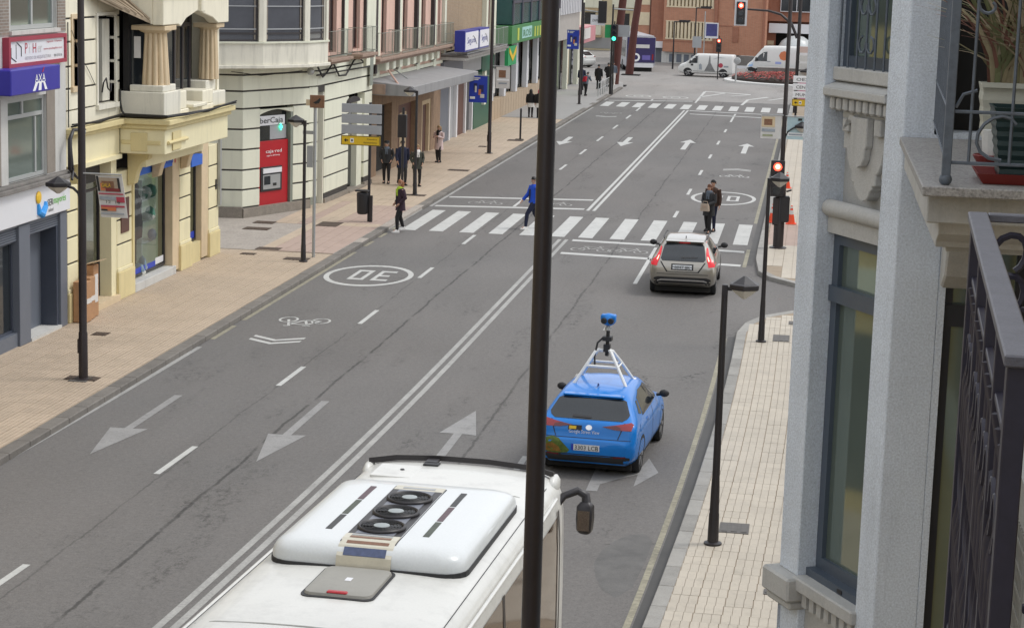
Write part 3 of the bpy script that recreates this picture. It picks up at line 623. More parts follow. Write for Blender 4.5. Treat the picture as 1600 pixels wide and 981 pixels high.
F.part("blue_awning", M("blue_canvas", (.03,.13,.55), .6), [(51.4,54.78,-.22,-.02,3.2,3.42)], sw)
sw3 = F.win(56.45, 57.5, .75, 3.25, m_bronze, m_glass, 1, d=-.25, fw=.06, name="shop_window"); F.part("blue_band", m_blue_sign, [(56.5,57.45,-.215,-.21,.82,1.02)], sw3); F.part("blue_awning", bpy.data.materials["blue_canvas"], [(56.45,57.5,-.16,.02,3.0,3.3)], sw3)
m_cloth = [M("goods_%d" % i, c, .8) for i, c in enumerate(((.5,.55,.55),(.12,.3,.22),(.3,.16,.12),(.6,.6,.55),(.2,.28,.36)))]
F.part("shelf", m_white, [(53.6,54.7,-.8,-.5,z,z+.04) for z in (1.1,1.7,2.3)]+[(53.55,53.6,-.8,-.5,.3,2.9)])
for i in range(16):
    y = 51.6+random.random()*2.0 if i < 9 else 53.7+random.random()*.9; z = .3 if i < 9 else random.choice((1.14,1.74,2.34)); h = .18+random.random()*(.7 if i < 4 else .25)
    MB().ball((-18.05-random.random()*.15, y, z+h*.5), (.12+.1*random.random(), .1+.1*random.random(), h*.5), 8).build("shop_goods", random.choice(m_cloth), B, smooth=60)
MB().lathe((-18.2,53.0,.3), [(.03,0),(.04,1.0),(.2,1.1),(.22,1.5),(.16,1.9),(.2,2.1),(.1,2.3),(.11,2.5),(.02,2.6)], 10).build("clothes_dummy", m_dark, B, smooth=60)
F.part("framed_notice", m_brownw, [(50.4,51.0,.0,.03,1.85,2.75)])
for i in range(14):
    y = 53.2+.11*i; z = 3.45+.3*random.random(); F.part("bunting", (m_yellow, m_red, m_signw, m_blue_sign)[i % 4], [(y,y+.09,.04+.004*i,.05+.004*i,z-.18,z+.12)])
# projecting bay over the ground floor
x0, x1, ya, yb = -17.7, -16.5, 50.36, 56.0
MB().box(x0, x1+.02, ya, yb, 3.95, 4.6).build("bay_frieze", m_cream_y, B, bevel=.02); MB().box(x0, x1+.1, ya-.08, yb+.1, 4.6, 4.72).box(x0, x1+.2, ya-.16, yb+.18, 4.72, 4.86).build("bay_cornice", m_yel_trim, B, bevel=.02)
MB().ext([(x0,ya+.6,3.95),(x0,yb,3.95),(x0,yb,3.55),(x0,ya+.6,3.55)], (.5,0,0)).build("bay_corbel", m_cream_y, B)
for k, y in enumerate((50.9, 52.9, 55.4)):
    MB().ext([(-17.69,y,3.95),(-17.1,y,3.95),(-17.1,y,3.78),(-17.3,y,3.66),(-17.42,y,3.4),(-17.5,y,3.1),(-17.69,y,3.05)], (0,.3,0)).build("scroll_bracket", m_yel_trim if k == 0 else m_tan, B, bevel=.02)
MB().box(-16.47,-16.44,50.9,51.6,4.02,4.5).tube([(-16.44,50.5,4.25),(-16.44,52.1,4.25)], .05, 8).build("frieze_ornament", m_yel_trim, B, bevel=.01)
MB().box(-17.4,-16.95,50.335,50.37,4.02,4.5).build("frieze_ornament", m_yel_trim, B, bevel=.01)
MB().box(-16.96,-16.6,50.33,50.37,4.2,4.3).box(-17.66,-17.4,50.33,50.37,4.2,4.3).build("frieze_ornament", m_yel_trim, B, bevel=.01)
# pedestals, columns, recessed glazing and gabled heads of the bay
MB().box(x0, x1, ya, ya+1.35, 4.9, 5.55).box(x0+.25, x1-.05, ya+.05, ya+1.1, 5.55, 5.72).build("pedestal", m_ivory2, B, bevel=.02)
MB().box(x0, x1-.05, 54.75, yb, 4.9, 5.3).box(x0, x1-.3, 54.95, yb, 5.3, 5.6).build("pedestal", m_ivory2, B, bevel=.02)
MB().box(x0, x1-.02, 51.71, 54.75, 4.87, 5.02).box(-17.3, x1-.04, 51.71, 52.35, 5.02, 5.5).box(-17.3, x1-.04, 53.8, 54.75, 5.02, 5.4).box(x1-.5, x1+.12, 52.5, 53.7, 5.02, 5.12).build("parapet", m_cream, B, bevel=.02)
def fluted(c, z0, z1, r0, r1, n=20):
    mb = MB(); rings = []
    for k in range(9):
        t = k/8; r = r0+(r1-r0)*t; z = z0+(z1-z0)*t
        rings.append([(c[0]+r*q*math.cos(2*math.pi*(j+f)/n), c[1]+r*q*math.sin(2*math.pi*(j+f)/n), z) for j in range(n) for f, q in ((0,.8),(.14,.92),(.32,.985),(.5,1),(.68,.985),(.86,.92))])
    mb.loft(rings); return mb
col = fluted((-16.92, 50.85), 5.72, 7.05, .39, .31, 13).build("column", m_tan, B, smooth=50)
MB().box(-17.4,-16.5,50.4,51.35,7.12,7.24).lathe((-16.92,50.85,7.04),[(.31,0),(.4,.05),(.44,.09)],18).build("capital", m_tan, col, bevel=.012)
col = fluted((-16.9, 55.5), 5.62, 7.0, .29, .24, 11).build("column", m_tan, B, smooth=50)
MB().box(-17.25,-16.56,55.15,55.9,7.06,7.18).lathe((-16.9,55.5,6.99),[(.24,0),(.3,.05),(.33,.08)],18).build("capital", m_tan, col, bevel=.012)
MB().box(-17.7,-16.75,55.85,56.02,5.0,7.5).build("bay_pier", m_cream, B)
MB().ext([(-16.5,50.3,7.26),(-16.5,51.5,7.26),(-16.5,51.75,7.2),(-16.5,52.2,7.4),(-16.5,53.2,7.58),(-16.5,54.6,7.36),(-16.5,55.1,7.2),(-16.5,56.1,7.2),(-16.5,56.1,9.2),(-16.5,50.3,9.2)], (-.3,0,0)).build("bay_head", m_cream, B, bevel=.02)
MB().ext([(-16.8,50.3,7.28),(-17.0,50.3,7.35),(-17.7,50.3,7.95),(-17.7,50.3,9.2),(-16.8,50.3,9.2)], (0,.28,0)).build("bay_head", m_cream, B)
MB().box(-16.56,-16.4,53.25,53.6,7.55,9.2).box(-16.8,-16.38,50.25,56.15,8.05,8.25).build("bay_rib", m_cream, B, bevel=.02)
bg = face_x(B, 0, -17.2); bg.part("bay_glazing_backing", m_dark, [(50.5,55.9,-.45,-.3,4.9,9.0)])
w = bg.win(51.4, 54.9, 5.0, 7.5, m_bronze, m_dglass, 5, (7.15,), d=-.1, fw=.1, name="bay_window"); bg.part("notice", m_paper, [(52.9,53.3,-.02,-.01,5.15,5.6)], w)
wl = Face(B, (-17.7, 50.55), (1, 0), (0, -1)); wl.win(.15, .8, 5.55, 7.2, m_bronze, m_dglass, 1, d=-.1, name="bay_window"); wl.part("notice", m_paper, [(.32,.5,-.02,-.01,6.4,6.95)])
# ribbed sloping hood on the wall left of the bay
MB().ext([(-17.7,47.4,8.15),(-17.7,50.3,8.0),(-16.85,50.3,7.3),(-17.2,49.2,7.62)], (0,0,.07)).build("hood", M("weathered_hood", (.34,.27,.19), .85, var=.2, stain=.3), B)
for k in range(5):
    t = k/4; MB().tube([(-17.68,47.5+2.6*t,8.25-.13*t),(-17.2+.33*t,49.2+1.05*t,7.7-.3*t)], .045, 5).build("hood_rib", bpy.data.materials["weathered_hood"], B)
F.part("hood_bracket", m_ivory2, [(47.5+.7*i,47.85+.7*i,0,.3,8.18,8.4) for i in range(4)])
pth = [(-17.62,46.7,4.9),(-17.6,48.5,4.88),(-17.6,50.2,4.92),(-16.42,50.25,4.9),(-16.3,51.5,4.91),(-16.3,53.5,4.87),(-16.3,56.1,4.93)]
for k in range(4): wire([(x+.02*k, y-.02*k, z+random.uniform(0,.07)) for x, y, z in pth], .022, B, m_wire)
wire([(-17.66,46.62,z+.0) for z in (7.4,6.6,5.6,4.9)], .015, B, m_wire); wire([(-17.66,50.28,5.6),(-17.64,50.22,5.3),(-17.6,50.25,5.05),(-17.5,50.2,4.95)], .03, B, m_wire)
wire([(-17.67,46.9,7.2),(-17.66,47.4,6.6),(-17.66,48.0,6.2),(-17.67,48.5,5.8)], .008, B, m_wire); F.part("house_number", m_black, [(58.85,58.97,.0,.02,2.1,2.4)])
MB().ball((-17.45,46.9,4.78), .12, 10).build("outside_floodlight", m_galv, B, smooth=60)
F.part("downpipe_box", m_galv, [(59.05,59.18,.02,.1,1.6,4.0)])
pb = thing("street_name_plate", "small white plate on a thin post at the corner of the cream building", "sign", (-18.6, 60.6, .13))
MB().tube([(-18.6,60.6,.1),(-18.6,60.6,3.0)], .03, 7).build("post", m_galv, pb); MB().box(-18.75,-18.4,60.56,60.59,3.0,3.75).build("plate", m_signw, pb)
# flattened cardboard boxes leaning at the shop door
for i, (y, h, lab) in enumerate(((46.72, 1.0, "brown cardboard box with white tape, beside the slate shop pilaster"), (47.12, 1.05, "brown cardboard box in the middle, partly behind the lamp post"), (47.5, 1.3, "taller open cardboard carton with raised flaps by the shop door"))):
    t = thing("cardboard_box", lab, "box", (-17.35, y, .14), 0, "cardboard boxes at the shop door")
    MB().box(-17.62,-17.28-.05*i,y,y+.36,.14,.14+h).build("carton", m_cardboard, t, bevel=.012)
    if i < 2: MB().box(-17.28-.05*i,-17.27-.05*i,y+.02,y+.34,.6,.72).build("tape", m_paper, t)
    else:
        MB().ext([(-17.62,y-.02,1.44),(-17.2,y-.06,1.56),(-17.2,y+.44,1.56),(-17.62,y+.38,1.44)], (0,0,.012)).build("flap", M("pale_cardboard", (.5,.36,.22), .8), t); MB().box(-17.38,-17.375,y+.06,y+.3,.5,1.2).build("print", m_paper, t)
# ================================================================== ivory bank building on the far corner of the side street
C = thing("bank_building", "ivory corner building with rounded bay above a red cash machine", "building", (-18.5, 72, 0))
Pa, Pb, Pc, Pd, Pe = (-24, 66.6), (-19.3, 67.4), (-17.85, 70.9), (-17.7, 71.5), (-17.5, 79.7)
def face2(par, p, q):
    u = Vector((q[0]-p[0], q[1]-p[1], 0)); return Face(par, p, u, (u.y, -u.x)), u.length
zc = [.5, 1.12, 1.8, 2.5, 3.2, 3.9, 4.5, 5.05, 5.5]
Fs, Ls = face2(C, Pa, Pb); masonry(Fs, 0, Ls, zc, m_bank, bevel=.008, g=.06); Fs.part("plinth", m_gran, [(0,Ls,-.3,.1,.13,.5)]); Fs.part("joint_backing", m_groove, [(0,Ls,-.4,-.02,.3,5.5)])
Fc, Lc = face2(C, Pb, Pc)
atm = (.95, 2.85); masonry(Fc, 0, Lc, zc, m_bank, bevel=.008, g=.06, holes=[(atm[0],atm[1],.3,3.75)]); Fc.part("plinth", m_gran, [(-.05,Lc,-.3,.1,.13,.45)])
Fc.part("joint_backing", m_groove, [(0,atm[0]-.02,-.4,-.02,.3,5.5),(atm[1]+.02,Lc,-.4,-.02,.3,5.5),(atm[0]-.02,atm[1]+.02,-.4,-.02,4.0,5.5)])
Fst, Lst = face2(C, Pd, Pe); hol = [(.05,1.0,.13,4.2),(4.5,7.0,.13,3.62)]
Fx, Lx = face2(C, Pc, Pd); masonry(Fx, 0, Lx-.02, zc, m_bank, bevel=.008)
masonry(Fst, 0, Lst, zc, m_bank, bevel=.008, g=.06, holes=hol); Fst.part("joint_backing", m_groove, [(1.02,4.48,-.4,-.02,.3,5.5),(7.02,Lst,-.4,-.02,.3,5.5),(0,Lst,-.4,-.02,4.25,5.5)]); Fst.part("plinth", m_gran, [(1.0,4.5,-.3,.05,.12,.3),(7.0,Lst,-.3,.05,.12,.3)])
Fst.part("tall_door", m_greenish, [(.05,1.0,-.35,-.25,.13,4.2)]); Fst.part("door_reveal", m_ivory2, [(.9,1.0,-.25,-.03,.13,4.2)])
Fst.part("side_door", m_greenish, [(4.5,5.3,-.4,-.3,.13,3.62)]); Fst.part("door_reveal", m_bank, [(6.2,7.0,-.35,-.1,.2,3.62)]); Fst.part("side_window", m_dglass, [(5.3,6.2,-.4,-.32,.3,3.4)])
Fst.part("threshold", m_gran, [(4.5,7.0,-.35,.08,.13,.22)])
MB().ext([Fst.pt(5.0+.9*math.cos(q), .0, 3.6+.22*math.sin(q)) for q in [i*math.pi/8 for i in range(9)]], Fst.n*.1).build("arch_head", m_black, C)
a0, a1 = atm
arch = [Fc.pt(a0+(a1-a0)*i/8, -.25, 3.6+.16*math.sin(math.pi*i/8)) for i in range(9)]
MB().ext([Fc.pt(a1,-.25,.3), *arch[::-1], Fc.pt(a0,-.25,.3)], Fc.n*.04).build("niche_back", m_dglass, C); Fc.part("niche_side", m_greenish, [(a1-.14,a1,-.22,-.01,.3,3.65)])
MB().ext([Fc.pt(a0+(a1-a0)*i/8, -.2, 3.62+.16*math.sin(math.pi*i/8)) for i in range(9)]+[Fc.pt(a1,-.2,3.8), Fc.pt(a0,-.2,3.8)], Fc.n*.18).build("arch_spandrel", m_bank, C)
at = thing("cash_machine", "tall red cash machine panel set in the ivory wall", "cash machine", tuple(Fc.pt((a0+a1)/2, 0, .3)))
K = Face(at, Pb, Fc.u, Fc.n); K.part("red_panel", m_red, [(a0+.02,a1-.16,-.22,-.1,.32,2.68)], bevel=.01)
K.part("sign_panel", m_signw, [(a0+.05,a1-.3,-.2,-.15,3.22,3.55)]); text("lettering", "iberCaja", m_txt_black, at, K.pt(a0+.08,-.14,3.3), K.u, (0,0,1), .2, 1.4)
K.part("screen_surround", m_plastic, [(a0+.15,a1-.55,-.1,-.06,.92,1.78)], bevel=.01); K.part("header", m_signw, [(a0+.25,a1-.6,-.06,-.03,1.56,1.73)]); K.part("keypad_panel", m_galv, [(a0+.25,a1-.68,-.06,-.035,1.0,1.5)]); K.part("screen", m_dglass, [(a0+.3,a0+.65,-.035,-.03,1.16,1.46)]); K.part("card_slot", m_txt_black, [(a0+.8,a0+1.0,-.035,-.03,1.1,1.2)])
text("lettering", "caja\u00b7red", m_txt_white, at, K.pt(a0+.45,-.09,2.26), K.u, (0,0,1), .12, .9); text("lettering", "cajero 24 horas", m_txt_white, at, K.pt(a0+.5,-.09,2.14), K.u, (0,0,1), .06, .75)
K.part("dark_pane", m_dglass, [(a0+.05,a0+.75,-.18,-.15,2.72,3.2)]); K.part("pale_pane", m_grey, [(a0+.75,a1-.2,-.19,-.16,2.72,3.2)]);
K.part("lit_cross", m_green_on, [(a1-.6,a1-.54,-.12,-.1,3.02,3.24),(a1-.65,a1-.49,-.121,-.101,3.1,3.16)])
m_bglass = M("smoky_glass", (.13,.135,.155), .07, metal=.45, var=.25, vs=1.2, fine=0, spec=.8)
# faceted first-floor bay
bay = [(-22.5,65.6),(-20.0,66.0),(-18.55,67.2),(-17.45,69.0),(-17.12,70.6),(-17.75,71.1)]
def along(p, z0, z1, out0, out1, mat, name, par, th=.25, cuts=None, bevel=0):
    for p0, p1 in zip(p, p[1:]):
        G, L = face2(par, p0, p1); G.part(name, mat, [(-.01,L+.01,-th+out0,out1,z0,z1)], bevel=bevel)
def offs(p, d):
    out = []
    for i, q in enumerate(p):
        a = Vector(p[max(i-1,0)]); b = Vector(p[min(i+1,len(p)-1)]); t = (b-a).normalized(); out.append((q[0]+t.y*d, q[1]-t.x*d))
    return out
def ringpoly(p, d, z0, z1, inner=-1.5): return MB().ext([(x, y, z0) for x, y in offs(p, d)]+[(x, y, z0) for x, y in offs(p, inner)[::-1]], (0, 0, z1-z0))
ringpoly(bay, .1, 5.28, 5.4).build("bay_rim", m_ivory2, C, bevel=.015); ringpoly(bay, 0, 5.4, 6.12).build("bay_apron", m_ivory2, C, bevel=.01); ringpoly(bay, .05, 6.12, 6.18).build("bay_sill", m_bank, C)
ringpoly(bay, 0, 8.6, 9.4).build("bay_lintel", m_ivory2, C); ringpoly(bay, 0, 9.4, 12.5, -2).build("upper_storey", m_bank, C)
for i, (p0, p1) in enumerate(zip(bay, bay[1:])):
    G, L = face2(C, p0, p1); k = .16 if i else .2
    G.part("bay_post", m_ivory2, [(-.02,k,-.22,.0,6.18,8.6),(L-k,L+.02,-.22,.0,6.18,8.6)], bevel=.01)
    if L > .9: G.win(k, L-k, 6.18, 8.6, m_bronze, m_bglass, 1, (6.45, 7.7), d=-.16, fw=.07, name="bay_window"); G.part("blind_rail", m_grey, [(k+.07,L-k-.07,-.1,-.08,6.58,6.62),(k+.07,L-k-.07,-.1,-.08,7.35,7.385)]); G.part("inner_stile", m_brown_stone, [(k+.08,k+.14,-.115,-.1,6.25,8.5),(L-k-.14,L-k-.08,-.115,-.1,6.25,8.5)])
MB().ext([(-24,67.2,.13),(-19.8,67.95,.13),(-18.4,71.2,.13),(-18.2,79.6,.13),(-24,79.6,.13)], (0,0,12.5)).build("core_wall", m_dark, C)
Fst.wall("upper_wall", m_pink, 0, Lst, 5.5, 12.5, [(1.4,2.5,5.6,8.2),(4.9,6.0,5.6,8.2)], th=.25)
MB().ext([(x, y, 12.5) for x, y in ((-24,66.3),(-19.2,66.9),(-17.2,70.6),(-17.2,79.6),(-24,79.6))], (0,0,.2)).build("roof", m_con_d, C)
for a in (1.4, 4.9): Fst.win(a, a+1.1, 5.6, 8.2, m_brownw, m_dglass, 2, d=-.2, name="balcony_door")
Fst.part("pilaster", m_bank, [(.35,.95,0,.06,5.5,12.3),(3.4,4.0,0,.06,5.5,12.3),(6.7,8.15,0,.12,4.9,12.3)]); Fst.part("black_upright", m_black, [(.1,.22,.0,.1,5.5,12.3),(3.2,3.3,0,.1,5.5,12.3),(6.55,6.68,0,.1,5.5,12.3)])  # slim uprights are the bank's downpipes
Fst.part("arched_niche", m_greenish, [(7.3,7.8,.12,.13,4.1,5.5)])
for a, b in ((-.45, 2.7), (4.1, 6.6)):
    Fst.part("balcony_slab", m_terr, [(a,b,.0,.62,5.36,5.47),(a+.1,b-.1,0,.5,5.27,5.36)], bevel=.01); railing(Fst, a+.06, b-.06, .02, .56, 5.5, 6.45, m_greenish, C)
wire([Fst.pt(-.6,.15,5.2),Fst.pt(.2,.12,4.8),Fst.pt(.9,.1,4.95),Fst.pt(1.7,.1,5.25),Fst.pt(2.6,.1,4.72),Fst.pt(3.6,.1,4.7),Fst.pt(4.8,.1,5.2),Fst.pt(5.5,.1,5.3),Fst.pt(6.2,.1,5.1)], .035, C, m_wire)
wire([Fst.pt(-.6,.12,4.9),Fst.pt(3,.1,4.88),Fst.pt(8,.1,4.85)], .03, C, m_wire); wire([(-19.6,67.0,5.15),(-18.8,67.9,5.0),(-17.9,70,5.1)], .015, C, m_wire)
MB().ball((-17.75,70.6,5.05), .14).build("cable_box", m_galv, C)
# ================================================================== salmon building with balconies and the grey canopy
D = thing("salmon_building", "salmon fronted building with continuous balcony above a grey flat canopy", "building", (-17.9, 88, 0))
F = face_x(D, 0, -17.95)
wy = [82.0, 86.4, 90.6, 94.6]
F.wall("wall", m_pink, 79.7, 97.0, 3.9, 12, [(y+1.3,y+2.3,5.15,7.6) for y in wy[:3]]+[(96,96.6,5.15,7.4)], th=.3)
F.part("core_wall", m_dark, [(79.7,97,-8,-.5,.13,12)]); F.part("roof", m_con_d, [(79.7,97.2,-8,.3,12,12.2)])
for y in wy[:3]: F.win(y+1.3, y+2.3, 5.15, 7.6, m_brownw, m_dglass, 2, d=-.2, name="balcony_door")
F.part("pilaster", m_bank, [(y-.05,y+.62,0,.12,3.9,11.8) for y in wy]); F.part("black_upright", m_black, [(y-.42,y-.06,0,.16,4.4,11.8) for y in wy])  # black boxes stand in for the dark recess beside each pilaster
F.part("side_door", m_brownw, [(95.6,96.6,-.25,-.15,5.15,7.3)])
F.part("balcony_slab", m_terr, [(79.9,97.0,0,.72,4.98,5.1),(79.9,97,0,.55,4.86,4.98)], bevel=.015); F.part("string_course", m_bank, [(79.8,97,0,.1,4.15,4.3)])
F.part("corbel", m_bank, [(y+.3+1.4*i,y+.9+1.4*i,0,.45,4.5,4.86) for y in wy[:3] for i in range(3)], bevel=.03)
for a, b in ((80.4, 84.0), (84.6, 87.6), (88.2, 91.6), (92.2, 96.6)): railing(F, a, b, .04, .66, 5.12, 6.1, m_greenish, D)
F.part("stone_cladding", M("rough_brown_stone", (.27,.18,.115), .85, var=.25, vs=4, fine=.25, stain=.3), [(79.7,82.6,-.3,.03,.13,3.9),(85.6,87.0,-.3,.03,.13,3.4),(87.0,91.2,-.3,.03,2.75,3.4),(91.2,92.4,-.3,.03,.13,3.4),(94.6,97,-.3,.03,.13,3.4),(92.4,94.6,-.3,.03,2.6,3.4),(82.6,85.6,-.3,.03,3.0,3.9)])
F.part("entrance_recess", m_dark, [(82.6,85.6,-.5,-.3,.13,3.0)]); dr = F.part("entrance_door", m_brownw, [(87.0,91.2,-.35,-.25,.13,2.75)]); F.part("door_panel", m_tan, [(88.6,90.0,-.25,-.22,.3,2.3)], dr)
F.part("arched_frame", m_tan, [(92.4,92.7,-.2,.0,.13,2.6),(94.3,94.6,-.2,0,.13,2.6),(92.7,94.3,-.2,0,2.4,2.6)]); F.part("arched_door", m_brownw, [(92.7,94.3,-.3,-.15,.13,2.4)])
MB().ext([(-18,79.9,4.25),(-15.85,79.9,4.05),(-15.85,79.9,3.65),(-18,79.9,3.65)], (0,15.6,-.15)).build("canopy", M("grey_canopy_metal", (.27,.265,.265), .6, var=.12, vs=1.2, stain=.25), D, bevel=.02)
wire([(-16.5,80.2,4.05),(-17.9,84.0,4.6)], .04, D, m_pink, "stay_rod"); wire([(-16.9,84,4.1),(-17.85,84.5,4.6)], .03, D, m_galv, "stay_rod")
MB().box(-17.9,-17.0,79.75,80.1,3.7,4.1).build("canopy_bracket", m_terr, D)
# ================================================================== brick building with the two white signs
E_ = thing("brick_building", "tan brick building with deep balcony behind two white box signs", "building", (-18.2, 105, 0))
F = face_x(E_, 0, -18.1)
F.wall("wall", m_brick_tan, 97.0, 112.6, 4.6, 11.5, [(97.6,98.8,4.9,7.1)], th=.3); F.win(97.6, 98.8, 4.9, 7.1, m_alu, m_dglass, 1, d=-.2)
F.part("pier", m_bank, [(97.05,97.5,0,.3,4.6,11),(109.8,110.4,0,.25,1.3,11),(112.2,112.9,0,.3,3.9,11)]); F.part("window_strip", m_brownw, [(110.6,111.8,.0,.1,5.6,8)]); F.part("core_wall", m_dark, [(97,112.8,-8,-.5,.13,11.5)])
F.part("balcony_slab", m_con_d, [(97,110,0,1.5,4.42,4.52)]); F.part("balcony_slab", m_con, [(97,110,0,1.35,4.28,4.42)]); railing(F, 97.2, 110.2, .1, 1.4, 4.55, 5.55, m_galv, E_, step=.25)
F.part("shutter_band", m_slate, [(97,102.5,-.1,.3,3.1,4.2)]); F.part("shutter_band", m_grey, [(102.5,108.5,-.1,.25,3.3,4.2)])
F.part("shopfront", m_slate, [(97.2,100.2,-.3,.0,.13,2.9)]); F.part("shopfront", m_grey, [(100.5,102.2,-.3,-.1,.13,2.9)]); F.part("frame_post", m_signw, [(100.2,100.5,-.2,.06,.13,3),(102.2,102.6,-.2,.06,.13,3),(104.9,105.2,-.2,.06,.13,3),(107,107.3,-.2,.06,.13,3)]); F.part("shopfront", m_brownw, [(102.6,104.9,-.3,-.05,.13,3)]); F.part("shopfront", m_dglass, [(105.2,107,-.3,-.1,.13,3)]); F.part("green_post", M("dark_green_metal", (.02,.1,.06), .45), [(107.3,112.4,-.3,.1,.13,3.1)])
F.part("lintel", m_con, [(97,112.6,-.3,.02,2.95,3.1)]); F.part("shop_board", bpy.data.materials["dark_green_metal"], [(108.5,112.6,-.1,.3,3.15,4.25)])
for y0, y1, lab in ((96.5, 100.4, "larger white box sign with blue lettering on the brick balcony"), (100.7, 103.7, "smaller white box sign to the right on the brick balcony")):
    t = thing("box_sign", lab, "sign", (-16.7, (y0+y1)/2, 5.2), 0, "white box signs on the balcony"); G = face_x(t, 0, -16.7)
    G.part("case", M("blue_case", (.03,.04,.3), .4) if y0 < 97 else bpy.data.materials["blue_case"], [(y0,y1,-.5,0,4.72,5.72)]); G.part("face", M("box_sign_white", (.8,.8,.84), .4, var=.02) if y0 < 97 else bpy.data.materials["box_sign_white"], [(y0+.12,y1-.12,0,.02,4.8,5.64)])  # plain white sign faces in blue cases
    text("lettering", "Seguros", bpy.data.materials["blue_case"], t, (-16.675,y0+.6,5.1), (0,1,0), (0,0,1), .3, (y1-y0)*.6)
    MB().tube([(-16.675,y0+.8+(y1-y0-1.4)*i/8,5.0+.45*math.sin(math.pi*i/8)*(1 if i > 3 else .4)) for i in range(9)], .02, 4).build("swoosh", m_galv, t)
# ================================================================== building with the green bay windows
G_ = thing("green_bay_building", "building with green glazed bays over a green and yellow shop band", "building", (-18.2, 122, 0))
F = face_x(G_, 0, -18.1); m_gw = M("green_glazing", (.03,.09,.09), .25, var=.15); m_gb = M("green_band", (.06,.22,.07), .5, var=.15); m_yg = M("yellow_green_print", (.5,.55,.08), .5)
F.part("wall", m_con, [(112.8,138,-8,-.02,4.3,11.5)]); F.part("core_wall", m_dark, [(112.8,138,-8,-.6,.13,4.3)])
F.part("bay", m_gw, [(114.8,129.5,0,.9,5.5,11)], bevel=.02)
F.part("bay_mullion", m_slate_d, [(114.8+3.6*i,115.2+3.6*i,.9,.98,5.5,11) for i in range(5)]+[(114.8,129.5,.9,.95,6.7,6.85)]); F.part("bay_side", m_bank, [(129.5,130.1,0,1.0,5.5,11)])
F.part("shop_band", m_gb, [(113.6,132.5,0,1.1,4.45,5.45)], bevel=.03); F.part("band_stripe", m_yg, [(122.8+1.15*i,123.3+1.15*i,1.1,1.12,4.6,5.2) for i in range(7)]+[(115.8,116.4,1.1,1.12,4.6,5.3)]); F.part("band_panel", M("aqua_panel", (.35,.6,.55), .5), [(117.6,121.6,1.1,1.12,4.65,5.3)]); text("lettering", "ROSI", m_gb, G_, (-16.97,118,4.75), (0,1,0), (0,0,1), .4, 3.2)
F.part("low_wall", M("beige_cladding", (.43,.33,.23), .8, stain=.2), [(112.9,137,-.3,.1,.13,1.25)])
for i in range(22): F.part("cladding_joint", m_joint, [(113.4+1.05*i,113.43+1.05*i,.1,.105,.13,1.25)])
for i in range(5):
    y = 113.2+4.6*i; F.part("shop_post", m_signw, [(y,y+.6,-.2,.12,1.25,4.4)], bevel=.02); F.part("shop_glass", m_dglass, [(y+.6,y+4.6,-.4,-.3,1.25,4.4)]); F.part("shop_poster", m_paper if i != 2 else m_grey, [(y+1.0,y+3.6,-.3,-.27,1.5,2.9)])
F.part("grey_panel", m_con, [(132.6,138,0,.7,4.2,6.0)]); F.part("navy_panel", m_slate_d, [(132,138,0,.75,6.0,9)])
vs_ = thing("pharmacy_board", "small green board with yellow chevron on the green bay building", "sign", (-17, 113.6, 4.0)); H_ = face_x(vs_, 0, -17.2)
H_.part("board", M("emerald_board", (.02,.3,.1), .5), [(112.5,115.6,0,.2,3.3,4.35)]); MB().ext([(-16.99,112.8,4.3),(-16.99,114.1,3.8),(-16.99,115.4,4.3),(-16.99,115.4,4.0),(-16.99,114.1,3.5),(-16.99,112.8,4.0)], (.02,0,0)).build("chevron", m_yellow, vs_)
# ================================================================== last buildings before the roundabout
Hh = thing("slatted_building", "grey building with vertical white slats at the end of the street", "building", (-17.9, 144, 0)); F = face_x(Hh, 0, -17.6)
F.part("wall", M("warm_grey_panel", (.4,.37,.34), .8, stain=.2), [(138,151.5,-7,0,3.7,10)], bevel=.01); F.part("slat", m_signw, [(138.2+.95*i,138.6+.95*i,0,.25,5.5,10) for i in range(14)]); F.part("slat_backing", m_dark, [(138.1,151.4,0,.06,5.5,10)])
F.part("shop_glass", m_dglass, [(138,151.5,-.6,-.4,.13,3.7)]); F.part("pier", m_bank, [(138.1,138.7,-.3,.02,.13,3.7),(144.4,145.1,-.3,.02,.13,3.7),(150.8,151.5,-.3,.02,.13,3.7)]); F.part("lime_panel", M("lime_panel", (.4,.52,.25), .5), [(139,142.2,-.4,-.35,.4,3.2)]); F.part("ochre_panel", m_tan, [(145.4,148.5,-.4,-.35,.3,3.4)])
Ih = thing("pale_building", "pale building with pink fronted shop at the end of the street", "building", (-20, 156, 0)); F = face_x(Ih, 0, -18.2)
F.part("wall", m_bank, [(151.6,160,-6,0,.13,10)]); F.part("red_shutter", M("wine_shutter", (.28,.05,.06), .6), [(152.4+2.3*i,153.2+2.3*i,0,.1,5.6,10) for i in range(3)]); F.part("shop_board", M("pink_board", (.55,.25,.27), .5), [(152,160,0,.9,3.1,4.3)], bevel=.03); F.part("shop_board", m_paper, [(152,156,0.9,.95,3.4,4.2)]); F.part("shop_glass", m_grey, [(152,156,0,.05,.4,3.0)])
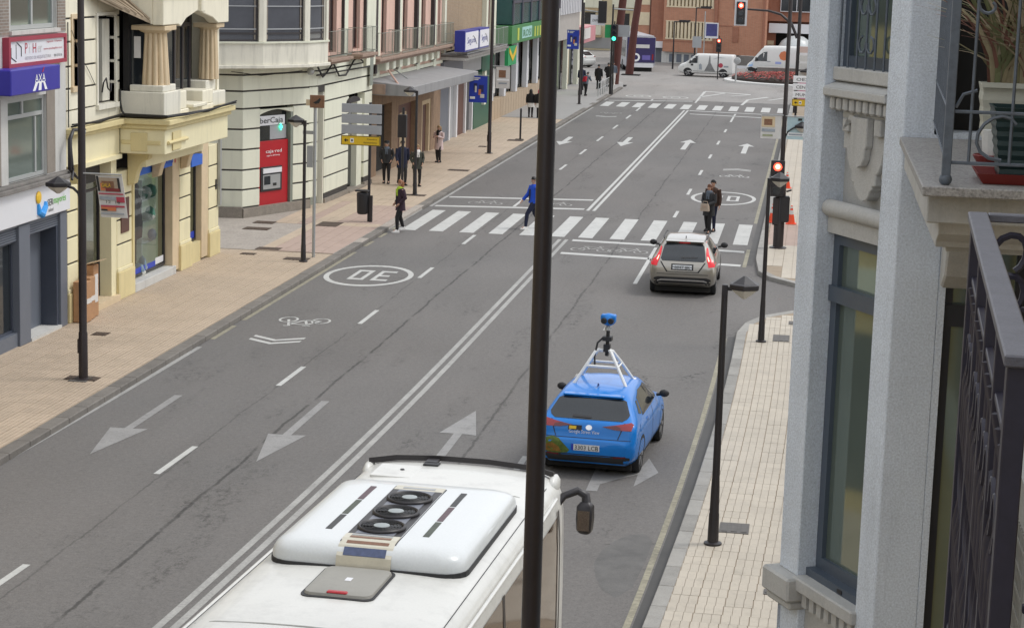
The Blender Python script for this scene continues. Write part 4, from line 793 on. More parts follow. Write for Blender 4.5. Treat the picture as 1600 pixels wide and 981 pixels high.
# ================================================================== grey building on the right with the oblique bay
m_gw2 = M("blue_grey_render", (.64,.69,.755), .85, var=.1, vs=2.5, fine=.3, fs=80, bump=.4, bs=100, stain=.18)
m_stone2 = M("weathered_moulded_stone", (.47,.465,.445), .85, var=.12, vs=3, fine=.12, fs=60, bump=.25, bs=90, stain=.25)
m_bluefr = M("blue_grey_window_frame", (.075,.095,.125), .4, var=.08)
m_darkfr = M("near_black_frame", (.014,.015,.022), .35)
m_graniteb = M("speckled_granite", (.3,.29,.28), .7, var=.2, vs=12, fine=.7, fs=90)
m_rail = M("dark_violet_iron", (.1,.1,.12), .5, var=.2, vs=20, fine=.15, bump=.15, bs=150)
m_railD = M("dark_plum_iron", (.022,.02,.036), .5, var=.25, vs=20, fine=.15)
m_rail2 = M("weathered_blue_iron", (.1,.12,.15), .55, var=.25, vs=15, fine=.2)
RB = thing("grey_bay_building", "blue-grey rendered building with carved panel and narrow bay window, nearest on the right", "building", (.52, 12, 0))
Q = (.52, 12); au = R(28); fu = (-math.sin(au), math.cos(au)); fn = (-math.cos(au), -math.sin(au))
F = Face(RB, Q, fu, fn); Wf = Face(RB, Q, (1, 0), (0, -1))
F.part("pilaster", m_gw2, [(.99,1.24,-.3,0,5.3,12)], bevel=.006); F.part("pilaster", m_gw2, [(.97,1.22,-.3,-.01,0,5.1)], bevel=.006)
F.part("pilaster_base", m_stone2, [(.93,1.3,-.3,.1,5.14,5.3),(.95,1.28,-.3,.07,5.08,5.14)], bevel=.015)
MB().ext([F.pt(0,0,3.2), F.pt(.22,0,3.2), F.pt(.22,-.3,3.2), (.78,12.3,3.2), (.78,12,3.2)], (0,0,9)).build("pilaster", m_gw2, RB, bevel=.006)
F.part("panel_back", m_stone2, [(.22,.99,-.3,-.175,7.6,8.5)])
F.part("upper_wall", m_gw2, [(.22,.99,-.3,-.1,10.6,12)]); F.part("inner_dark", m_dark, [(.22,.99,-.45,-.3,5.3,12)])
F.part("sill", m_stone2, [(.22,.985,-.16,-.05,8.515,8.6)], bevel=.008); F.part("ledge", m_stone2, [(.22,.985,-.12,.015,8.42,8.475)], bevel=.008)
MB().ext([F.pt(.22,-.12,8.475), F.pt(.22,.01,8.475), F.pt(.22,-.12,8.52)], F.u*.765).build("ledge_slope", m_stone2, RB)
for i in range(9): F.part("dentil", m_stone2, [(.235+.083*i,.285+.083*i,-.12,-.015,8.335,8.42)], bevel=.012)
# carved ornament: two layers of cut-out relief
def relief(pts, d0, d1): return MB().ext([F.pt(a, d0, z) for a, z in pts], F.n*(d1-d0)).build("carved_relief", m_stone2, RB, bevel=.006)
cx = .6
def mirror(h): return [(cx+a, z) for a, z in h]+[(cx-a, z) for a, z in h[::-1]]
relief(mirror([(.3,8.33),(.3,8.285),(.27,8.285),(.27,8.1),(.225,8.1),(.21,8.04),(.17,7.98),(.15,7.975),(.15,7.905),(.11,7.9),(.11,7.88),(.085,7.86),(.07,7.83),(.04,7.805),(.0,7.8)]), -.18, -.09)
relief(mirror([(.1,8.31),(.1,8.14),(.085,8.12),(.075,8.06),(.05,8.02),(0,8.005)]), -.09, -.04)
relief(mirror([(.1,8.31),(.1,8.29),(.235,8.29),(.235,8.21),(.155,8.21),(.155,8.31)][::1])[:6], -.09, -.055); relief([(cx-a, z) for a, z in [(.155,8.31),(.155,8.21),(.235,8.21),(.235,8.31)]], -.09, -.055)
relief([(cx-a, z) for a, z in [(.15,7.97),(.17,7.99),(.21,8.04),(.225,8.1),(.255,8.1),(.25,8.03),(.21,7.96),(.17,7.94)]], -.18, -.12)
MB().tube([F.pt(.22,-.08,7.715), F.pt(.985,-.08,7.715)], .055, 12).build("roll_moulding", m_stone2, RB, smooth=60); F.part("lintel", m_stone2, [(.22,.985,-.16,-.075,7.56,7.67)])
w = F.win(.22, .99, 8.6, 10.6, m_bluefr, m_rglass, 1, (9.6,), d=-.19, fw=.07)
w = F.win(.22, .99, 5.36, 7.56, m_bluefr, m_rglass, 1, (), d=-.19, fw=.075, fd=.06); F.part("transom", m_bluefr, [(.24,.98,-.18,-.105,7.12,7.22)], w)
F.part("sill", m_stone2, [(.2,.99,-.2,.04,5.22,5.31)], bevel=.01); F.part("sill_board", m_bluefr, [(.22,.985,-.19,-.06,5.31,5.36)]); F.part("drain_slot", m_black, [(.5,.56,-.06,-.055,5.32,5.345)])
F.part("lower_wall", m_stone2, [(.22,.97,-.3,-.06,0,5.22)]); [F.part("dentil", m_stone2, [(.25+.1*i,.31+.1*i,-.06,.0,5.12,5.22)]) for i in range(7)]
gr = MB()
for i in range(7): gr.tube([F.pt(.27+.11*i,-.06,8.6), F.pt(.27+.11*i,-.06,10.4)], .008, 5)
for z in (8.75, 8.98, 9.2):
    for s in (-1, 1): gr.tube([F.pt(.6+s*(.05+.04*math.sin(q)), -.06, z+.05*math.cos(q)) for q in [i*.7 for i in range(8)]], .008, 5)
gr.build("window_grille", m_rail2, RB)
MB().ext([(-.06,13.1,0),(-.06,17.5,0),(6,17.5,0),(6,13.0,0),(1.0,13.0,0),(.62,13.05,0),(.35,13.3,0),(.2,13.2,0)], (0,0,12)).build("core_wall", m_gw2, RB)
# wall facing down the street with the two doors
Wf.wall("wall", m_gw2, .26, 6, 0, 12, [(.3,2.2,4.9,7.68),(.2,2.2,8.28,11)], th=.25)
dr = Wf.win(.28, 1.2, 4.9, 7.66, m_darkfr, m_rglass, 2, (7.2,), d=-.14, fw=.07, name="balcony_door"); Wf.part("transom", m_darkfr, [(.3,1.18,-.12,-.05,7.14,7.27)], dr)
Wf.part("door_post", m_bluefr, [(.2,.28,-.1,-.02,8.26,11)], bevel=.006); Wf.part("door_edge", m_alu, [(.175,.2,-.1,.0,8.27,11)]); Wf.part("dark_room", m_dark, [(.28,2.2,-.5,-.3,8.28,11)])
Wf.part("curtain", M("pale_curtain", (.3,.33,.28), .9, var=.2, vs=12), [(.62,1.6,-.28,-.22,8.3,11)])
MB().ext([(.78,11.9,7.92),(.78,11.2,7.92),(.78,11.25,7.8),(.78,11.5,7.68),(.78,11.62,7.5),(.78,11.85,7.4),(.78,11.99,7.4),(.78,11.99,7.92)], (.18,0,0)).build("corbel", m_stone2, RB, bevel=.012)
bal = MB().box(.5,3.5,9.25,11.99,8.205,8.25).build("balcony_slab", m_graniteb, RB, bevel=.005)
MB().box(.535,3.5,9.42,11.99,8.065,8.205).build("slab_fascia", m_stone2, bal, bevel=.006); MB().ext([(.6,9.5,8.065),(.6,9.55,8.0),(.6,9.68,7.95),(.6,9.7,7.92),(.6,11.9,7.92),(.6,11.9,8.065)], (2.9,0,0)).build("slab_cove", m_stone2, bal, bevel=.004); MB().box(.66,3.5,9.8,11.9,7.885,7.92).build("slab_soffit", m_stone2, bal)
rl = MB(); zt = 9.32
rl.box(.585,.625,9.33,9.37,8.28,zt+.03).box(.625,3.4,9.342,9.358,8.575,8.59).box(.625,3.4,9.342,9.358,8.345,8.36).box(.585,3.4,9.325,9.375,zt,zt+.025)
rl.build("railing", m_rail2, bal, bevel=.003)
rl = MB()
for i in range(16):
    x = .7+.09*i
    if i % 3 != 1: rl.tube([(x,9.35,8.35),(x,9.35,zt)], .008, 5)
xs_ = lambda y: .605+.085*(y-9.35)/2.65
for z in (8.35, 8.58, zt): rl.tube([(.605,9.37,z),(.69,11.98,z)], .009, 5)
for i in range(17): rl.tube([(xs_(9.5+.15*i),9.5+.15*i,8.35),(xs_(9.5+.15*i),9.5+.15*i,zt)], .006, 5)
for i in range(5):
    c = .84+.36*i
    rl.tube([(c-.11*math.cos(q)*(1-.12*q), 9.35, 8.47+.1*math.sin(q)) for q in [k*.45-1.6 for k in range(10)]], .009, 5)
    rl.tube([(c-.09+.055*math.cos(q)*(1-.08*k), 9.35, 9.06+.055*math.sin(q)*(1-.08*k)) for k, q in enumerate([2.6+j*.5 for j in range(10)])], .008, 5)
rl.tube([(.63,9.35,8.6),(.66,9.35,8.66),(.72,9.35,8.68)], .008, 5); rl.build("railing_scrolls", m_rail2, bal, smooth=60); MB().ball((.605,9.35,8.275), .03, 12).build("railing_foot", m_rail2, bal, smooth=60)
# planters on that balcony
def trough(name, lab, x0, x1, y, z0, z1, m, flare=.04, ribs=0, dep=.22, z=0):
    t = thing(name, lab, "planter", ((x0+x1)/2, y, z0)); mb = MB(); L = [(0, 0)]
    n = 2*ribs+1 if ribs else 1
    rings = []
    for i in range(n+1):
        k = i/n; g = flare*k+(.006 if ribs and i % 2 else 0); z = z0+(z1-z0)*k
        rings.append([(x0-g,y-dep/2-g,z),(x1+g,y-dep/2-g,z),(x1+g,y+dep/2+g,z),(x0-g,y+dep/2+g,z)])
    k = .012; rings += [[(a+(k if a < (x0+x1)/2 else -k), b+(k if b < y else -k), z1) for a, b, _ in rings[-1]]]
    rings += [[(a, b, z1-.05) for a, b, _ in rings[-1]]]
    mb.loft(rings); mb.build("tub", m, t, normals=True); return t
gp_ = trough("planter_trough", "dark green ribbed plastic planter trough on the stone balcony", .86, 1.5, 9.62, 8.275, 8.6, M("dark_green_plastic", (.008,.032,.034), .4), .045, 7)
MB().loft([[(a,b,z) for a,b in ((.78-g,9.46-g),(1.55+g,9.46-g),(1.55+g,9.78+g),(.78-g,9.78+g))] for g, z in ((0,8.252),(.03,8.3),(.022,8.3),(0,8.262))]).build("saucer", M("brick_red_plastic", (.2,.025,.02), .5), gp_)
wp = trough("planter_trough", "cream slatted planter box with long dry grasses behind the green trough", .87, 1.6, 10.8, 8.36, 8.64, M("cream_plastic", (.5,.5,.42), .6, stain=.3), .02, 3)
MB().box(.84,1.63,10.64,10.66,8.625,8.65).build("rim", bpy.data.materials["cream_plastic"], wp); MB().box(.95,1.5,10.7,10.95,8.25,8.36).build("foot", m_dark, wp)
pl = thing("grass_plant", "clump of long arching dry grasses growing in the cream planter", "plant", (1.2, 10.8, 8.6))
m_bl = [M("grass_blade_%d" % i, c, .7, rnd=.2, var=.25, vs=12) for i, c in enumerate(((.2,.18,.09),(.3,.25,.15),(.24,.11,.08),(.14,.15,.07),(.48,.4,.28)))]
for k in range(5):
    mb = MB()
    for i in range(95):
        x = .9+.68*random.random(); y = 10.72+.16*random.random(); a = random.uniform(-1, 1); h = random.uniform(.3, .85); lean = random.uniform(.05, .45)*(1 if random.random() < .5 else -1); yl = random.uniform(-.25, .15)
        P = [Vector((x+lean*t*t, y+yl*t*t, 8.6+h*(t-.35*abs(lean)*2*t*t*t))) for t in (0,.25,.5,.75,1)]; wd = random.uniform(.008, .02)
        mb.add([(p.x+s*wd*(1-.8*j/4), p.y+.003*s, p.z) for j, p in enumerate(P) for s in (-1, 1)], [(2*j, 2*j+1, 2*j+3, 2*j+2) for j in range(4)])
    mb.build("blades", m_bl[k], pl, normals=False)
pt2 = thing("plant_pot", "small terracotta dish and pale pot behind the green trough", "plant pot", (.9, 10.9, 8.25)); MB().lathe((.88,10.5,8.252),[(.05,0),(.075,.04),(.07,.045),(.05,.02)],14).build("dish", bpy.data.materials["brick_red_plastic"], pt2); MB().lathe((.9,10.5,8.29),[(.045,0),(.06,.13),(.05,.13)],12).build("pot", m_white, pt2)
# ================================================================== near balcony with its iron railing
NB = thing("balcony", "iron balcony railing with wide flat handrail, closest to the viewer at right", "balcony", (.3, 3.2, 7.4))
def lerp(a, b, t): return a+(b-a)*t
xn = lambda y: lerp(.318, .395, (y-3.2)/1.85)
cap = MB().ext([(xn(3.2)-.006,3.16,8.60),(xn(3.2)+.042,3.16,8.60),(xn(5.05)+.042,5.09,8.60),(xn(5.05)-.006,5.09,8.60)], (0,0,.02)).box(xn(3.2)+.042,1.6,3.16,3.205,8.6,8.62).box(xn(5.05)+.042,1.6,5.05,5.09,8.6,8.62)
cap.build("handrail", m_rail, NB, bevel=.003)
mb = MB(); ctr = lambda y: xn(y)+.018
for y in (3.19, 5.06): mb.box(ctr(y)-.017,ctr(y)+.017,y-.017,y+.017,7.45,8.6)
for y in (3.65, 4.1, 4.6): mb.box(ctr(y)-.012,ctr(y)+.012,y-.012,y+.012,7.45,8.6)
mb.ext([(ctr(3.2)-.01,3.2,7.56),(ctr(3.2)+.01,3.2,7.56),(ctr(5.05)+.01,5.05,7.56),(ctr(5.05)-.01,5.05,7.56)], (0,0,.02)).ext([(ctr(3.2)-.008,3.2,8.45),(ctr(3.2)+.008,3.2,8.45),(ctr(5.05)+.008,5.05,8.45),(ctr(5.05)-.008,5.05,8.45)], (0,0,.014))
mb.box(.37,1.6,3.185,3.2,7.56,7.58).box(.44,1.6,5.05,5.065,7.56,7.58).box(.44,1.6,5.05,5.065,8.38,8.394).box(.37,1.6,3.182,3.198,8.2,8.214)
mb.build("railing_frame", m_railD, NB, bevel=.002)
mb = MB()
for i in range(15):
    y = 3.3+.12*i; c = ctr(y); mb.tube([(c+.006*math.sin(k*1.1), y+.006*math.cos(k*1.1), 7.57+.0585*k) for k in range(16)], [.009+.004*(k % 2) for k in range(16)], 6)
    mb.tube([(c-.004, y+.03*math.cos(q), 8.28+.05*math.sin(q)) for q in [k*.6 for k in range(9)]], .007, 5); mb.tube([(c, y+.05*math.sin(k*.5), 7.9+.03*k) for k in range(9)], .008, 5)
for z in (8.57, 8.47):
    mb.tube([(.5-.045*math.cos(q)*(1-.05*k), 5.057, z-.045+.045*math.sin(q)) for k, q in enumerate([.4+j*.5 for j in range(9)])], .009, 5)
for i in range(5):
    x = .42+.1*i; mb.tube([(x, 3.19, 7.57), (x, 3.19, 8.2)], .008, 5); mb.tube([(x+.05+.045*math.cos(q), 3.19, 8.1+.06*math.sin(q)) for q in [k*.6 for k in range(11)]], .008, 5)
for i in range(8): mb.tube([(.5+.1*i,5.057,7.57),(.5+.1*i,5.057,8.38)], .008, 5)
mb.build("baluster_scrolls", m_railD, NB, smooth=60)
MB().box(.25,2,3.0,5.3,7.3,7.43).build("floor_slab", m_graniteb, NB)
ac = thing("air_conditioner", "white outdoor air conditioning unit behind the near iron railing", "air conditioner", (.7, 4.4, 7.44))
m_acw = M("off_white_casing", (.5,.5,.47), .5, stain=.15); MB().box(.47,.95,4.0,4.75,7.44,8.2).build("casing", m_acw, ac, bevel=.035, smooth=40)
mb = MB()
for i in range(26): mb.box(.4655,.47,4.05+.025*i,4.06+.025*i,7.5,8.08)
for i in range(12): mb.box(.464,.4655,4.05,4.7,7.52+.048*i,7.526+.048*i)
mb.build("fin_grille", M("beige_fins", (.4,.39,.35), .6), ac)
# ================================================================== plain fronts out of view that close the street behind and beside the viewer
OB = thing("ochre_building", "ochre rendered building with white bands, further back on the left side", "building", (-17.7, 20, 0)); F = face_x(OB, 0, -17.7)
F.part("wall", M("ochre_render", (.5,.37,.15), .85, stain=.2), [(-30,35.9,-9,0,.13,13)]); F.part("band", m_bank, [(-30,35.9,0,.12,3.8,4.3),(-30,35.9,0,.12,7.2,7.6),(-30,35.9,0,.2,12.6,13)])
for i in range(20):
    for z in (4.9, 8.3): F.part("window", m_dglass, [(-28+3.2*i,-26.8+3.2*i,.0,.03,z,z+1.9)])
    F.part("shop_window", m_dglass, [(-28.4+3.2*i,-26+3.2*i,0,.03,.5,3.2)])
NH = thing("cream_yellow_building", "cream yellow building that carries the near iron balcony", "building", (1.8, -10, 0)); F = Face(NH, (1.75, 11.8), (0, -1), (-1, 0))
F.part("wall", bpy.data.materials["ochre_render"], [(0,42,-7,0,0,10.6)]); F.part("band", m_white, [(0,42,0,.1,4.0,4.4),(0,42,0,.1,7.3,7.6),(0,42,0,.1,10.4,10.8)])
for i in range(10): F.part("balcony_door", m_dglass, [(1.2+4*i,2.4+4*i,0,.03,4.5,6.9),(1.2+4*i,2.4+4*i,0,.03,7.7,10.0)])
for nm, lab, y0, y1 in (("stone_fronted_shop", "low stone fronted shop behind the grey bay building on the right", 18, 51), ("rendered_shop", "low rendered shop row beyond the side street on the right", 61, 138)):
    SB = thing(nm, lab, "building", (3.5, y0, 0)); F = Face(SB, (3.5, y1), (0, -1), (-1, 0)); F.part("wall", m_cream, [(0,y1-y0,-8,0,0,4.6)]); F.part("cornice", m_ivory2, [(0,y1-y0,0,.15,4.3,4.6)])
    for i in range(int((y1-y0)/4)): F.part("shop_window", m_dglass, [(.8+4*i,3.2+4*i,0,.03,.5,3.2)]); F.part("window_head", m_ivory2, [(.6+4*i,3.4+4*i,0,.08,3.25,3.5)])
# ================================================================== far side of the roundabout
m_brick_r = brick_mat("red_brick", (.42,.17,.095), (.48,.21,.12), (.4,.25,.18), 1.0, .1); m_brick_r2 = brick_mat("deep_red_brick", (.32,.11,.06), (.36,.13,.07), (.3,.18,.13))
m_creamp = M("cream_fins", (.65,.55,.38), .7)
Rb = thing("red_brick_building", "red brick building with cream window fins across the roundabout", "building", (-9, 190, 0))
f0, f1 = (-14.4, 192.), (-4.8, 188.5); F, L = face2(Rb, f0, f1)
def zy(k): return k
F.wall("wall", m_brick_r, .0, L, 1.05, 14, [(.3,5.0,2.35,3.85),(.3,5.0,5.3,6.9)], th=.4); F.part("base_wall", m_con, [(-.2,L-2.6,-.8,-.3,0,1.05)]); F.part("base_wall", m_con_d, [(L-5,L,-.3,.02,0,1.0)])
F.part("garage_panel", m_slate, [(.6+.75*i,1.1+.75*i,-.3,-.27,.1,.85) for i in range(5)])
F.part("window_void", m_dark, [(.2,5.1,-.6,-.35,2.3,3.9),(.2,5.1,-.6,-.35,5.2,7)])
for z0, z1 in ((2.35,3.85),(5.3,6.9)):
    for i in range(13): F.part("window_fin", m_creamp, [(.3+.375*i,.52+.375*i,-.3,.03,z0,z1)])
    F.part("window_band", m_creamp, [(.25,5.05,-.2,.05,z0-.12,z0),(.25,5.05,-.2,.05,z1,z1+.1)])
F.part("brick_pier", m_brick_r2, [(5.15,5.5,0,.15,1.05,14),(L-.25,L,0,.2,.0,14)]); F.part("slot_grille", m_brick_r2, [(7.0,7.6,0,.06,2.2,3.6),(7.0,7.4,0,.06,5.2,7)]); F.part("string_course", m_brick_r2, [(5.5,7.0,0,.05,3.62,3.72),(0,5.1,0,.03,2.0,2.1)])
F2 = Face(Rb, (-17.2, 193), (1, .0), (0, -1)); F2.part("wing_wall", m_brick_r, [(0,2.8,-6,0,1.9,14)]); F2.part("brick_pier", m_brick_r2, [(1.55,2.8,0,.3,1.7,14)]); F2.part("cream_panel", m_creamp, [(.15,1.4,0,.05,3.4,4.6),(.15,1.4,0,.05,5.3,7)]); F2.part("white_fascia", m_signw, [(.2,2.9,0,.6,1.35,1.95)]); F2.part("garage_door", m_slate, [(.2,2.9,-.5,-.1,0,1.35)]); F2.part("drainpipe", m_brownw, [(1.42,1.5,0,.1,1.9,14)]); F2.part("core", m_con, [(0,2.9,-6,-.5,0,2)])
F3 = Face(Rb, (-4.8, 192), (1, 0), (0, -1)); F3.part("wall", m_brick_r2, [(0,8,-6,-1.5,0,14),(0,.9,-1.5,-.2,0,3.9),(0,8,-1.5,-.2,4.2,14)]); F3.part("white_awning", m_signw, [(.25,6,-.3,.7,3.15,4.0)]); F3.part("dark_entrance", m_dark, [(.9,7,-1.5,-1.3,0,3.2)]); F3.win(1.2, 4.2, 5.1, 7.2, m_signw, m_dglass, 2, d=-.1, fd=.2); F3.win(4.7, 7, 5.1, 7.2, m_signw, m_dglass, 2, d=-.1, fd=.2); F3.part("sign", m_creamp, [(.15,.75,-.2,-.15,2.0,2.4)]); 
MB().lathe((-2.0,190.5,.0),[(1.7,0),(1.75,1.2),(1.65,1.9),(1.3,2.5),(.7,2.9),(.05,3.0)],22).build("entrance_dome", M("pale_dome", (.55,.58,.58), .35), Rb, smooth=60)
Cb = thing("cream_apartment_block", "cream apartment block with balconies behind the rust coloured columns", "building", (-22, 215, 0)); F = Face(Cb, (-30, 214), (1, -.02), (0, -1))
F.part("wall", M("warm_cream_render", (.66,.58,.4), .8, stain=.15), [(0,12.4,-8,0,0,14)])
for z in (1.6, 4.4, 7.2): F.part("balcony", m_bank, [(2.5,7.5,0,.9,z,z+.95),(8.6,12,0,.8,z+.1,z+1.0)], bevel=.03); F.part("balcony_shadow_gap", m_tan, [(2.5,7.5,0,.7,z-.25,z)]); F.part("window", m_dglass, [(3.2,4.4,0,.05,z+1.1,z+2.3),(5.6,6.8,0,.05,z+1.1,z+2.3),(9.2,10.4,0,.05,z+1.1,z+2.3)])
F.part("shop_glass", m_grey, [(2,12,0,.05,.2,1.3)])
Wb = thing("pale_terrace", "pale terrace closing the far end of the crossing road", "building", (-40, 200, 0)); MB().box(-60,-30.5,196,206,0,12).build("wall", m_bank, Wb)
Eb = thing("brick_terrace", "brick terrace beyond the roundabout on the right", "building", (20, 200, 0)); MB().box(3.5,60,193,206,0,13).build("wall", m_brick_r2, Eb)
# roundabout bed
isl = thing("flower_bed", "round traffic island with red flowers and white kerb", "flower bed", (0, 166.5, 0))
MB().lathe((-1.2,166.4,0),[(6.2,0),(6.2,.14),(5.9,.16)],48).build("white_kerb", m_white, isl); MB().lathe((-1.2,166.6,0),[(5.6,0),(5.55,.35),(5.0,.5),(.1,.62)],48).build("soil", M("dark_soil", (.04,.03,.025), .9), isl)
mb = MB()
for i in range(2600):
    q = random.random()*6.283; r = 5.5*math.sqrt(random.random()); x, y = -1.2+r*math.cos(q), 166.6+r*math.sin(q); z = .35+.28*(1-r/5.5)+random.random()*.2; s = .09+.06*random.random(); a = random.random()*3.1
    mb.poly([(x-s*math.cos(a),y-s*math.sin(a),z),(x+s*.3,y-s,z+.03),(x+s*math.cos(a),y+s*math.sin(a),z+.08),(x-s*.3,y+s,z+.02)], random.choice((0,0,0,1,2)))
mb.build("flowers", [M("red_petals", (.5,.07,.06), .6), M("pink_petals", (.55,.14,.12), .6), M("leaf_green", (.06,.09,.035), .7)], isl, kind="stuff", normals=False)
lw = thing("low_wall", "low grey wall in front of the tall white van", "wall", (-2, 172, 0)); MB().box(-4.9,8,172.0,172.3,0,.85).build("body", m_con_d, lw, bevel=.02); MB().box(-4.95,8.05,171.95,172.35,.85,.93).build("coping", m_con, lw)
gr_ = thing("guard_rail", "white roadside guard rail between the two vans", "barrier", (-6.5, 176, 0)); MB().box(-7.4,-4.6,176,176.08,.5,.75).build("rail", m_signw, gr_); [MB().box(x,x+.08,176.1,176.2,0,.75).build("post", m_galv, gr_) for x in (-7.2,-6,-4.8)]
# ================================================================== lamps, posts and signs
def lantern(par, x, y, z, w=.26, n=6):
    mb = MB(); q0 = math.pi/n
    def rg(r, zz): return [(x+r*math.cos(q0+2*math.pi*j/n), y+r*math.sin(q0+2*math.pi*j/n), zz) for j in range(n)]
    mb.loft([rg(.02, z+.16), rg(w*.8, z+.05), rg(w, z+.035), rg(w, z-.035), rg(w*.9, z-.05)]); mb.build("lamp_hood", m_black, par, bevel=.008)
    MB().loft([rg(w*.86, z-.052), rg(w*.55, z-.12), rg(.03, z-.2)]).build("lamp_glass", m_lamp_glass, par)
def lamp_post(x, y, lab, s, h=4.3, off=.27, m=m_black, r=.055):
    t = thing("street_lamp", lab, "street lamp", (x, y, .13), 0, "low street lamps with angular lanterns")
    MB().lathe((x,y,.13),[(r*2.4,0),(r*2.4,.03),(r*1.5,.05),(r*1.35,.5),(r*1.25,.52),(r*1.15,.9),(r,1.1),(r*.8,h-.13)],12).build("post", m, t, smooth=40)
    MB().box(min(x,x+s*off),max(x,x+s*off),y-.03,y+.03,h-.06,h+.0).box(x-.045,x+.045,y-.045,y+.045,h-.14,h+.03).build("arm", m, t, bevel=.006)
    lantern(t, x+s*off, y, h+.02); return t
lamp_post(-14.81, 58.3, "black street lamp in front of the ivory bank, lantern to the left", -1, 4.3)
lamp_post(-15.03, 76.4, "black street lamp beside the people waiting under the grey canopy", -1, 4.1)
lamp_post(-1.22, 31.35, "black street lamp on the right pavement nearest the viewer", 1, 4.28, .3, r=.06)
lamp_post(-.98, 49.35, "black street lamp on the right at the side street corner", 1, 4.13, .26, r=.055)
def tall_post(x, y, lab, r=.085, h=10.5, s=1, m=m_brownpole, rb=None):
    t = thing("tall_lamp_post", lab, "lamp post", (x, y, .13), 0, "tall roadside lamp posts"); rb = rb or r*1.12
    MB().lathe((x,y,.12),[(r*2.3,0),(r*2.3,.03),(rb*1.05,.05),(rb,1.0),(r*.97,1.05),(r,3),(r*.72,h)],14).build("post", m, t, smooth=50)
    MB().tube([(x,y,h),(x+s*.3,y,h+.5),(x+s*1.2,y,h+.75),(x+s*1.7,y,h+.75)], .04, 8).build("arm", m, t, smooth=50); MB().ball((x+s*2.0,y,h+.74),(.42,.16,.09),10).build("lamp_head", m_grey, t, smooth=60)
    MB().box(x-r*1.25,x-r*.6,y-.06,y+.06,.7,1.0).build("hatch", m, t)
    return t
T0 = tall_post(-15.06, 40.5, "tall dark lamp post on the left pavement with a lantern and a poster", .085)
MB().tube([(-15.1,40.5,3.95),(-15.14,40.5,4.1),(-15.25,40.5,4.2),(-15.4,40.5,4.24)], .03, 8).build("lantern_arm", m_black, T0, smooth=60); lantern(T0, -15.58, 40.5, 4.27, .27)
T1 = tall_post(-1.70, 13, "thick dark lamp post standing closest to the viewer, in front of the coach", .069, 12, 1, m_brownpole, .085)
T2 = tall_post(-.93, 66.5, "tall dark lamp post on the far right pavement carrying the red signal", .075, 11, -1, rb=.15)
T3 = tall_post(-15.05, 94.4, "tall dark lamp post on the left between the blue banner and a small poster", .085)
T4 = tall_post(-14.95, 130, "tall dark lamp post near the far left crossing with a blue banner", .07)
MB().tube([(-.9,66.5,3.7),(-.8,66.45,3.95),(-.62,66.45,4.08),(-.5,66.45,4.1)], .025, 7).build("lantern_arm", m_black, T2); lantern(T2, -.36, 66.45, 4.13, .26)
bk = MB().tube([(-17.5,47.3,4.8),(-17.5,46.5,4.86),(-17.48,46.22,4.65),(-17.48,46.2,3.95),(-17.4,46.5,3.7)], [.03,.04,.055,.05,.03], 8).build("wall_bracket", m_black, B, smooth=60)
wire([(-17.5,46.3,4.7),(-17.45,46.24,4.3),(-17.42,46.26,3.9),(-17.35,46.0,3.72)], .03, B, m_black)
def banner(name, lab, post, x0, x1, y, z0, z1, arts, arm=True, sway=0., cat="banner", grp=None):
    t = thing(name, lab, cat, ((x0+x1)/2, y, z0), 0, grp)
    def P(a, b, d): k = math.sin(b*2.2)*.03; return (x0+(x1-x0)*a+sway*(1-b), y-.012*d+k, z0+(z1-z0)*b)
    def sheet(a0, a1, b0, b1, d, nm, m, n=5):
        mb = MB(); vs = [P(a0+(a1-a0)*i, b0+(b1-b0)*j/n, d) for j in range(n+1) for i in (0, 1)]; bk = [(v[0], v[1]+.01, v[2]) for v in vs]; L = len(vs)
        mb.add(vs+bk, [(2*j, 2*j+1, 2*j+3, 2*j+2) for j in range(n)]+[(L+2*j, L+2*j+2, L+2*j+3, L+2*j+1) for j in range(n)]+[(2*j, 2*j+2, L+2*j+2, L+2*j) for j in range(n)]+[(2*j+1, L+2*j+1, L+2*j+3, 2*j+3) for j in range(n)]); mb.build(nm, m, t)
    for i, (a0, a1, b0, b1, m, nm) in enumerate(arts): sheet(a0, a1, b0, b1, 0 if i == 0 else 1+.15*i, nm, m)
    if arm: MB().tube([(x0 if abs(x0-post) > abs(x1-post) else post, y, z1+.03),(post if abs(x0-post) > abs(x1-post) else x1, y, z1+.03)], .018, 6).build("banner_arm", m_galv, t)
    return t
m_pbrown = M("poster_brown", (.22,.11,.06), .6, var=.4, vs=18); m_por = M("poster_orange", (.55,.17,.07), .6, var=.2, vs=14); m_pred = M("poster_red", (.42,.05,.08), .6); m_pgrey = M("poster_grey", (.3,.33,.36), .6, var=.3, vs=14)
b0 = banner("poster_banner", "white and red poster hanging from the tall lamp post on the left", -15.06, -14.76, -14.18, 40.45, 3.63, 4.5, [(0,1,0,1,m_paper,"sheet"),(.02,.1,.62,.98,m_txt_black,"black_stripe"),(.12,.8,.62,.95,M("poster_tan", (.38,.3,.22), .6, var=.3, vs=14),"picture"),(.14,.3,.64,.82,m_por,"picture"),(.2,.66,.7,.87,m_pbrown,"picture"),(.8,.88,.62,.95,m_txt_black,"black_stripe"),(.32,.85,.62,.7,M("poster_maroon", (.2,.03,.03), .6),"picture"),(.04,.96,.55,.58,m_pred,"red_stripe"),(.05,.66,.42,.5,m_pgrey,"photo_strip"),(.68,.98,.37,.5,m_pred,"red_block"),(.06,.95,.25,.29,m_pred,"red_stripe"),(.06,.62,.16,.25,m_por,"photo_strip"),(.06,.3,.16,.2,m_txt_black,"photo_strip"),(.05,.9,.08,.11,m_pgrey,"small_print")], sway=.13)
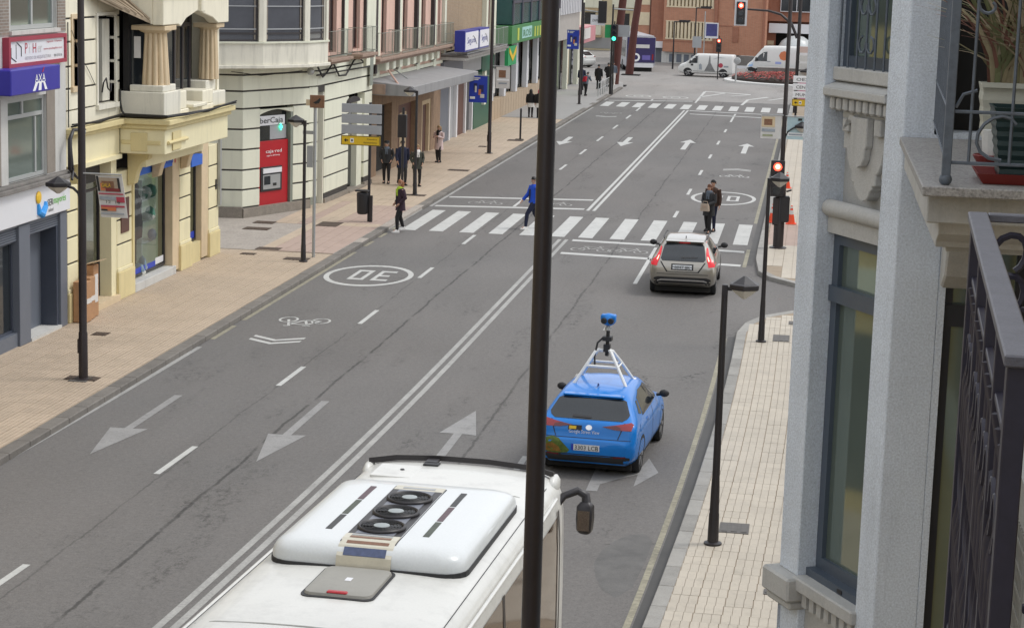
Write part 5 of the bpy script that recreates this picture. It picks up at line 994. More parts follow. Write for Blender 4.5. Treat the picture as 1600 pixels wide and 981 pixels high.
text("lettering", "12  16", m_txt_black, b0, (-14.5,40.41,3.93), (1,0,0), (0,0,1), .06, .3); text("lettering", "GALA", m_yellow, b0, (-14.6,40.4,4.27), (1,0,0), (0,0,1), .08, .2)
def blue_banner(lab, x0, x1, y, z0, z1, post):
    t = banner("blue_banner", lab, post, x0, x1, y, z0, z1, [(0,1,0,1,m_blue_sign,"sheet"),(.06,.14,.86,.96,m_txt_white,"white_mark"),(.2,.6,.9,.94,m_paper,"lettering_line"),(.2,.5,.84,.88,m_paper,"lettering_line"),(.25,.45,.45,.72,M("navy_figure", (.02,.02,.1), .6),"player_figure") if "navy_figure" not in bpy.data.materials else (.25,.45,.45,.72,bpy.data.materials["navy_figure"],"player_figure"),(.32,.42,.38,.62,m_paper,"player_figure"),(.55,.8,.4,.66,bpy.data.materials["navy_figure"],"player_figure"),(.52,.66,.28,.5,m_por,"player_figure"),(.62,.85,.18,.32,m_paper,"player_figure"),(.06,.34,.13,.22,m_txt_white,"white_label")], grp="blue sports banners on lamp posts"); return t
blue_banner("blue banner with two figures on the left lamp post by the grey canopy", -16.08, -15.22, 94.4, 2.5, 3.74, -15.05)
blue_banner("blue banner on the lamp post beside the far left crossing", -15.88, -15.1, 130, 3.62, 4.82, -14.95)
banner("poster_banner", "small pale poster with brown picture beside the blue banner", -15.05, -14.82, -14.16, 94.4, 3.2, 4.2, [(0,1,0,1,m_paper,"sheet"),(.2,.7,.5,.85,m_pbrown,"picture"),(.05,.95,.36,.44,m_txt_white,"white_stripe"),(.2,.8,.2,.27,m_pgrey,"picture")])
banner("poster_banner", "poster with brown picture hanging left of the far right lamp post", -.93, -1.68, -1.02, 66.45, 3.7, 4.44, [(0,1,0,1,m_paper,"sheet"),(.03,.68,.5,.95,m_tan,"picture"),(.15,.55,.58,.85,m_pbrown,"picture"),(.05,.7,.3,.42,m_pgrey,"picture"),(.1,.6,.1,.18,M("poster_olive", (.3,.32,.2), .6),"picture")])
banner("poster_banner", "pale turquoise poster hanging right of the far right lamp post", -.93, -.84, -.2, 66.45, 3.7, 4.42, [(0,1,0,1,M("poster_aqua", (.42,.55,.58), .6, var=.15, vs=6),"sheet"),(.05,.95,.15,.3,m_txt_white,"white_stripe"),(.1,.8,.18,.26,m_pgrey,"picture"),(.55,.75,.85,.95,m_txt_black,"black_mark")])
# direction sign boards
def dir_sign(x, y, lab, l1, l2, k=1., x0=-.99, x1=.41, front=False):
    t = thing("direction_sign", lab, "road sign", (x, y, .13), 0, "direction sign posts")
    MB().lathe((x,y,.13),[(.05,0),(.05,4.1)],10).build("post", m_black, t); MB().lathe((x-.72,y+.02,2.75),[(.025,0),(.025,1.4)],8).build("rear_brace", m_galv, t)
    for i in range(3):
        z = 3.14+.36*i; MB().box(x+x0,x+x1,y-.075,y-.05,z,z+.31).build("panel", m_txt_white if front else m_grey, t, bevel=.01)
        if front: text("lettering", ("MUNDO", "CENTRO", "OESTE")[i], m_txt_black, t, (x+x0+.15,y-.08,z+.08), (1,0,0), (0,0,1), .14, .9)
    p = MB().box(x+x0-.01,x+x1-.04,y-.08,y-.05,2.75,3.08).build("yellow_panel", m_yellow, t, bevel=.01)
    MB().box(x+x0,x+x1-.05,y-.084,y-.08,2.755,2.775).box(x+x0,x+x1-.05,y-.084,y-.08,3.055,3.075).box(x+x0,x+x0+.02,y-.084,y-.08,2.775,3.055).box(x+x1-.07,x+x1-.05,y-.084,y-.08,2.775,3.055).build("border", m_txt_black, t)
    yy = y-.086; a = x+x0+.1
    MB().ext([(a,yy,2.915),(a+.07,yy,2.98),(a+.07,yy,2.935),(a+.15,yy,2.935),(a+.15,yy,2.895),(a+.07,yy,2.895),(a+.07,yy,2.85)], (0,.006,0)).build("arrow", m_txt_black, t)
    MB().box(a+.22,a+.34,yy,yy+.006,2.84,2.99).build("white_square", m_txt_white, t); MB().ball((a+.28,yy,2.915),(.035,.006,.045),8).build("emblem", m_txt_black, t)
    if l1: text("lettering", l1, m_txt_black, t, (x+x1-.5,yy,2.95), (1,0,0), (0,0,1), .055, .36)
    text("lettering", l2, m_txt_black, t, (x+x1-.62,yy,2.83), (1,0,0), (0,0,1), .06, .48)
dir_sign(-14.98, 68, "direction sign with three grey boards above a yellow one, on the left pavement", "Centro", "Ayuntamiento")
dir_sign(-.05, 97, "white and yellow direction sign on the far right pavement, half hidden", "CENTRO", "Ayuntamiento", x0=-1.0, x1=.6, front=True)
t = thing("litter_bin", "dark litter bin strapped to the direction sign post on the left", "bin", (-15.16, 67.9, .13)); MB().lathe((-15.18,67.9,.4),[(.15,0),(.19,.05),(.21,.72),(.19,.74),(.17,.5)],14).build("bucket", m_plastic, t, smooth=40); MB().box(-15.42,-14.95,67.72,68.05,1.18,1.24).build("lid", m_black, t, bevel=.02); MB().box(-14.93,-14.83,67.85,67.95,.14,1.05).build("stand", m_black, t)
t = thing("square_sign", "small brown square sign with bird symbol on a galvanised post by the bank", "sign", (-14.72, 59.3, .13)); MB().lathe((-14.75,59.3,.13),[(.05,0),(.05,4.65)],10).build("post", m_galv, t); MB().box(-14.9,-14.46,59.22,59.27,4.64,5.02).build("board", m_pbrown, t, bevel=.01); MB().box(-15.02,-14.9,59.24,59.26,4.7,4.88).build("side_tab", m_tan, t)
MB().ext([(-14.8,59.215,4.8),(-14.68,59.215,4.86),(-14.6,59.215,4.94),(-14.56,59.215,4.9),(-14.62,59.215,4.78),(-14.72,59.215,4.76)], (0,.005,0)).build("bird_symbol", m_txt_black, t); MB().box(-14.98,-14.8,59.25,59.28,2.85,3.5).build("back_plate", m_grey, t); MB().box(-15.1,-14.78,59.2,59.26,3.85,3.95).build("bracket", m_galv, t)
def signal(name, lab, x, y, z, par=None, lit=None, n=3, s=.2, post=True, back=None, face=-1, dia=None):
    t = thing(name, lab, "traffic light", (x, y, .0 if post else z-n*s*1.1)); h = s*1.3
    if post: MB().lathe((x,y+.14,.1),[(.09,0),(.05,.06),(.05,z+.3)],10).build("post", m_black, t)
    MB().box(x-s*.75,x+s*.75,y-.1,y+.1,z-h*n+h/2,z+h/2).build("housing", m_black, t, bevel=.02)
    if back: MB().box(x-s*1.1,x+s*1.1,y+.02,y+.04,z-h*n+h*.3,z+h*.75).build("white_backboard", m_signw, t)
    for i in range(n):
        zc = z-h*i; yy = y+face*.105
        MB().loft([[(x+s*.46*math.cos(q),yy,zc+s*.46*math.sin(q)) for q in [j*math.pi/8 for j in range(16)]],[(x+s*.46*math.cos(q),yy+face*.02,zc+s*.46*math.sin(q)) for q in [j*math.pi/8 for j in range(16)]]]).build("lens", (m_red_on if lit == "r" else m_green_on) if (lit == "r" and i == 0) or (lit == "g" and i == n-1) else m_dglass, t)
        if lit == "r" and i == 0: MB().loft([[(x+s*.26*math.cos(q),yy+face*.021,zc+s*.26*math.sin(q)) for q in [j*math.pi/6 for j in range(12)]],[(x+s*.26*math.cos(q),yy+face*.026,zc+s*.26*math.sin(q)) for q in [j*math.pi/6 for j in range(12)]]]).build("lens_core", m_red_core, t)
        MB().tube([(x+s*.5*math.cos(q),yy+face*.1,zc+s*.5*math.sin(q)) for q in [math.pi*j/6 for j in range(7)]], .015, 4).build("visor", m_black, t)
    return t
t = signal("traffic_light", "red traffic light on the tall post at the right side crossing", -1.06, 66.3, 2.82, lit="r", n=3, s=.3, post=False)
MB().lathe((-.93,66.5,.13),[(.28,0),(.28,.03),(.17,.06),(.17,2.2),(.1,2.3)],14).build("thick_sleeve", m_brownpole, t, smooth=40); MB().box(-.92,-.62,66.3,66.6,1.0,1.85).build("control_box", m_black, t, bevel=.03); MB().box(-1.16,-.95,66.32,66.6,.9,1.8).build("side_box", m_brownpole, t, bevel=.02); MB().tube([(-.75,66.4,2.0),(-.58,66.4,2.06)], .03, 6).build("push_button", m_black, t)
signal("traffic_light", "traffic light seen from behind among the people waiting on the left", -15.2, 74.6, 3.2, n=3, s=.22, face=1)
t = signal("traffic_light", "overhead red traffic light on a mast arm above the far crossing", -4.9, 130, 6.72, lit="r", n=3, s=.36, post=False, back=True)
MB().tube([(-4.5,130.1,6.5),(-3.2,130.1,6.45),(-2.4,130.1,6.25),(-1.7,130.1,5.7),(-1.3,130.1,4.8)], [.06,.07,.08,.09,.1], 8).build("mast_arm", m_brownpole, t, smooth=60); MB().lathe((-1.2,130.1,.1),[(.14,0),(.12,1),(.1,8)],10).build("mast", m_brownpole, t)
signal("traffic_light", "small red traffic light behind the white van", -7.85, 165, 3.2, lit="r", n=3, s=.28)
t = signal("traffic_light", "green traffic light on the left before the rust coloured columns", -13.95, 141, 4.75, lit="g", n=3, s=.3); MB().lathe((-14.1,141.2,0),[(.09,.1),(.06,6.3)],8).build("tall_post", m_black, t); MB().tube([(-14.1,141.2,6.0),(-12.7,141.2,5.95)], .05, 6).build("cross_arm", m_galv, t); MB().box(-14.6,-14.0,141.02,141.1,4.0,4.9).build("green_cross_board", bpy.data.materials["emerald_board"], t); MB().box(-13.7,-12.9,141.2,141.3,4.1,4.9).build("grey_board", m_grey, t)
t = signal("traffic_light", "dark traffic light seen end-on above the far left pavement", -14.6, 139, 6.3, n=3, s=.38, post=False, face=1); MB().lathe((-15.9,139.2,0),[(.08,.1),(.06,6.4)],8).build("post", m_black, t); MB().tube([(-15.9,139.2,5.9),(-14.5,139.2,5.75)], .04, 6).build("cross_arm", m_galv, t); MB().box(-15.4,-14.4,139.0,139.05,4.9,5.6).build("name_board", m_signw, t); text("lettering", "ZAMORA", m_txt_black, t, (-15.3,138.99,5.15), (1,0,0), (0,0,1), .16, .8)
# rust coloured leaning columns
for x, y, dx, lab in ((-15.0, 153, .55, "left rust coloured leaning column at the end of the street"), (-15.3, 168.5, .75, "right rust coloured leaning column, taller base further back")):
    t = thing("rust_column", lab, "column", (x, y, 0), 0, "rust coloured steel columns"); MB().tube([(x,y,0),(x+dx*.4,y,4),(x+dx*1.2,y,9)], [.34,.3,.27], 14).build("shaft", M("rust_steel", (.09,.028,.022), .8, var=.2) if "rust_steel" not in bpy.data.materials else bpy.data.materials["rust_steel"], t, smooth=50); MB().box(x-.6,x+.9,y-.6,y+.6,0,.08).build("base_plate", m_dark, t)
# cones
def cone(x, y, lab, k=1.):
    t = thing("traffic_cone", lab, "traffic cone", (x, y, .13), 0, "orange traffic cones"); MB().box(x-.19*k,x+.19*k,y-.19*k,y+.19*k,.132,.165).build("base", m_orange, t, bevel=.01)
    MB().lathe((x,y,.16),[(.145*k,0),(.03*k,.62*k),(.02*k,.64*k)],16).build("body", m_orange, t, smooth=40); MB().lathe((x,y,.16),[(.088*k,.32*k),(.062*k,.47*k)],16).build("white_band", m_white, t, smooth=40); MB().lathe((x,y,.16),[(.052*k,.54*k),(.04*k,.6*k)],16).build("white_band", m_white, t, smooth=40)
cone(-.6, 73.0, "whole orange traffic cone standing right of the thick signal post"); cone(-1.27, 73.2, "orange traffic cone partly hidden behind the corner lamp post"); cone(-.95, 85.0, "orange traffic cone furthest back, below the lantern")
# far furniture
def far_lamp(x, y, h, lab): 
    t = thing("street_lamp", lab, "street lamp", (x, y, 0), 0, "distant street lamps"); MB().lathe((x,y,0),[(.08,0),(.05,h)],8).build("post", m_black, t); MB().box(x,x+1.3,y-.06,y+.06,h-.1,h).build("arm", m_black, t); MB().box(x+.4,x+1.4,y-.12,y+.12,h-.02,h+.12).build("lamp_head", m_black, t)
far_lamp(-12.6, 181, 4.2, "dark street lamp in front of the brick garage wall"); far_lamp(-10.9, 184, 5.4, "slim street lamp in front of the brick window fins")
t = thing("blue_banner", "dark blue poster on the brick building across the roundabout", "banner", (-9.6, 187, 2.6)); MB().box(-10.2,-9.0,186.9,187,2.6,4.0).build("sheet", m_signw, t); MB().box(-10.1,-9.1,186.86,186.9,2.8,3.9).build("picture", M("indigo_picture", (.06,.06,.2), .6, var=.5, vs=3), t); MB().lathe((-10.25,187,0),[(.06,0),(.05,5)],6).build("post", m_galv, t)
t = thing("parking_sign", "pale square road sign above the white van", "road sign", (-10.6, 182, 0)); MB().lathe((-10.6,182,0),[(.04,0),(.04,2.2)],6).build("post", m_galv, t); MB().box(-11,-10.2,181.9,181.95,1.9,2.9).build("plate", m_grey, t)
t = thing("bollard_post", "grey round-topped post at the edge of the flower bed", "bollard", (-6.3, 163, 0)); MB().lathe((-6.3,163,0),[(.07,0),(.07,1.5)],8).ball((-6.25,163,1.75),(.3,.06,.28),10).build("post_and_disc", m_galv, t)
t = thing("poster_stack", "stack of white and pink posters on a post at the far right", "sign", (-.6, 118, .13)); MB().lathe((-1.05,118,.1),[(.06,0),(.05,4.6)],8).build("post", m_black, t)
for i, (z, h, m) in enumerate(((3.0,.35,m_paper),(3.45,.35,m_paper),(3.9,.35,m_paper),(4.4,.35,M("poster_blush", (.6,.45,.4), .6)),(2.2,.6,M("poster_pink", (.6,.25,.36), .6, var=.25, vs=3)),(1.4,.6,bpy.data.materials["poster_pink"]))): MB().box(-1.0,.4,117.95,118,z,z+h).build("poster", m, t)
lantern(t, -.55, 117.9, 3.35, .42)
t = thing("kerb_railing", "low metal railing along the far left kerb", "railing", (-14.6, 142, .13)); mb = MB()
for i in range(7): mb.tube([(-14.6,138+1.5*i,.1),(-14.6,138+1.5*i,1.05)], .03, 6)
mb.tube([(-14.6,138,1.05),(-14.6,147,1.05)], .03, 6).tube([(-14.6,138,.6),(-14.6,147,.6)], .02, 6); mb.build("rails", m_galv, t)
t = thing("bollard", "thin black bollard beside the two women on the far left pavement", "bollard", (-14.75, 102.5, .13)); MB().lathe((-14.75,102.5,.13),[(.05,0),(.05,1.5),(.06,1.52),(.02,1.6)],8).build("post", m_black, t); MB().box(-15.0,-14.6,102.3,102.7,.13,.15).build("foot", m_dark, t)
# ================================================================== vehicles
def cr(p0, p1, p2, p3, t):
    return tuple(.5*((2*b)+(-a+c)*t+(2*a-5*b+4*c-d)*t*t+(-a+3*b-3*c+d)*t*t*t) for a, b, c, d in zip(p0, p1, p2, p3))
def smooth_path(P, n):
    out = []
    for i in range(len(P)-1):
        a, b, c, d = P[max(i-1,0)], P[i], P[i+1], P[min(i+2,len(P)-1)]
        out += [cr(a, b, c, d, k/n) for k in range(n)]
    return out+[tuple(P[-1])]
def shell(stations, ny=4, nx=4):
    """stations: (y, zb, wb, zs, ws, zm, wm, zbelt, wbelt, zr, wr, zc); returns MB with a closed smooth body"""
    S = smooth_path(stations, ny); rings = []
    for s in S:
        y, zb, wb, zs, ws, zm, wm, zt, wt, zr, wr, zc = s
        h = smooth_path([(wb, zb), (ws, zs), (wm, zm), (wt, zt), (wr, zr), (wr*.6, zr+(zc-zr)*.7), (0, zc)], nx)
        rings.append([(x, y, z) for x, z in h]+[(-x, y, z) for x, z in h[-2::-1]])
    return MB().loft(rings, 0, True)
def bvh_of(mb): return BVHTree.FromPolygons([Vector(v) for v in mb.v], mb.f)
def wheel(par, x, y, r=.32, w=.21, m=None):
    s = 1 if x > 0 else -1; t = MB()
    def rg(rr, xx): return [(xx, y+rr*math.cos(q), r+rr*math.sin(q)) for q in [2*math.pi*j/20 for j in range(20)]]
    o = t.loft([rg(r*.6, x-s*w), rg(r*.94, x-s*w), rg(r, x-s*w*.85), rg(r, x-s*w*.15), rg(r*.93, x), rg(r*.66, x-s*.005)]).build("wheel", m_rubber, par, world=False, smooth=40)
    k = MB().loft([rg(r*.64, x-s*.03), rg(r*.64, x-s*.004), rg(r*.56, x-s*.03), rg(.05, x-s*.01)])
    for j in range(5):
        q = 2*math.pi*j/5; c, sn = math.cos(q), math.sin(q)
        k.obox((x-s*.02, y-.03*sn*1+.05*c, r+.05*sn+.03*c), (s*.02,0,0), (.06*sn,)*0 or (0,.06*sn,-.06*c), (0, r*.54*c, r*.54*sn))
    k.build("rim", m_rim, o, world=False)
def pc(mirror, pts): return [(-a, b) for a, b in pts[::-1]] if mirror else pts
def rtext(body, mat, par, x, y, z, h, w, nm="lettering"):   # text on the rear, read from behind
    return text(nm, body, mat, par, (x, y, z), (1,0,0), (0,0,1), h, w, world=False)
m_blue = M("blue_car_paint", (0,.185,.62), .35, var=.04, fine=0, spec=.35, coat=.5); m_taupe = M("taupe_metallic_paint", (.38,.355,.31), .3, metal=.75, var=.04, fine=0, coat=.8)
m_tail = M("red_tail_lamp", (.3,.012,.018), .15, coat=.7); m_tail_d = M("dark_red_lamp", (.12,.005,.01), .15, coat=.7); m_brake = M("lit_brake_lamp", (.6,.02,.03), .25, var=0, fine=0, emit=.25); m_brake_c = M("lit_lamp_core", (1,.55,.4), .3, var=0, fine=0, emit=1.2)
m_plate = M("number_plate", (.68,.7,.72), .4, var=.03)
def hatch(name, lab, loc, rz, paint, St, L, rearwin, top_z, wheels, extra):
    t = thing(name, lab, "car", loc, rz); MB().box(-.78,.78,.35,L-.4,.1,.24).build("underbody_block", m_dark, t, world=False); sh = shell(St); body = sh.build("body", paint, t, world=False, smooth=45); bv = bvh_of(sh)  # dark block added under the body to deepen the contact shadow
    for x, y, r in wheels: wheel(t, x, y, r)
    def pp(nm, poly, axis, sign, mat, off=.005, par=None, step=.06):
        mb = MB(); patch(bv, poly, axis, sign, off, mb, step=step); return mb.build(nm, mat, par or t, world=False, smooth=60, normals=False)
    extra(t, pp, bv); return t
astra = [(-.02,.42,.45,.47,.6,.56,.70,.64,.69,.68,.52,.69),(.03,.30,.6,.38,.77,.56,.84,.70,.80,.75,.66,.76),(.075,.26,.66,.36,.82,.60,.88,.84,.83,.92,.70,.94),(.14,.24,.68,.36,.85,.62,.895,.90,.88,1.0,.76,1.03),(.3,.2,.7,.34,.87,.63,.91,.95,.885,1.1,.76,1.14),(.62,.18,.72,.3,.88,.63,.91,.97,.88,1.32,.67,1.37),(.9,.18,.72,.3,.88,.63,.91,.97,.88,1.40,.63,1.45),(1.4,.17,.72,.3,.88,.63,.91,.97,.875,1.43,.62,1.48),(2.1,.17,.72,.3,.88,.63,.91,.96,.87,1.41,.61,1.475),(2.6,.17,.72,.3,.88,.63,.905,.95,.86,1.34,.57,1.42),(3.05,.18,.72,.3,.88,.63,.905,.93,.84,1.12,.6,1.18),(3.35,.18,.72,.3,.87,.62,.9,.88,.82,.98,.62,1.02),(3.9,.2,.68,.32,.83,.6,.86,.8,.78,.87,.58,.92),(4.25,.24,.6,.36,.72,.55,.76,.68,.68,.74,.48,.78),(4.37,.32,.45,.4,.5,.52,.55,.6,.5,.63,.36,.65)]
def ex_blue(t, pp, bv):
    g = pp("rear_window", [(-.62,1.04),(.62,1.04),(.7,1.08),(.73,1.13),(.62,1.33),(.56,1.35),(-.56,1.35),(-.62,1.33),(-.73,1.13),(-.7,1.08)], 1, 1, m_dglass, .006)
    pp("rear_wiper", [(-.3,1.065),(.05,1.06),(.05,1.085),(-.3,1.1)], 1, 1, m_plastic, .014, g)
    for mi in (0, 1):
        pp("tail_lamp", pc(mi, [(.27,.945),(.5,.905),(.8,.90),(.83,1.0),(.78,1.03),(.55,.99)]), 1, 1, m_tail, .008); pp("tail_lamp_edge", pc(mi, [(.27,.945),(.5,.905),(.62,.9),(.6,.95),(.5,.975)]), 1, 1, m_tail_d, .011)
        pp("reflector", pc(mi, [(.5,.4),(.72,.41),(.72,.44),(.5,.43)]), 1, 1, m_tail_d, .006)
        pp("side_window", [(1.0,1.01),(1.1,1.3),(1.5,1.375),(2.3,1.36),(2.75,1.2),(2.98,1.03),(2.9,1.0)], 0, -1 if not mi else 1, m_dglass, .006, step=.1)
        pp("rear_quarter_glass", [(.72,1.1),(.95,1.05),(1.03,1.28),(.92,1.28)], 0, -1 if not mi else 1, m_dglass, .006)
        pp("sill_trim", [(1.2,.2),(3.0,.2),(3.0,.28),(1.2,.28)], 0, -1 if not mi else 1, m_plastic, .004, step=.3)
        pp("door_seam", [(2.05,.33),(2.07,.33),(2.05,1.0),(2.03,1.0)], 0, -1 if not mi else 1, m_txt_black, .003); pp("door_handle", [(1.35,.86),(1.55,.86),(1.55,.89),(1.35,.89)], 0, -1 if not mi else 1, m_blue, .025)
        s = -1 if mi else 1; m = MB().ball((s*1.0,2.82,1.06),(.1,.05,.075),10).tube([(s*.85,2.85,1.02),(s*.95,2.83,1.04)], .03, 6); m.build("door_mirror", m_plastic, t, world=False, smooth=60)
        for yc in (.76, 3.38):
            pp("wheel_arch", [(yc+.39*math.cos(q), .32+.39*math.sin(q)) for q in [math.pi*j/10 for j in range(11)]], 0, -1 if not mi else 1, m_plastic, .004, step=.2)
    pp("windscreen", [(-.55,1.06),(.55,1.06),(.5,1.36),(-.5,1.36)], 1, -1, m_dglass, .006); pp("bumper_insert", [(-.78,.22),(.78,.22),(.8,.42),(.6,.44),(-.6,.44),(-.8,.42)], 1, 1, m_plastic, .005)  # black lower bumper, drawn taller to deepen the dark under the car
    pp("bumper_seam", [(-.8,.725),(.8,.725),(.8,.735),(-.8,.735)], 1, 1, m_txt_black, .004); pp("boot_seam", [(-.68,1.02),(-.66,1.02),(-.56,.74),(-.575,.74)], 1, 1, m_txt_black, .004); pp("boot_seam", [(.66,1.02),(.68,1.02),(.575,.74),(.56,.74)], 1, 1, m_txt_black, .004); pp("filler_flap", [(.55,.8),(.7,.8),(.7,.94),(.55,.94)], 0, -1, m_blue, .006)
    p = pp("number_plate", [(-.27,.505),(.25,.505),(.25,.62),(-.27,.62)], 1, 1, m_plate, .012); pp("plate_band", [(-.27,.505),(-.225,.505),(-.225,.62),(-.27,.62)], 1, 1, m_blue_sign, .014, p); rtext("3303 LCB", m_txt_black, t, -.2, -.04, .523, .08, .43)
    rtext("Google Street View", m_txt_white, t, -.33, .035, .81, .065, .56)
    pp("dark_sticker", [(-.35,.86),(-.1,.86),(-.1,.945),(-.35,.945)], 1, 1, m_txt_black, .007); pp("yellow_sticker", [(-.33,.875),(-.2,.875),(-.2,.93),(-.33,.93)], 1, 1, m_yellow, .01)
    pp("ring_badge", [(.03+.06*math.cos(q), .915+.045*math.sin(q)) for q in [j*.5236 for j in range(12)]], 1, 1, m_chrome, .01)
    mo = M("moss_green_decal", (.09,.14,.02), .4, var=.6, vs=9, fine=.3, fs=30)
    pp("landscape_decal", [(-.83,.46),(-.6,.43),(-.34,.45),(-.3,.5),(-.4,.6),(-.5,.7),(-.62,.735),(-.75,.7),(-.83,.6)], 1, 1, mo, .006); pp("brown_decal", [(-.78,.47),(-.45,.46),(-.5,.55),(-.62,.62),(-.75,.58)], 1, 1, M("earth_decal", (.22,.11,.015), .4, var=.6, vs=14), .009)
    MB().box(-.56,.56,.58,.84,1.375,1.41).build("spoiler", m_blue, t, world=False, bevel=.015); MB().ext([(0,.98,1.48),(0,1.16,1.49),(0,1.0,1.55)], (.02,0,0)).build("antenna_fin", M("navy_fin", (.01,.03,.18), .35), t, world=False, bevel=.006)
    rk = M('bright_white_tube', (.82,.83,.82), .3, var=.02); mb = MB()
    for s in (-1, 1):
        mb.tube([(s*.5,1.25,1.44),(s*.3,1.4,1.78),(s*.15,1.52,2.04),(s*.1,1.58,2.06),(s*.1,1.66,2.05)], .031, 7).tube([(s*.5,2.1,1.44),(s*.3,1.9,1.78),(s*.15,1.72,2.02),(s*.1,1.66,2.05)], .031, 7)
        mb.box(s*.5-.05,s*.5+.05,1.18,1.3,1.42,1.46).box(s*.5-.05,s*.5+.05,2.04,2.16,1.42,1.46)
    mb.tube([(-.3,1.4,1.78),(.3,1.4,1.78)], .026, 6).tube([(-.3,1.9,1.78),(.3,1.9,1.78)], .02, 6).tube([(-.3,1.4,1.78),(-.3,1.9,1.78)], .015, 6).tube([(.3,1.4,1.78),(.3,1.9,1.78)], .015, 6).tube([(-.1,1.62,2.05),(.1,1.62,2.05)], .03, 6)
    mb.build("roof_rack", rk, t, world=False, smooth=40)
    mast = MB().tube([(.05,1.62,1.95),(.06,1.62,2.47)], .035, 8).box(-.01,.11,1.56,1.68,2.03,2.17).box(-.03,.14,1.54,1.7,2.24,2.32).tube([(-.02,1.6,2.3),(-.12,1.55,2.2),(-.16,1.5,1.95),(-.14,1.45,1.8)], .02, 6).build("camera_mast", m_plastic, t, world=False)
    MB().lathe((.06,1.62,2.44),[(.07,0),(.06,.06),(.03,.1)],10).build("mast_cap", m_galv, t, world=False)
    c = MB().ball((.06,1.62,2.64),(.15,.13,.12),14).box(-.08,.2,1.53,1.7,2.62,2.74).build("camera_head", m_blue, t, world=False, bevel=.02, smooth=50)
    for s in (-1, 1): MB().loft([[(.06+s*.065+r*math.cos(q),y,2.63+r*math.sin(q)) for q in [j*.449 for j in range(14)]] for r, y in ((.058,1.52),(.058,1.475),(.04,1.47))]).build("camera_lens", m_dglass, c, world=False)
BC = hatch("blue_car", "bright blue mapping car with camera mast on a white roof frame", (-3.74, 35.5, 0), R(-3.8), m_blue, astra, 4.37, None, 1.49, [(s*.9,y,.325) for s in (-1,1) for y in (.76,3.38)], ex_blue)
v60 = [(-.02,.5,.5,.55,.66,.64,.74,.78,.72,.84,.55,.86),(.03,.38,.62,.45,.8,.62,.88,.84,.83,.94,.66,.96),(.14,.3,.7,.42,.87,.68,.92,.95,.88,1.06,.72,1.09),(.3,.26,.74,.38,.9,.7,.935,1.0,.89,1.16,.70,1.2),(.62,.24,.76,.34,.91,.7,.935,1.02,.89,1.38,.62,1.45),(.95,.23,.76,.34,.91,.7,.935,1.02,.89,1.46,.59,1.53),(1.6,.23,.76,.34,.91,.7,.935,1.01,.89,1.48,.59,1.55),(2.2,.23,.76,.34,.91,.7,.935,1.0,.89,1.46,.59,1.54),(2.75,.23,.76,.34,.91,.7,.935,.99,.88,1.38,.59,1.46),(3.2,.24,.76,.34,.91,.7,.935,.97,.86,1.14,.62,1.2),(3.5,.24,.74,.34,.9,.68,.93,.93,.84,1.02,.64,1.06),(4.1,.26,.7,.36,.86,.66,.89,.85,.8,.92,.6,.97),(4.5,.32,.6,.4,.74,.6,.78,.72,.7,.78,.5,.82),(4.64,.4,.46,.46,.5,.56,.56,.63,.5,.66,.38,.68)]
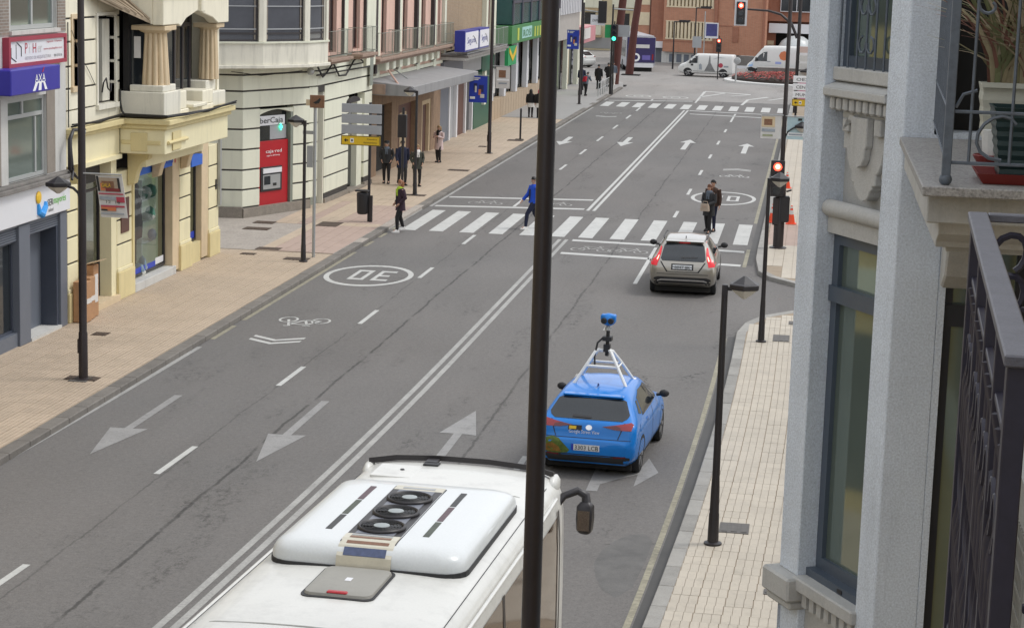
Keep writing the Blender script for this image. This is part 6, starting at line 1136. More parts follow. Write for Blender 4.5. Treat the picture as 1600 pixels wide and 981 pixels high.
def ex_suv(t, pp, bv):
    g = pp("rear_window", [(-.63,1.06),(-.58,1.0),(.58,1.0),(.63,1.06),(.56,1.38),(.5,1.42),(-.5,1.42),(-.56,1.38)], 1, 1, m_dglass, .006); pp("rear_wiper", [(-.05,1.07),(.4,1.09),(.4,1.11),(-.05,1.1)], 1, 1, m_plastic, .014, g)
    pp("high_brake_lamp", [(-.16,1.44),(.16,1.44),(.14,1.475),(-.14,1.475)], 1, 1, m_brake, .012); MB().box(-.54,.54,.56,.8,1.475,1.5).build("spoiler", m_taupe, t, world=False, bevel=.01)
    for mi in (0, 1):
        pp("tail_lamp", pc(mi, [(.62,1.33),(.655,1.34),(.7,1.2),(.76,1.08),(.9,.98),(.88,.87),(.72,.86),(.7,.94),(.66,1.05),(.63,1.2)]), 1, 1, m_brake, .01, step=.05); pp("lamp_core", pc(mi, [(.668,1.12),(.685,1.12),(.735,1.03),(.72,1.0),(.695,1.04)]), 1, 1, m_brake_c, .018, step=.05)
        pp("side_window", [(.75,1.12),(1.0,1.4),(1.6,1.44),(2.4,1.43),(2.9,1.25),(3.12,1.07),(3.0,1.04),(.9,1.07)], 0, -1 if not mi else 1, m_dglass, .006, step=.1)
        s = -1 if mi else 1; MB().ball((s*1.04,2.95,1.12),(.11,.05,.085),10).tube([(s*.86,2.95,1.06),(s*.98,2.95,1.09)], .03, 6).build("door_mirror", m_plastic, t, world=False, smooth=60)
        MB().tube([(s*.6,.95,1.52),(s*.62,1.1,1.55),(s*.62,2.4,1.55),(s*.61,2.6,1.51)], .018, 6).build("roof_rail", m_plastic, t, world=False)
        for yc in (.82, 3.62): pp("wheel_arch", [(yc+.42*math.cos(q), .34+.42*math.sin(q)) for q in [math.pi*j/10 for j in range(11)]], 0, -1 if not mi else 1, m_plastic, .006, step=.2)
        pp("sill_trim", [(1.2,.26),(3.2,.26),(3.2,.37),(1.2,.37)], 0, -1 if not mi else 1, m_plastic, .005, step=.3)
    pp("bumper_insert", [(-.78,.33),(.78,.33),(.8,.52),(.68,.56),(-.68,.56),(-.8,.52)], 1, 1, m_plastic, .006); pp("skid_trim", [(-.7,.46),(-.6,.5),(.6,.5),(.7,.46),(.7,.43),(.58,.46),(-.58,.46),(-.7,.43)], 1, 1, m_chrome, .014)
    pp("windscreen", [(-.55,1.1),(.55,1.1),(.5,1.4),(-.5,1.4)], 1, -1, m_dglass, .006)
    pp("boot_seam", [(-.64,.98),(-.6,.98),(-.42,.72),(.42,.72),(.6,.98),(.64,.98),(.45,.7),(-.45,.7)], 1, 1, m_txt_black, .004); pp("bumper_seam", [(-.72,.64),(.72,.64),(.72,.655),(-.72,.655)], 1, 1, m_txt_black, .005)
    p = pp("number_plate", [(-.28,.79),(.26,.79),(.26,.9),(-.28,.9)], 1, 1, m_plate, .014); pp("plate_surround", [(-.32,.76),(.3,.76),(.3,.93),(-.32,.93)], 1, 1, m_plastic, .006); rtext("0047 JJK", m_txt_black, t, -.22, -.045, .805, .075, .43)
    MB().ext([(0,1.0,1.54),(0,1.16,1.55),(0,1.03,1.6)], (.02,0,0)).build("antenna_fin", m_plastic, t, world=False)
hatch("taupe_estate_car", "taupe metallic estate car braking before the zebra crossing", (-3.4, 56.3, 0), R(.5), m_taupe, v60, 4.64, None, 1.55, [(s*.93,y,.345) for s in (-1,1) for y in (.82,3.62)], ex_suv)
def van(name, lab, loc, rz, St, L, ex, wr, wy, paint=m_white, cat="van"):
    t = thing(name, lab, cat, loc, rz); sh = shell(St); sh.build("body", paint, t, world=False, smooth=45); bv = bvh_of(sh)
    def pp(nm, poly, axis, sign, mat, off=.008, par=None, step=.15):
        mb = MB(); patch(bv, poly, axis, sign, off, mb, step=step); return mb.build(nm, mat, par or t, world=False, normals=False)
    for s in (-1, 1):
        for y in wy:
            wheel(t, s*(wr[1]), y, wr[0]); pp("wheel_arch", [(y+wr[0]*1.2*math.cos(q), wr[0]+wr[0]*1.2*math.sin(q)) for q in [math.pi*j/8 for j in range(9)]], 0, -s, m_plastic, .006)
    ex(t, pp); return t
vst = [(0,.45,.6,.5,.8,.8,.88,1.2,.86,1.7,.74,1.76),(.06,.3,.74,.4,.92,.8,.96,1.2,.95,1.78,.8,1.88),(.5,.26,.8,.36,.94,.8,.97,1.2,.95,1.8,.8,1.9),(2.8,.26,.8,.36,.94,.8,.97,1.2,.95,1.8,.8,1.9),(3.2,.26,.8,.36,.94,.8,.97,1.18,.94,1.7,.78,1.82),(3.75,.26,.8,.36,.93,.78,.96,1.1,.93,1.3,.76,1.36),(4.0,.26,.78,.36,.9,.76,.94,1.02,.88,1.12,.72,1.18),(4.4,.28,.7,.38,.82,.7,.86,.88,.8,.96,.62,1.0),(4.6,.36,.5,.42,.6,.6,.66,.74,.6,.8,.44,.82)]
def ex_van(t, pp):
    pp("door_window", [(2.95,1.12),(3.9,1.12),(3.5,1.5),(3.25,1.68),(2.95,1.7)], 0, 1, m_dglass); pp("sill_trim", [(.7,.3),(3.3,.3),(3.3,.48),(.7,.48)], 0, 1, m_plastic); pp("rear_bumper", [(0.02,.3),(.28,.3),(.28,.5),(0.02,.5)], 0, 1, m_plastic)
    pp("tower_print", [(1.45,.5),(2.35,.5),(2.2,.8),(2.05,1.1),(1.98,1.75),(1.92,1.75),(1.85,1.2),(1.7,.9)], 0, 1, M("grey_print_2", (.2,.2,.2), .5, var=.4, vs=5)); pp("figure_print", [(2.55,.6),(2.8,.6),(2.82,1.0),(2.7,1.1),(2.58,1.0)], 0, 1, m_pgrey); pp("red_print", [(1.0+.2*math.cos(q), 1.0+.2*math.sin(q)) for q in [j*.7854 for j in range(8)]], 0, 1, m_pred); pp("grey_lettering", [(.35,.85),(.75,.85),(.75,.98),(.35,.98)], 0, 1, m_pgrey); pp("swoosh_print", [(.6,1.62),(1.2,1.66),(1.7,1.5),(1.2,1.6)], 0, 1, m_pgrey)
    pp("black_sticker", [(3.3,.9),(3.5,.9),(3.5,1.06),(3.3,1.06)], 0, 1, m_txt_black); pp("headlamp", [(4.1,.78),(4.35,.72),(4.3,.9),(4.12,.95)], 0, 1, m_grey); pp("door_seam", [(2.88,.5),(2.9,.5),(2.9,1.75),(2.88,1.75)], 0, 1, m_grey)
    pp("windscreen", [(-.7,1.22),(.7,1.22),(.62,1.68),(-.62,1.68)], 1, -1, m_dglass); MB().ball((-1.1,3.55,1.2),(.12,.08,.14),8).build("door_mirror", m_plastic, t, world=False)
van("white_van", "white compact van with grey tower print turning at the roundabout", (-6.75, 170.6, 0), R(84), vst, 4.6, ex_van, (.33,.95), (.8, 3.75))
bst = [(0,.5,.7,.55,.85,1.0,.95,1.6,.93,2.4,.78,2.5),(.08,.35,.85,.45,1.0,1.0,1.04,1.6,1.02,2.45,.85,2.58),(.6,.3,.85,.42,1.02,1.0,1.05,1.6,1.03,2.5,.86,2.62),(4.2,.3,.85,.42,1.02,1.0,1.05,1.6,1.03,2.5,.86,2.62),(4.7,.3,.85,.42,1.02,.95,1.05,1.5,1.02,2.3,.84,2.45),(5.35,.3,.84,.42,1.0,.9,1.03,1.4,.98,1.65,.8,1.72),(5.6,.3,.82,.42,.98,.85,1.0,1.2,.92,1.3,.74,1.36),(5.95,.34,.7,.44,.86,.7,.9,.92,.82,1.0,.6,1.05),(6.05,.42,.5,.5,.6,.62,.66,.76,.6,.8,.45,.83)]
def ex_big(t, pp):
    pp("door_window", [(4.3,1.35),(5.35,1.35),(4.95,1.85),(4.6,2.1),(4.3,2.15)], 0, 1, m_dglass); pp("orange_print", [(2.9+.42*math.cos(q), 1.85+.4*math.sin(q)) for q in [j*.7854 for j in range(8)]], 0, 1, m_por); pp("blue_print", [(3.1,1.15),(3.6,1.15),(3.6,1.35),(3.1,1.35)], 0, 1, M("pale_blue_print", (.3,.36,.65), .5)); pp("violet_print", [(4.0,1.3),(4.3,1.3),(4.3,1.38),(4.0,1.38)], 0, 1, m_pgrey); pp("front_bumper", [(5.2,.36),(6.0,.4),(5.95,.75),(5.6,.85),(5.2,.7)], 0, 1, m_plastic); pp("blue_nose", [(5.5,.9),(5.9,.85),(5.6,1.3),(5.4,1.35)], 0, 1, M("light_blue_print", (.3,.48,.75), .4)); pp("sill_trim", [(1,.36),(4.2,.36),(4.2,.5),(1,.5)], 0, 1, m_plastic); pp("windscreen", [(-.75,1.5),(.75,1.5),(.65,2.2),(-.65,2.2)], 1, -1, m_dglass); MB().ball((-1.2,5.2,1.5),(.1,.1,.2),8).build("door_mirror", m_plastic, t, world=False)
van("tall_white_van", "tall white van with orange round print behind the flower bed", (.2, 173.6, 0), R(88), bst, 6.05, ex_big, (.36,1.03), (1.2, 5.0))
wst = [tuple(s) for s in astra]
def ex_w(t, pp, bv): pp("rear_window", [(-.6,1.05),(.6,1.05),(.54,1.37),(-.54,1.37)], 1, 1, m_dglass); pp("side_window", [(.8,1.03),(1.1,1.33),(2.3,1.36),(2.95,1.03)], 0, -1, m_dglass); pp("windscreen", [(-.55,1.06),(.55,1.06),(.5,1.36),(-.5,1.36)], 1, -1, m_dglass); pp("tail_lamp", [(.5,.9),(.82,.9),(.8,1.02)], 1, 1, m_tail); pp("tail_lamp", [(-.8,1.02),(-.82,.9),(-.5,.9)], 1, 1, m_tail)
hatch("white_car", "white car seen small behind the people at the far left corner", (-19.6, 178, 0), R(60), m_white, wst, 4.37, None, 1.49, [(s*.9,y,.325) for s in (-1,1) for y in (.76,3.38)], ex_w)
# distant town bus
tb = thing("purple_bus", "white town bus with a dark purple rear across the roundabout", "bus", (-14.9, 174.6, 0), R(13)); m_pur = M("purple_panel", (.03,.02,.1), .4, var=.2)
MB().box(-1.25,1.25,0,11.5,.35,3.05).build("body", M("grey_white_bus_paint", (.42,.42,.45), .4), tb, world=False, bevel=.14, smooth=40); MB().box(-1.2,1.2,-.03,.2,.75,2.9).build("rear_panel", m_pur, tb, world=False, bevel=.03); MB().box(-.7,.7,-.05,-.03,2.0,2.3).build("route_sign", m_paper, tb, world=False)
MB().box(-1.1,1.1,-.06,.1,.35,.7).build("bumper", m_signw, tb, world=False, bevel=.03); MB().box(-1.0,1.0,.2,11,.0,.36).build("underbody_block", m_dark, tb, world=False)
rg = MB().loft([[(-.45+r*math.cos(q), y, 1.2+r*math.sin(q)) for q in [j*.3927 for j in range(16)]] for r, y in ((.36,-.035),(.36,-.05),(.2,-.05),(.2,-.035))], 0, False); rg.build("ring_logo", m_txt_white, tb, world=False); MB().box(.1,.8,-.04,-.03,1.0,1.4).build("small_print", M("violet_print", (.15,.12,.4), .5), tb, world=False); MB().box(-1.27,-1.24,.8,11,1.2,2.6).build("side_windows", m_dglass, tb, world=False); MB().box(1.24,1.27,.8,11,1.2,2.6).build("side_windows", m_dglass, tb, world=False)
for s in (-1, 1): wheel(tb, s*1.26, 2.5, .48, .3); wheel(tb, s*1.26, 8.6, .48, .3); MB().box(s*1.0-.06,s*1.0+.06,-.05,0,1.0,1.5).build("tail_lamp", m_tail, tb, world=False)
# ------------------------------------------------------------------ the white coach below the viewer
m_coach = M("coach_white", (.64,.635,.6), .38, var=.05, vs=1.2, fine=.05, coat=.25, stain=.16); m_pod = M("pod_white", (.64,.66,.66), .3, var=.02, coat=.3); m_cglass = M("brown_tinted_glass", (.075,.042,.022), .09, var=.4, vs=.8, fine=0, spec=.7)
m_hatch = M("grey_hatch", (.29,.28,.25), .55, var=.08, stain=.1)
ch = thing("white_coach", "white coach seen from above with a three-fan roof unit", "coach", (-3.84, 22.5, 0), -.05)
def crest(x): return 3.43-.05*(abs(x)/1.0)**2
Hs = [(1.1,.35),(1.24,.5),(1.26,1.5),(1.245,2.7),(1.22,3.05),(1.18,3.2),(1.07,3.315),(.86,3.36),(.4,3.383),(0,3.388)]
rings = []
for y, kw, dz in ((.46,.80,-.75),(.44,.88,-.3),(.38,.94,-.1),(.28,.97,-.03),(.08,.985,0),(-.6,1,0),(-3,1,0),(-7,1,0),(-11.3,1,0),(-11.5,.97,-.05),(-11.6,.9,-.2)):
    h = [(x*kw, z if z < 2.4 else 2.4+(z-2.4)*(1+dz/1.03)) for x, z in Hs]; h = smooth_path(h, 2); rings.append([(x, y, z) for x, z in h]+[(-x, y, z) for x, z in h[-2::-1]])
sh = MB().loft(rings); sh.build("body", m_coach, ch, world=False, smooth=35); bv = bvh_of(sh)
def cp(nm, poly, axis, sign, mat, off=.006, par=None, step=.3):
    mb = MB(); patch(bv, poly, axis, sign, off, mb, step=step, start=30); return mb.build(nm, mat, par or ch, world=False, normals=False, smooth=60)
for i, (a, b) in enumerate(((-1.55,-.25),(-3.3,-1.63),(-5.0,-3.38),(-6.7,-5.08),(-8.4,-6.78),(-10.8,-8.48))):
    for sg in (-1, 1): cp("side_window", [(a,1.35),(b,1.35),(b,2.98),(a,2.98)], 0, sg, m_cglass)
cp("window_pillar", [(-1.64,.5),(-1.54,.5),(-1.54,3.0),(-1.64,3.0)], 0, -1, m_black, .02); cp("window_pillar", [(-.3,.5),(-.2,.5),(-.2,3.05),(-.3,3.05)], 0, -1, m_black, .02); cp("window_pillar", [(-3.4,1.3),(-3.3,1.3),(-3.3,3),(-3.4,3)], 0, -1, m_black, .01)
cp("windscreen", [(-1.0,1.2),(1.0,1.2),(.95,3.0),(-.95,3.0)], 1, -1, m_dglass); cp("door", [(-1.5,.5),(-.35,.5),(-.35,1.3),(-1.5,1.3)], 0, -1, m_coach, .01)
for sg in (-1, 1): MB().tube([(sg*1.2,-.25,3.17),(sg*1.235,-2,3.175),(sg*1.235,-8,3.175),(sg*1.22,-11.2,3.17)], .022, 6).build("roof_gutter", m_coach, ch, world=False, smooth=50)
bar = [(-1.1,.14,3.37),(-.8,.26,3.4),(-.3,.32,3.415),(.3,.32,3.415),(.8,.26,3.4),(1.1,.14,3.37)]
MB().loft([[(x,y-.05,z-.03),(x,y+.05,z-.06),(x,y+.05,z+.005),(x,y-.05,z+.03)] for x, y, z in bar]).build("front_visor", m_black, ch, world=False); MB().box(-.42,-.28,.08,.26,3.38,3.41).build("visor_bracket", m_black, ch, world=False); MB().box(-.42,-.24,-.02,.1,3.385,3.405).build("visor_plate", m_plastic, ch, world=False)
for sg in (-1, 1): MB().ball((sg*1.1,.14,3.24),(.07,.22,.12),10).build("roof_corner", m_coach, ch, world=False, smooth=60)
hp = MB().box(-.9,-.42,-.6,-.05,3.355,3.385).build("access_panel", m_coach, ch, world=False, bevel=.004); MB().lathe((-.6,-.28,3.385),[(.03,0),(.02,.012)],8).build("panel_lock", m_black, hp, world=False)
for sg in (1,):
    mm = MB().tube([(sg*1.14,.0,3.0),(sg*1.22,.12,3.12),(sg*1.36,.22,3.17),(sg*1.46,.24,3.12),(sg*1.48,.22,2.98)], [.04,.045,.05,.055,.06], 8).build("mirror_arm", m_black, ch, world=False, smooth=60)
    MB().loft([[(sg*1.47+a*k,.22+b*k*.7,z) for a, b in ((-.11,-.1),(.08,-.12),(.1,.08),(-.08,.1))] for z, k in ((2.66,.5),(2.7,.9),(2.85,1),(3.0,.95),(3.06,.5))]).build("mirror_head", m_black, mm, world=False, bevel=.02, smooth=40); MB().box(sg*1.47-.08,sg*1.47+.06,.125,.135,2.72,2.96).build("mirror_glass", m_chrome, mm, world=False)
for s in (-1, 1):
    for y in (-2.4, -8.6): wheel(ch, s*1.25, y, .5, .32)
def rrect(x0, x1, y0, y1, r, z, n=5):
    out = []
    for cx_, cy_, q0 in ((x1-r,y1-r,0),(x0+r,y1-r,math.pi/2),(x0+r,y0+r,math.pi),(x1-r,y0+r,1.5*math.pi)):
        out += [(cx_+r*math.cos(q0+math.pi/2*j/n), cy_+r*math.sin(q0+math.pi/2*j/n), z) for j in range(n+1)]
    return out
def prect(i, z):      # the unit's outline drawn in by i: long low slope at the front, short steep one at the rear
    return rrect(-.98+i*1.0, .98-i, -4.1+i*.85, -1.28-i*2.6, .24, z)
pod = MB().loft([prect(i, z) for i, z in ((0,3.34),(0,3.44),(.012,3.49),(.035,3.53),(.075,3.565),(.13,3.588),(.2,3.6),(.3,3.605))]); pd = pod.build("roof_unit", m_pod, ch, world=False, smooth=30)
MB().loft([rrect(-.99,.99,-4.12,-1.27,.26,3.33), rrect(-.99,.99,-4.12,-1.27,.26,3.4)]).build("unit_seal", m_plastic, pd, world=False)
for sg in (-1, 1): MB().tube([(sg*.93,-3.9,3.44),(sg*.935,-2.8,3.47),(sg*.935,-1.75,3.44)], [.03,.045,.03], 6).build("unit_flange", m_pod, pd, world=False, smooth=60)
m_tray = M("grey_fan_plate", (.16,.17,.2), .4, var=.1); MB().box(-.27,.26,-3.72,-1.95,3.598,3.612).build("fan_tray", m_black, pd, world=False, bevel=.003); MB().box(-.2,.19,-3.7,-1.97,3.612,3.617).build("fan_plate", m_tray, pd, world=False)
for y in (-2.32, -2.88, -3.44):
    q = [j*math.pi/12 for j in range(25)]; f = MB().tube([(.225*math.cos(a), y+.225*math.sin(a), 3.625) for a in q], .02, 6, caps=False).build("fan", m_black, pd, world=False, smooth=60)
    MB().lathe((0,y,3.617),[(.215,0),(.2,.004),(.02,.004)],24).build("fan_well", m_plastic, f, world=False); mb = MB()
    for r in (.09,.125,.16,.19): mb.tube([(r*math.cos(a), y+r*math.sin(a), 3.636) for a in q], .005, 4, caps=False)
    for j in range(7):
        a = j*.8976; mb.poly([(.05*math.cos(a),y+.05*math.sin(a),3.632),(.2*math.cos(a+.1),y+.2*math.sin(a+.1),3.626),(.2*math.cos(a+.6),y+.2*math.sin(a+.6),3.634),(.05*math.cos(a+.8),y+.05*math.sin(a+.8),3.635)])
    mb.build("fan_blades", m_plastic, f, world=False, normals=False); MB().lathe((0,y,3.63),[(.085,0),(.08,.012),(.03,.02)],14).build("fan_hub", M("pale_hub", (.3,.33,.33), .4) if "pale_hub" not in bpy.data.materials else bpy.data.materials["pale_hub"], f, world=False)
m_brass = M("pearl_metal_plate", (.62,.58,.47), .3, metal=.45, var=.12, vs=5); MB().box(-.27,.26,-1.95,-1.78,3.597,3.612).build("metal_plate", m_brass, pd, world=False, bevel=.003); MB().box(-.18,.17,-1.9,-1.84,3.612,3.615).build("plate_slot", m_grey, pd, world=False)
mp_ = MB().ext([(-.275,-3.72,3.60),(-.275,-3.86,3.60),(-.275,-3.99,3.568),(-.275,-4.07,3.5),(-.275,-4.1,3.38),(-.275,-4.125,3.38),(-.275,-4.1,3.5),(-.275,-4.015,3.585),(-.275,-3.87,3.618),(-.275,-3.72,3.618)], (.545,0,0)).build("metal_plate", m_brass, pd, world=False)
MB().box(-.21,.2,-3.78,-3.74,3.617,3.622).build("plate_slot", m_grey, mp_, world=False); MB().box(-.21,.2,-3.86,-3.81,3.617,3.622).build("plate_slot", M("brown_slot", (.2,.1,.06), .5, var=.3, vs=20), mp_, world=False)
MB().ext([(-.21,-3.93,3.61),(-.21,-3.98,3.595),(-.21,-3.975,3.585),(-.21,-3.925,3.6)], (.42,0,0)).build("plate_slot", bpy.data.materials["brown_slot"], mp_, world=False); MB().ext([(-.21,-4.035,3.574),(-.21,-4.1,3.51),(-.21,-4.09,3.5),(-.21,-4.025,3.564)], (.42,0,0)).build("plate_slot", M("blue_slot", (.07,.09,.17), .4, var=.4, vs=20), mp_, world=False)
for sg in (-1, 1): MB().box(sg*.274-.004,sg*.274+.004,-3.95,-1.8,3.6,3.608).build("plate_joint", m_plastic, pd, world=False)
for x in (-.5, .49):
    for i in range(3): MB().box(x-.032,x+.032,-3.6+.58*i,-3.06+.58*i,3.6,3.609).build("vent_slot", M("vent_dark_%d%d" % (i, x > 0), ((.03,.03,.03),(.05,.06,.04),(.09,.05,.06))[(i+(x > 0)) % 3], .5, var=.5, vs=14), pd, world=False)
m_seam = M("roof_seam_sealant", (.3,.3,.28), .7, var=.3, vs=4); m_smudge = M("roof_grime", (.4,.4,.37), .7, var=.3, vs=3)
for x in (-1.09, 1.09): MB().tube([(x,-.3,3.303),(x,-11.3,3.303)], .006, 4).build("roof_seam", m_plastic, ch, world=False)
for y in (-.95, -5.9, -7.9, -9.9): MB().loft([[(x,y-.012,z),(x,y+.012,z),(x,y+.012,z+.004),(x,y-.012,z+.004)] for x, z in ((-1.05,3.32),(-.86,3.36),(-.4,3.384),(0,3.39),(.4,3.384),(.86,3.36),(1.05,3.32))]).build("roof_seam", m_seam, ch, world=False)
h = MB().loft([rrect(-.33,.33,-5.05,-4.17,.09,3.375), rrect(-.32,.32,-5.03,-4.19,.09,3.42), rrect(-.28,.28,-4.98,-4.24,.08,3.433)]).build("roof_hatch", m_hatch, ch, world=False, smooth=30)
MB().loft([rrect(-.35,.35,-5.08,-4.14,.1,3.37), rrect(-.35,.35,-5.08,-4.14,.1,3.395)]).build("hatch_seal", m_plastic, h, world=False); MB().box(-.1,.1,-5.03,-4.97,3.417,3.44).build("hatch_handle", m_red, h, world=False, bevel=.012); MB().box(-.03,.03,-4.66,-4.56,3.434,3.437).build("hatch_label", m_signw, h, world=False)
# ================================================================== people
m_skin = M("skin", (.52,.3,.21), .55, var=.06); m_eye = M("eye_dark", (.03,.02,.02), .3); m_lip = M("lips", (.35,.11,.1), .5)
CL = {k: M("cloth_"+k, c, .85, var=.15, vs=6, fine=.15, fs=40) for k, c in dict(plum=(.035,.016,.028), black=(.014,.013,.014), blue=(.01,.07,.5), navy=(.012,.015,.04), charcoal=(.03,.03,.032), olive=(.05,.052,.04), blush=(.66,.52,.5), white=(.75,.73,.7), brown=(.05,.025,.016), lime=(.4,.55,.04), red=(.4,.015,.03), beige=(.4,.32,.25), greyblue=(.1,.12,.15)).items()}
HR = {k: M("hair_"+k, c, .6, var=.3, vs=20, fine=.3) for k, c in dict(ginger=(.25,.1,.04), black=(.012,.01,.009), dark=(.03,.018,.012), blond=(.3,.19,.09), auburn=(.12,.045,.022), pink=(.5,.06,.12), grey=(.3,.29,.28)).items()}
def person(lab, x, y, z, face, h=1.7, coat="black", hem=.82, legs="black", shoe="black", hair="dark", style="short", arms="down", stride=0., scarf=None, skirt=None, hat=None, bag=None, bend=0., turn=0., back=None, grp=None):
    t = thing("person", lab, "person", (x, y, z), R(face), grp); k = h/1.7
    def sc(p): return Vector((p[0], p[1], p[2]))*k
    bz = lambda p: (p[0], p[1]-bend*max(0, p[2]-.95), p[2]-abs(bend)*.25*max(0, p[2]-.95))      # lean of the upper body
    s = stride
    leg = {}
    for sg in (-1, 1):
        f = s*sg; leg[sg] = [(sg*.09, 0, .9), (sg*.1, -.05-.55*f*.5 if f > 0 else -.03-.25*f*.6, .5), (sg*.1, -.62*f*.62, .09+(.06 if f < -.2 else 0)), (sg*.115, -.62*f*.62-.15, .035+(.0 if f < -.2 else 0))]
    P = {"down": lambda sg: [(sg*.185,0,1.39),(sg*.245,.02,1.12),(sg*.25,-.04,.88)], "swing": lambda sg: [(sg*.185,0,1.39),(sg*.24,.12*s*sg,1.12),(sg*.23,.28*s*sg-.06,.93)],
         "pocket": lambda sg: [(sg*.185,0,1.39),(sg*.27,.06,1.14),(sg*.2,-.1,.96)], "phone": lambda sg: [(sg*.185,0,1.39),(sg*.235,-.02,1.14),(sg*.07,-.24,1.22)], "bag": lambda sg: [(sg*.185,0,1.39),(sg*.24,-.02,1.12),(sg*.09,-.25,1.02)], "reach": lambda sg: [(sg*.185,0,1.39),(sg*.22,-.16,1.16),(sg*.15,-.4,1.05)]}[arms]
    # one continuous skinned body
    V = []; Eg = []; Rr = []
    def add(p, r, par=None, b=True):
        V.append(sc(bz(p) if b else p)); Rr.append(r*k)
        if par is not None: Eg.append((par, len(V)-1))
        return len(V)-1
    pel = add((0,0,.93),.115); wa = add((0,0,1.08),.1,pel); cs = add((0,0,1.28),.12,wa); nb = add((0,0,1.43),.06,cs); nk = add((0,-.01,1.49),.047,nb); tx = math.sin(turn)*.03
    jaw = add((tx,-.035,1.54),.062,nk); hd = add((tx,-.02,1.61),.082,jaw); ht = add((tx,-.01,1.67),.062,hd)
    for sg in (-1, 1):
        a = P(sg); sh_ = add(a[0],.05,cs); el = add(a[1],.038,sh_); wr = add(a[2],.026,el); d = (Vector(a[2])-Vector(a[1])).normalized(); sd = Vector((0,-1,0)) if abs(d.y) < .7 else Vector((-sg,0,0))
        pm = add(tuple(Vector(a[2])+d*.06),.03,wr); 
        for fi, (o, ln) in enumerate(((-.028,.06),(-.01,.075),(.01,.08),(.028,.07))):
            b0 = Vector(a[2])+d*.09+sd*o; f1 = add(tuple(b0),.0095,pm); add(tuple(b0+d*ln*.6+Vector((-sg,0,0))*.008),.0085,f1); add(tuple(b0+d*ln+Vector((-sg,0,0))*.025),.007,len(V)-1)
        th = Vector(a[2])+d*.035+sd*.035; f1 = add(tuple(th),.011,wr); add(tuple(th+d*.045+sd*.02),.009,f1)
        L = leg[sg]; hp_ = add(L[0],.085,pel,False); kn = add(L[1],.055,hp_,False); an = add(L[2],.036,kn,False); add(L[3],.03,an,False)
    me = bpy.data.meshes.new("body"); me.from_pydata(V, Eg, []); o = bpy.data.objects.new("body", me); COL.objects.link(o); o.parent = t; me.materials.append(m_skin)
    md = o.modifiers.new("skin", 'SKIN'); md.use_smooth_shade = True
    for i, r in enumerate(Rr): me.skin_vertices[0].data[i].radius = (r, r)
    me.skin_vertices[0].data[0].use_root = True
    o.modifiers.new("sub", 'SUBSURF').levels = 1; o.modifiers["sub"].render_levels = 1
    def part(mb, nm, m, par=None, sm=60):
        mb.v = [tuple(sc(bz(v)) if v[2] > .95 else sc(v)) for v in mb.v]; return mb.build(nm, m, par or t, world=False, smooth=sm)
    def ell(z, rx, ry, oy=0., n=14): return [(rx*math.cos(2*math.pi*j/n), oy+ry*math.sin(2*math.pi*j/n), z) for j in range(n)]
    hd_ = (tx, -.02, 1.62)
    e = MB(); [e.ball((tx+sg*.032,-.094,1.618),(.013,.01,.008),6) for sg in (-1,1)]; part(e, "eyes", m_eye)
    part(MB().ball((tx,-.104,1.588),(.013,.02,.022),6).ball((tx-.085,-.01,1.6),(.012,.02,.03),6).ball((tx+.085,-.01,1.6),(.012,.02,.03),6), "nose_and_ears", m_skin); part(MB().ball((tx,-.091,1.548),(.024,.01,.007),6), "mouth", m_lip)
    hb = MB()
    n = 12; rings = []
    for i in range(7):
        a = math.pi/2*(1-i/6*1.02); rr = .098*math.cos(a)+.004; zz = 1.625+.098*math.sin(a)
        rings.append([(tx+rr*math.cos(2*math.pi*j/n)*.95, -.012+rr*1.08*math.sin(2*math.pi*j/n)+(.02 if i > 3 else 0), zz-(.0 if math.sin(2*math.pi*j/n) < -.3 else .05*i/6)) for j in range(n)])
    hb.loft(rings)
    if style in ("long", "bob"):
        b = 1.5 if style == "bob" else 1.32
        hb.loft([[(tx+rx*math.cos(q), .035+ry*math.sin(q), z) for q in [2*math.pi*j/10 for j in range(10)]] for z, rx, ry in ((1.66,.09,.06),(1.58,.105,.07),(1.48,.11,.065),(b,.105,.05),(b-.04,.07,.03))])
    part(hb, "hair", HR[hair])
    if hat: part(MB().loft([ell(1.66,.112,.118,-.015), ell(1.70,.115,.12,-.015), ell(1.735,.09,.095,-.01), ell(1.745,.02,.02)]).ext([(-.07,-.11,1.665),(.07,-.11,1.665),(.05,-.18,1.655),(-.05,-.18,1.655)], (0,0,.012)), "cap", CL[hat])
    # coat with sleeves
    c = MB().loft([ell(1.47,.06,.06), ell(1.445,.12,.085), ell(1.4,.2,.11), ell(1.3,.215,.13), ell(1.12,.19,.125), ell(.98,.2,.14), ell((hem+.98)/2,.21,.15), ell(hem,.225,.165)])
    for sg in (-1, 1):
        a = P(sg); c.tube([a[0], tuple(Vector(a[0]).lerp(Vector(a[1]),.5)), a[1], tuple(Vector(a[1]).lerp(Vector(a[2]),.55)), a[2]], [.085,.075,.066,.058,.05], 10)
    part(c, "coat", CL[coat])
    part(MB().box(-.008,.008,-.172,-.12,max(hem,.9),1.3), "coat_front_edge", CL["charcoal" if coat != "charcoal" else "black"])
    if skirt: part(MB().loft([ell(hem+.05,.2,.145), ell(.62,.24,.18)]), "skirt", CL[skirt])
    tr = MB()
    for sg in (-1, 1):
        L = leg[sg]; tr.tube([(L[0][0],0,.94),tuple(Vector(L[0]).lerp(Vector(L[1]),.5)),L[1],tuple(Vector(L[1]).lerp(Vector(L[2]),.4)),(L[2][0],L[2][1],L[2][2]+.0)], [.1,.09,.068,.064,.048], 10)
    tr.loft([ell(.98,.14,.11), ell(.9,.17,.125), ell(.82,.15,.11)]); part(tr, "trousers", CL[legs])
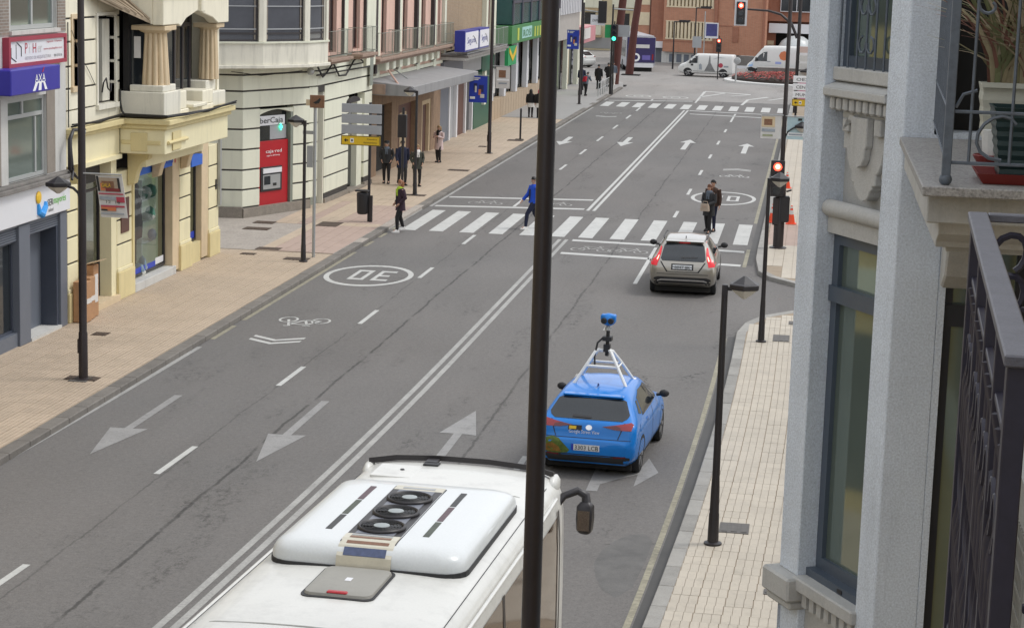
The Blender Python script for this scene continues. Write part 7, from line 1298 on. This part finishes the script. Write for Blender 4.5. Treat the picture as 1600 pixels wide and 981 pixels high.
    for sg in (-1, 1):
        A, T = leg[sg][2], leg[sg][3]; z0 = max(A[2]-.09, 0)
        part(MB().loft([[(A[0]+dx,A[1]+dy,z0+zz) for dx, dy in ((-.045,.07),(.045,.07),(.052,-.04),(.048,-.15),(.0,-.2),(-.048,-.15),(-.052,-.04))] for zz in (0,.035)]+[[(A[0]+dx*.85,A[1]+dy*.8+.012,z0+.1) for dx, dy in ((-.045,.05),(.045,.05),(.05,-.03),(.04,-.07),(0,-.08),(-.04,-.07),(-.05,-.03))]]), "shoe", CL[shoe])
    if scarf: part(MB().loft([ell(1.4,.115,.11,-.02), ell(1.45,.12,.115,-.02), ell(1.5,.085,.085,-.02)]).box(-.05,.06,-.16,-.12,1.2,1.42), "scarf", CL[scarf])
    if back: part(MB().loft([[(a*w,b,zz) for a, b in ((-.13,.12),(.13,.12),(.11,.26),(-.11,.26))] for zz, w in ((1.0,.9),(1.05,1.05),(1.3,1.0),(1.38,.7))]), "backpack", CL[back])
    if bag:
        bt = thing("handbag", bag[1], "bag", (x, y, z), R(face)); bm_ = MB().loft([[(a*w,-.3+b,zz) for a, b in ((-.15,-.06),(.15,-.06),(.15,.06),(-.15,.06))] for zz, w in ((.8,1.0),(.84,1.05),(1.05,.85))]).tube([(-.1,-.3,1.05),(-.08,-.28,1.13),(.08,-.28,1.13),(.1,-.3,1.05)], .012, 6); bm_.v = [tuple(sc(v)) for v in bm_.v]; bm_.build("bag_body", CL[bag[0]], bt, world=False, smooth=40)
    return t
person("woman in plum coat and lime scarf stepping off the left kerb", -13.6, 66.7, .005, -60, 1.76, "plum", .72, "black", "white", "ginger", "bob", "pocket", .35, scarf="lime")
person("man in bright blue jacket and navy trousers striding over the zebra crossing", -9.42, 69.2, .005, -58, 1.8, "blue", .86, "navy", "white", "black", "short", "swing", .8)
person("older man in flat cap and open dark jacket waiting on the left pavement", -16.9, 79.9, .139, 5, 1.68, "charcoal", .84, "black", "black", "grey", "short", "pocket", .18, hat="black", scarf="greyblue")
person("person in wide dark coat behind the traffic light on the left pavement", -16.2, 79.6, .139, 28, 1.78, "navy", .66, "charcoal", "black", "black", "short", "swing", .3)
person("woman in olive coat with white scarf beside the lamp post", -15.55, 79.4, .139, 25, 1.65, "olive", .72, "black", "black", "blond", "short", "pocket", .1, scarf="white")
person("woman in pale pink coat looking at a phone by the stone doorway", -16.5, 89.2, .13, -20, 1.64, "blush", .6, "black", "black", "blond", "bob", "phone", .15, scarf="black")
person("woman with long black hair and white skirt walking away", -16.35, 117.5, .13, 180, 1.62, "black", .88, "black", "brown", "black", "long", "down", .15, skirt="white", grp=None)
person("woman with bright pink hair and white skirt walking away", -15.8, 117.2, .13, 180, 1.66, "black", .88, "black", "black", "pink", "bob", "down", .15, skirt="white")
person("woman with auburn hair in dark grey coat holding a bag on the crossing", -3.42, 70.3, .005, -25, 1.7, "charcoal", .62, "black", "black", "auburn", "long", "bag", .25, scarf="greyblue", bag=("beige", "beige handbag carried by the woman with auburn hair"))
person("man in dark brown jacket half hidden behind the woman with auburn hair", -3.33, 70.9, .005, -15, 1.8, "brown", .85, "navy", "black", "black", "short", "down", .2)
person("person in dark jacket by the pale shop doorway at the far left", -16.5, 144.5, .13, 200, 1.7, "navy", .85, "black", "black", "dark", "short", "down", .1)
person("person with red backpack leaning forward at the far left kerb", -15.5, 138.2, .13, 150, 1.68, "greyblue", .85, "black", "black", "black", "short", "reach", .3, bend=.35, back="red")
person("person in long dark coat standing near the far kerb railing", -15.5, 146.5, .13, 170, 1.75, "black", .6, "black", "black", "black", "short", "down", .15)
person("person in black behind the long dark coat, furthest left group", -15.1, 149.5, .13, 160, 1.75, "black", .8, "black", "black", "black", "short", "pocket", .1)
person("person in grey-blue top and white trousers near the rust coloured column", -15.0, 152, .13, 10, 1.7, "greyblue", .9, "white", "white", "dark", "short", "down", .15)
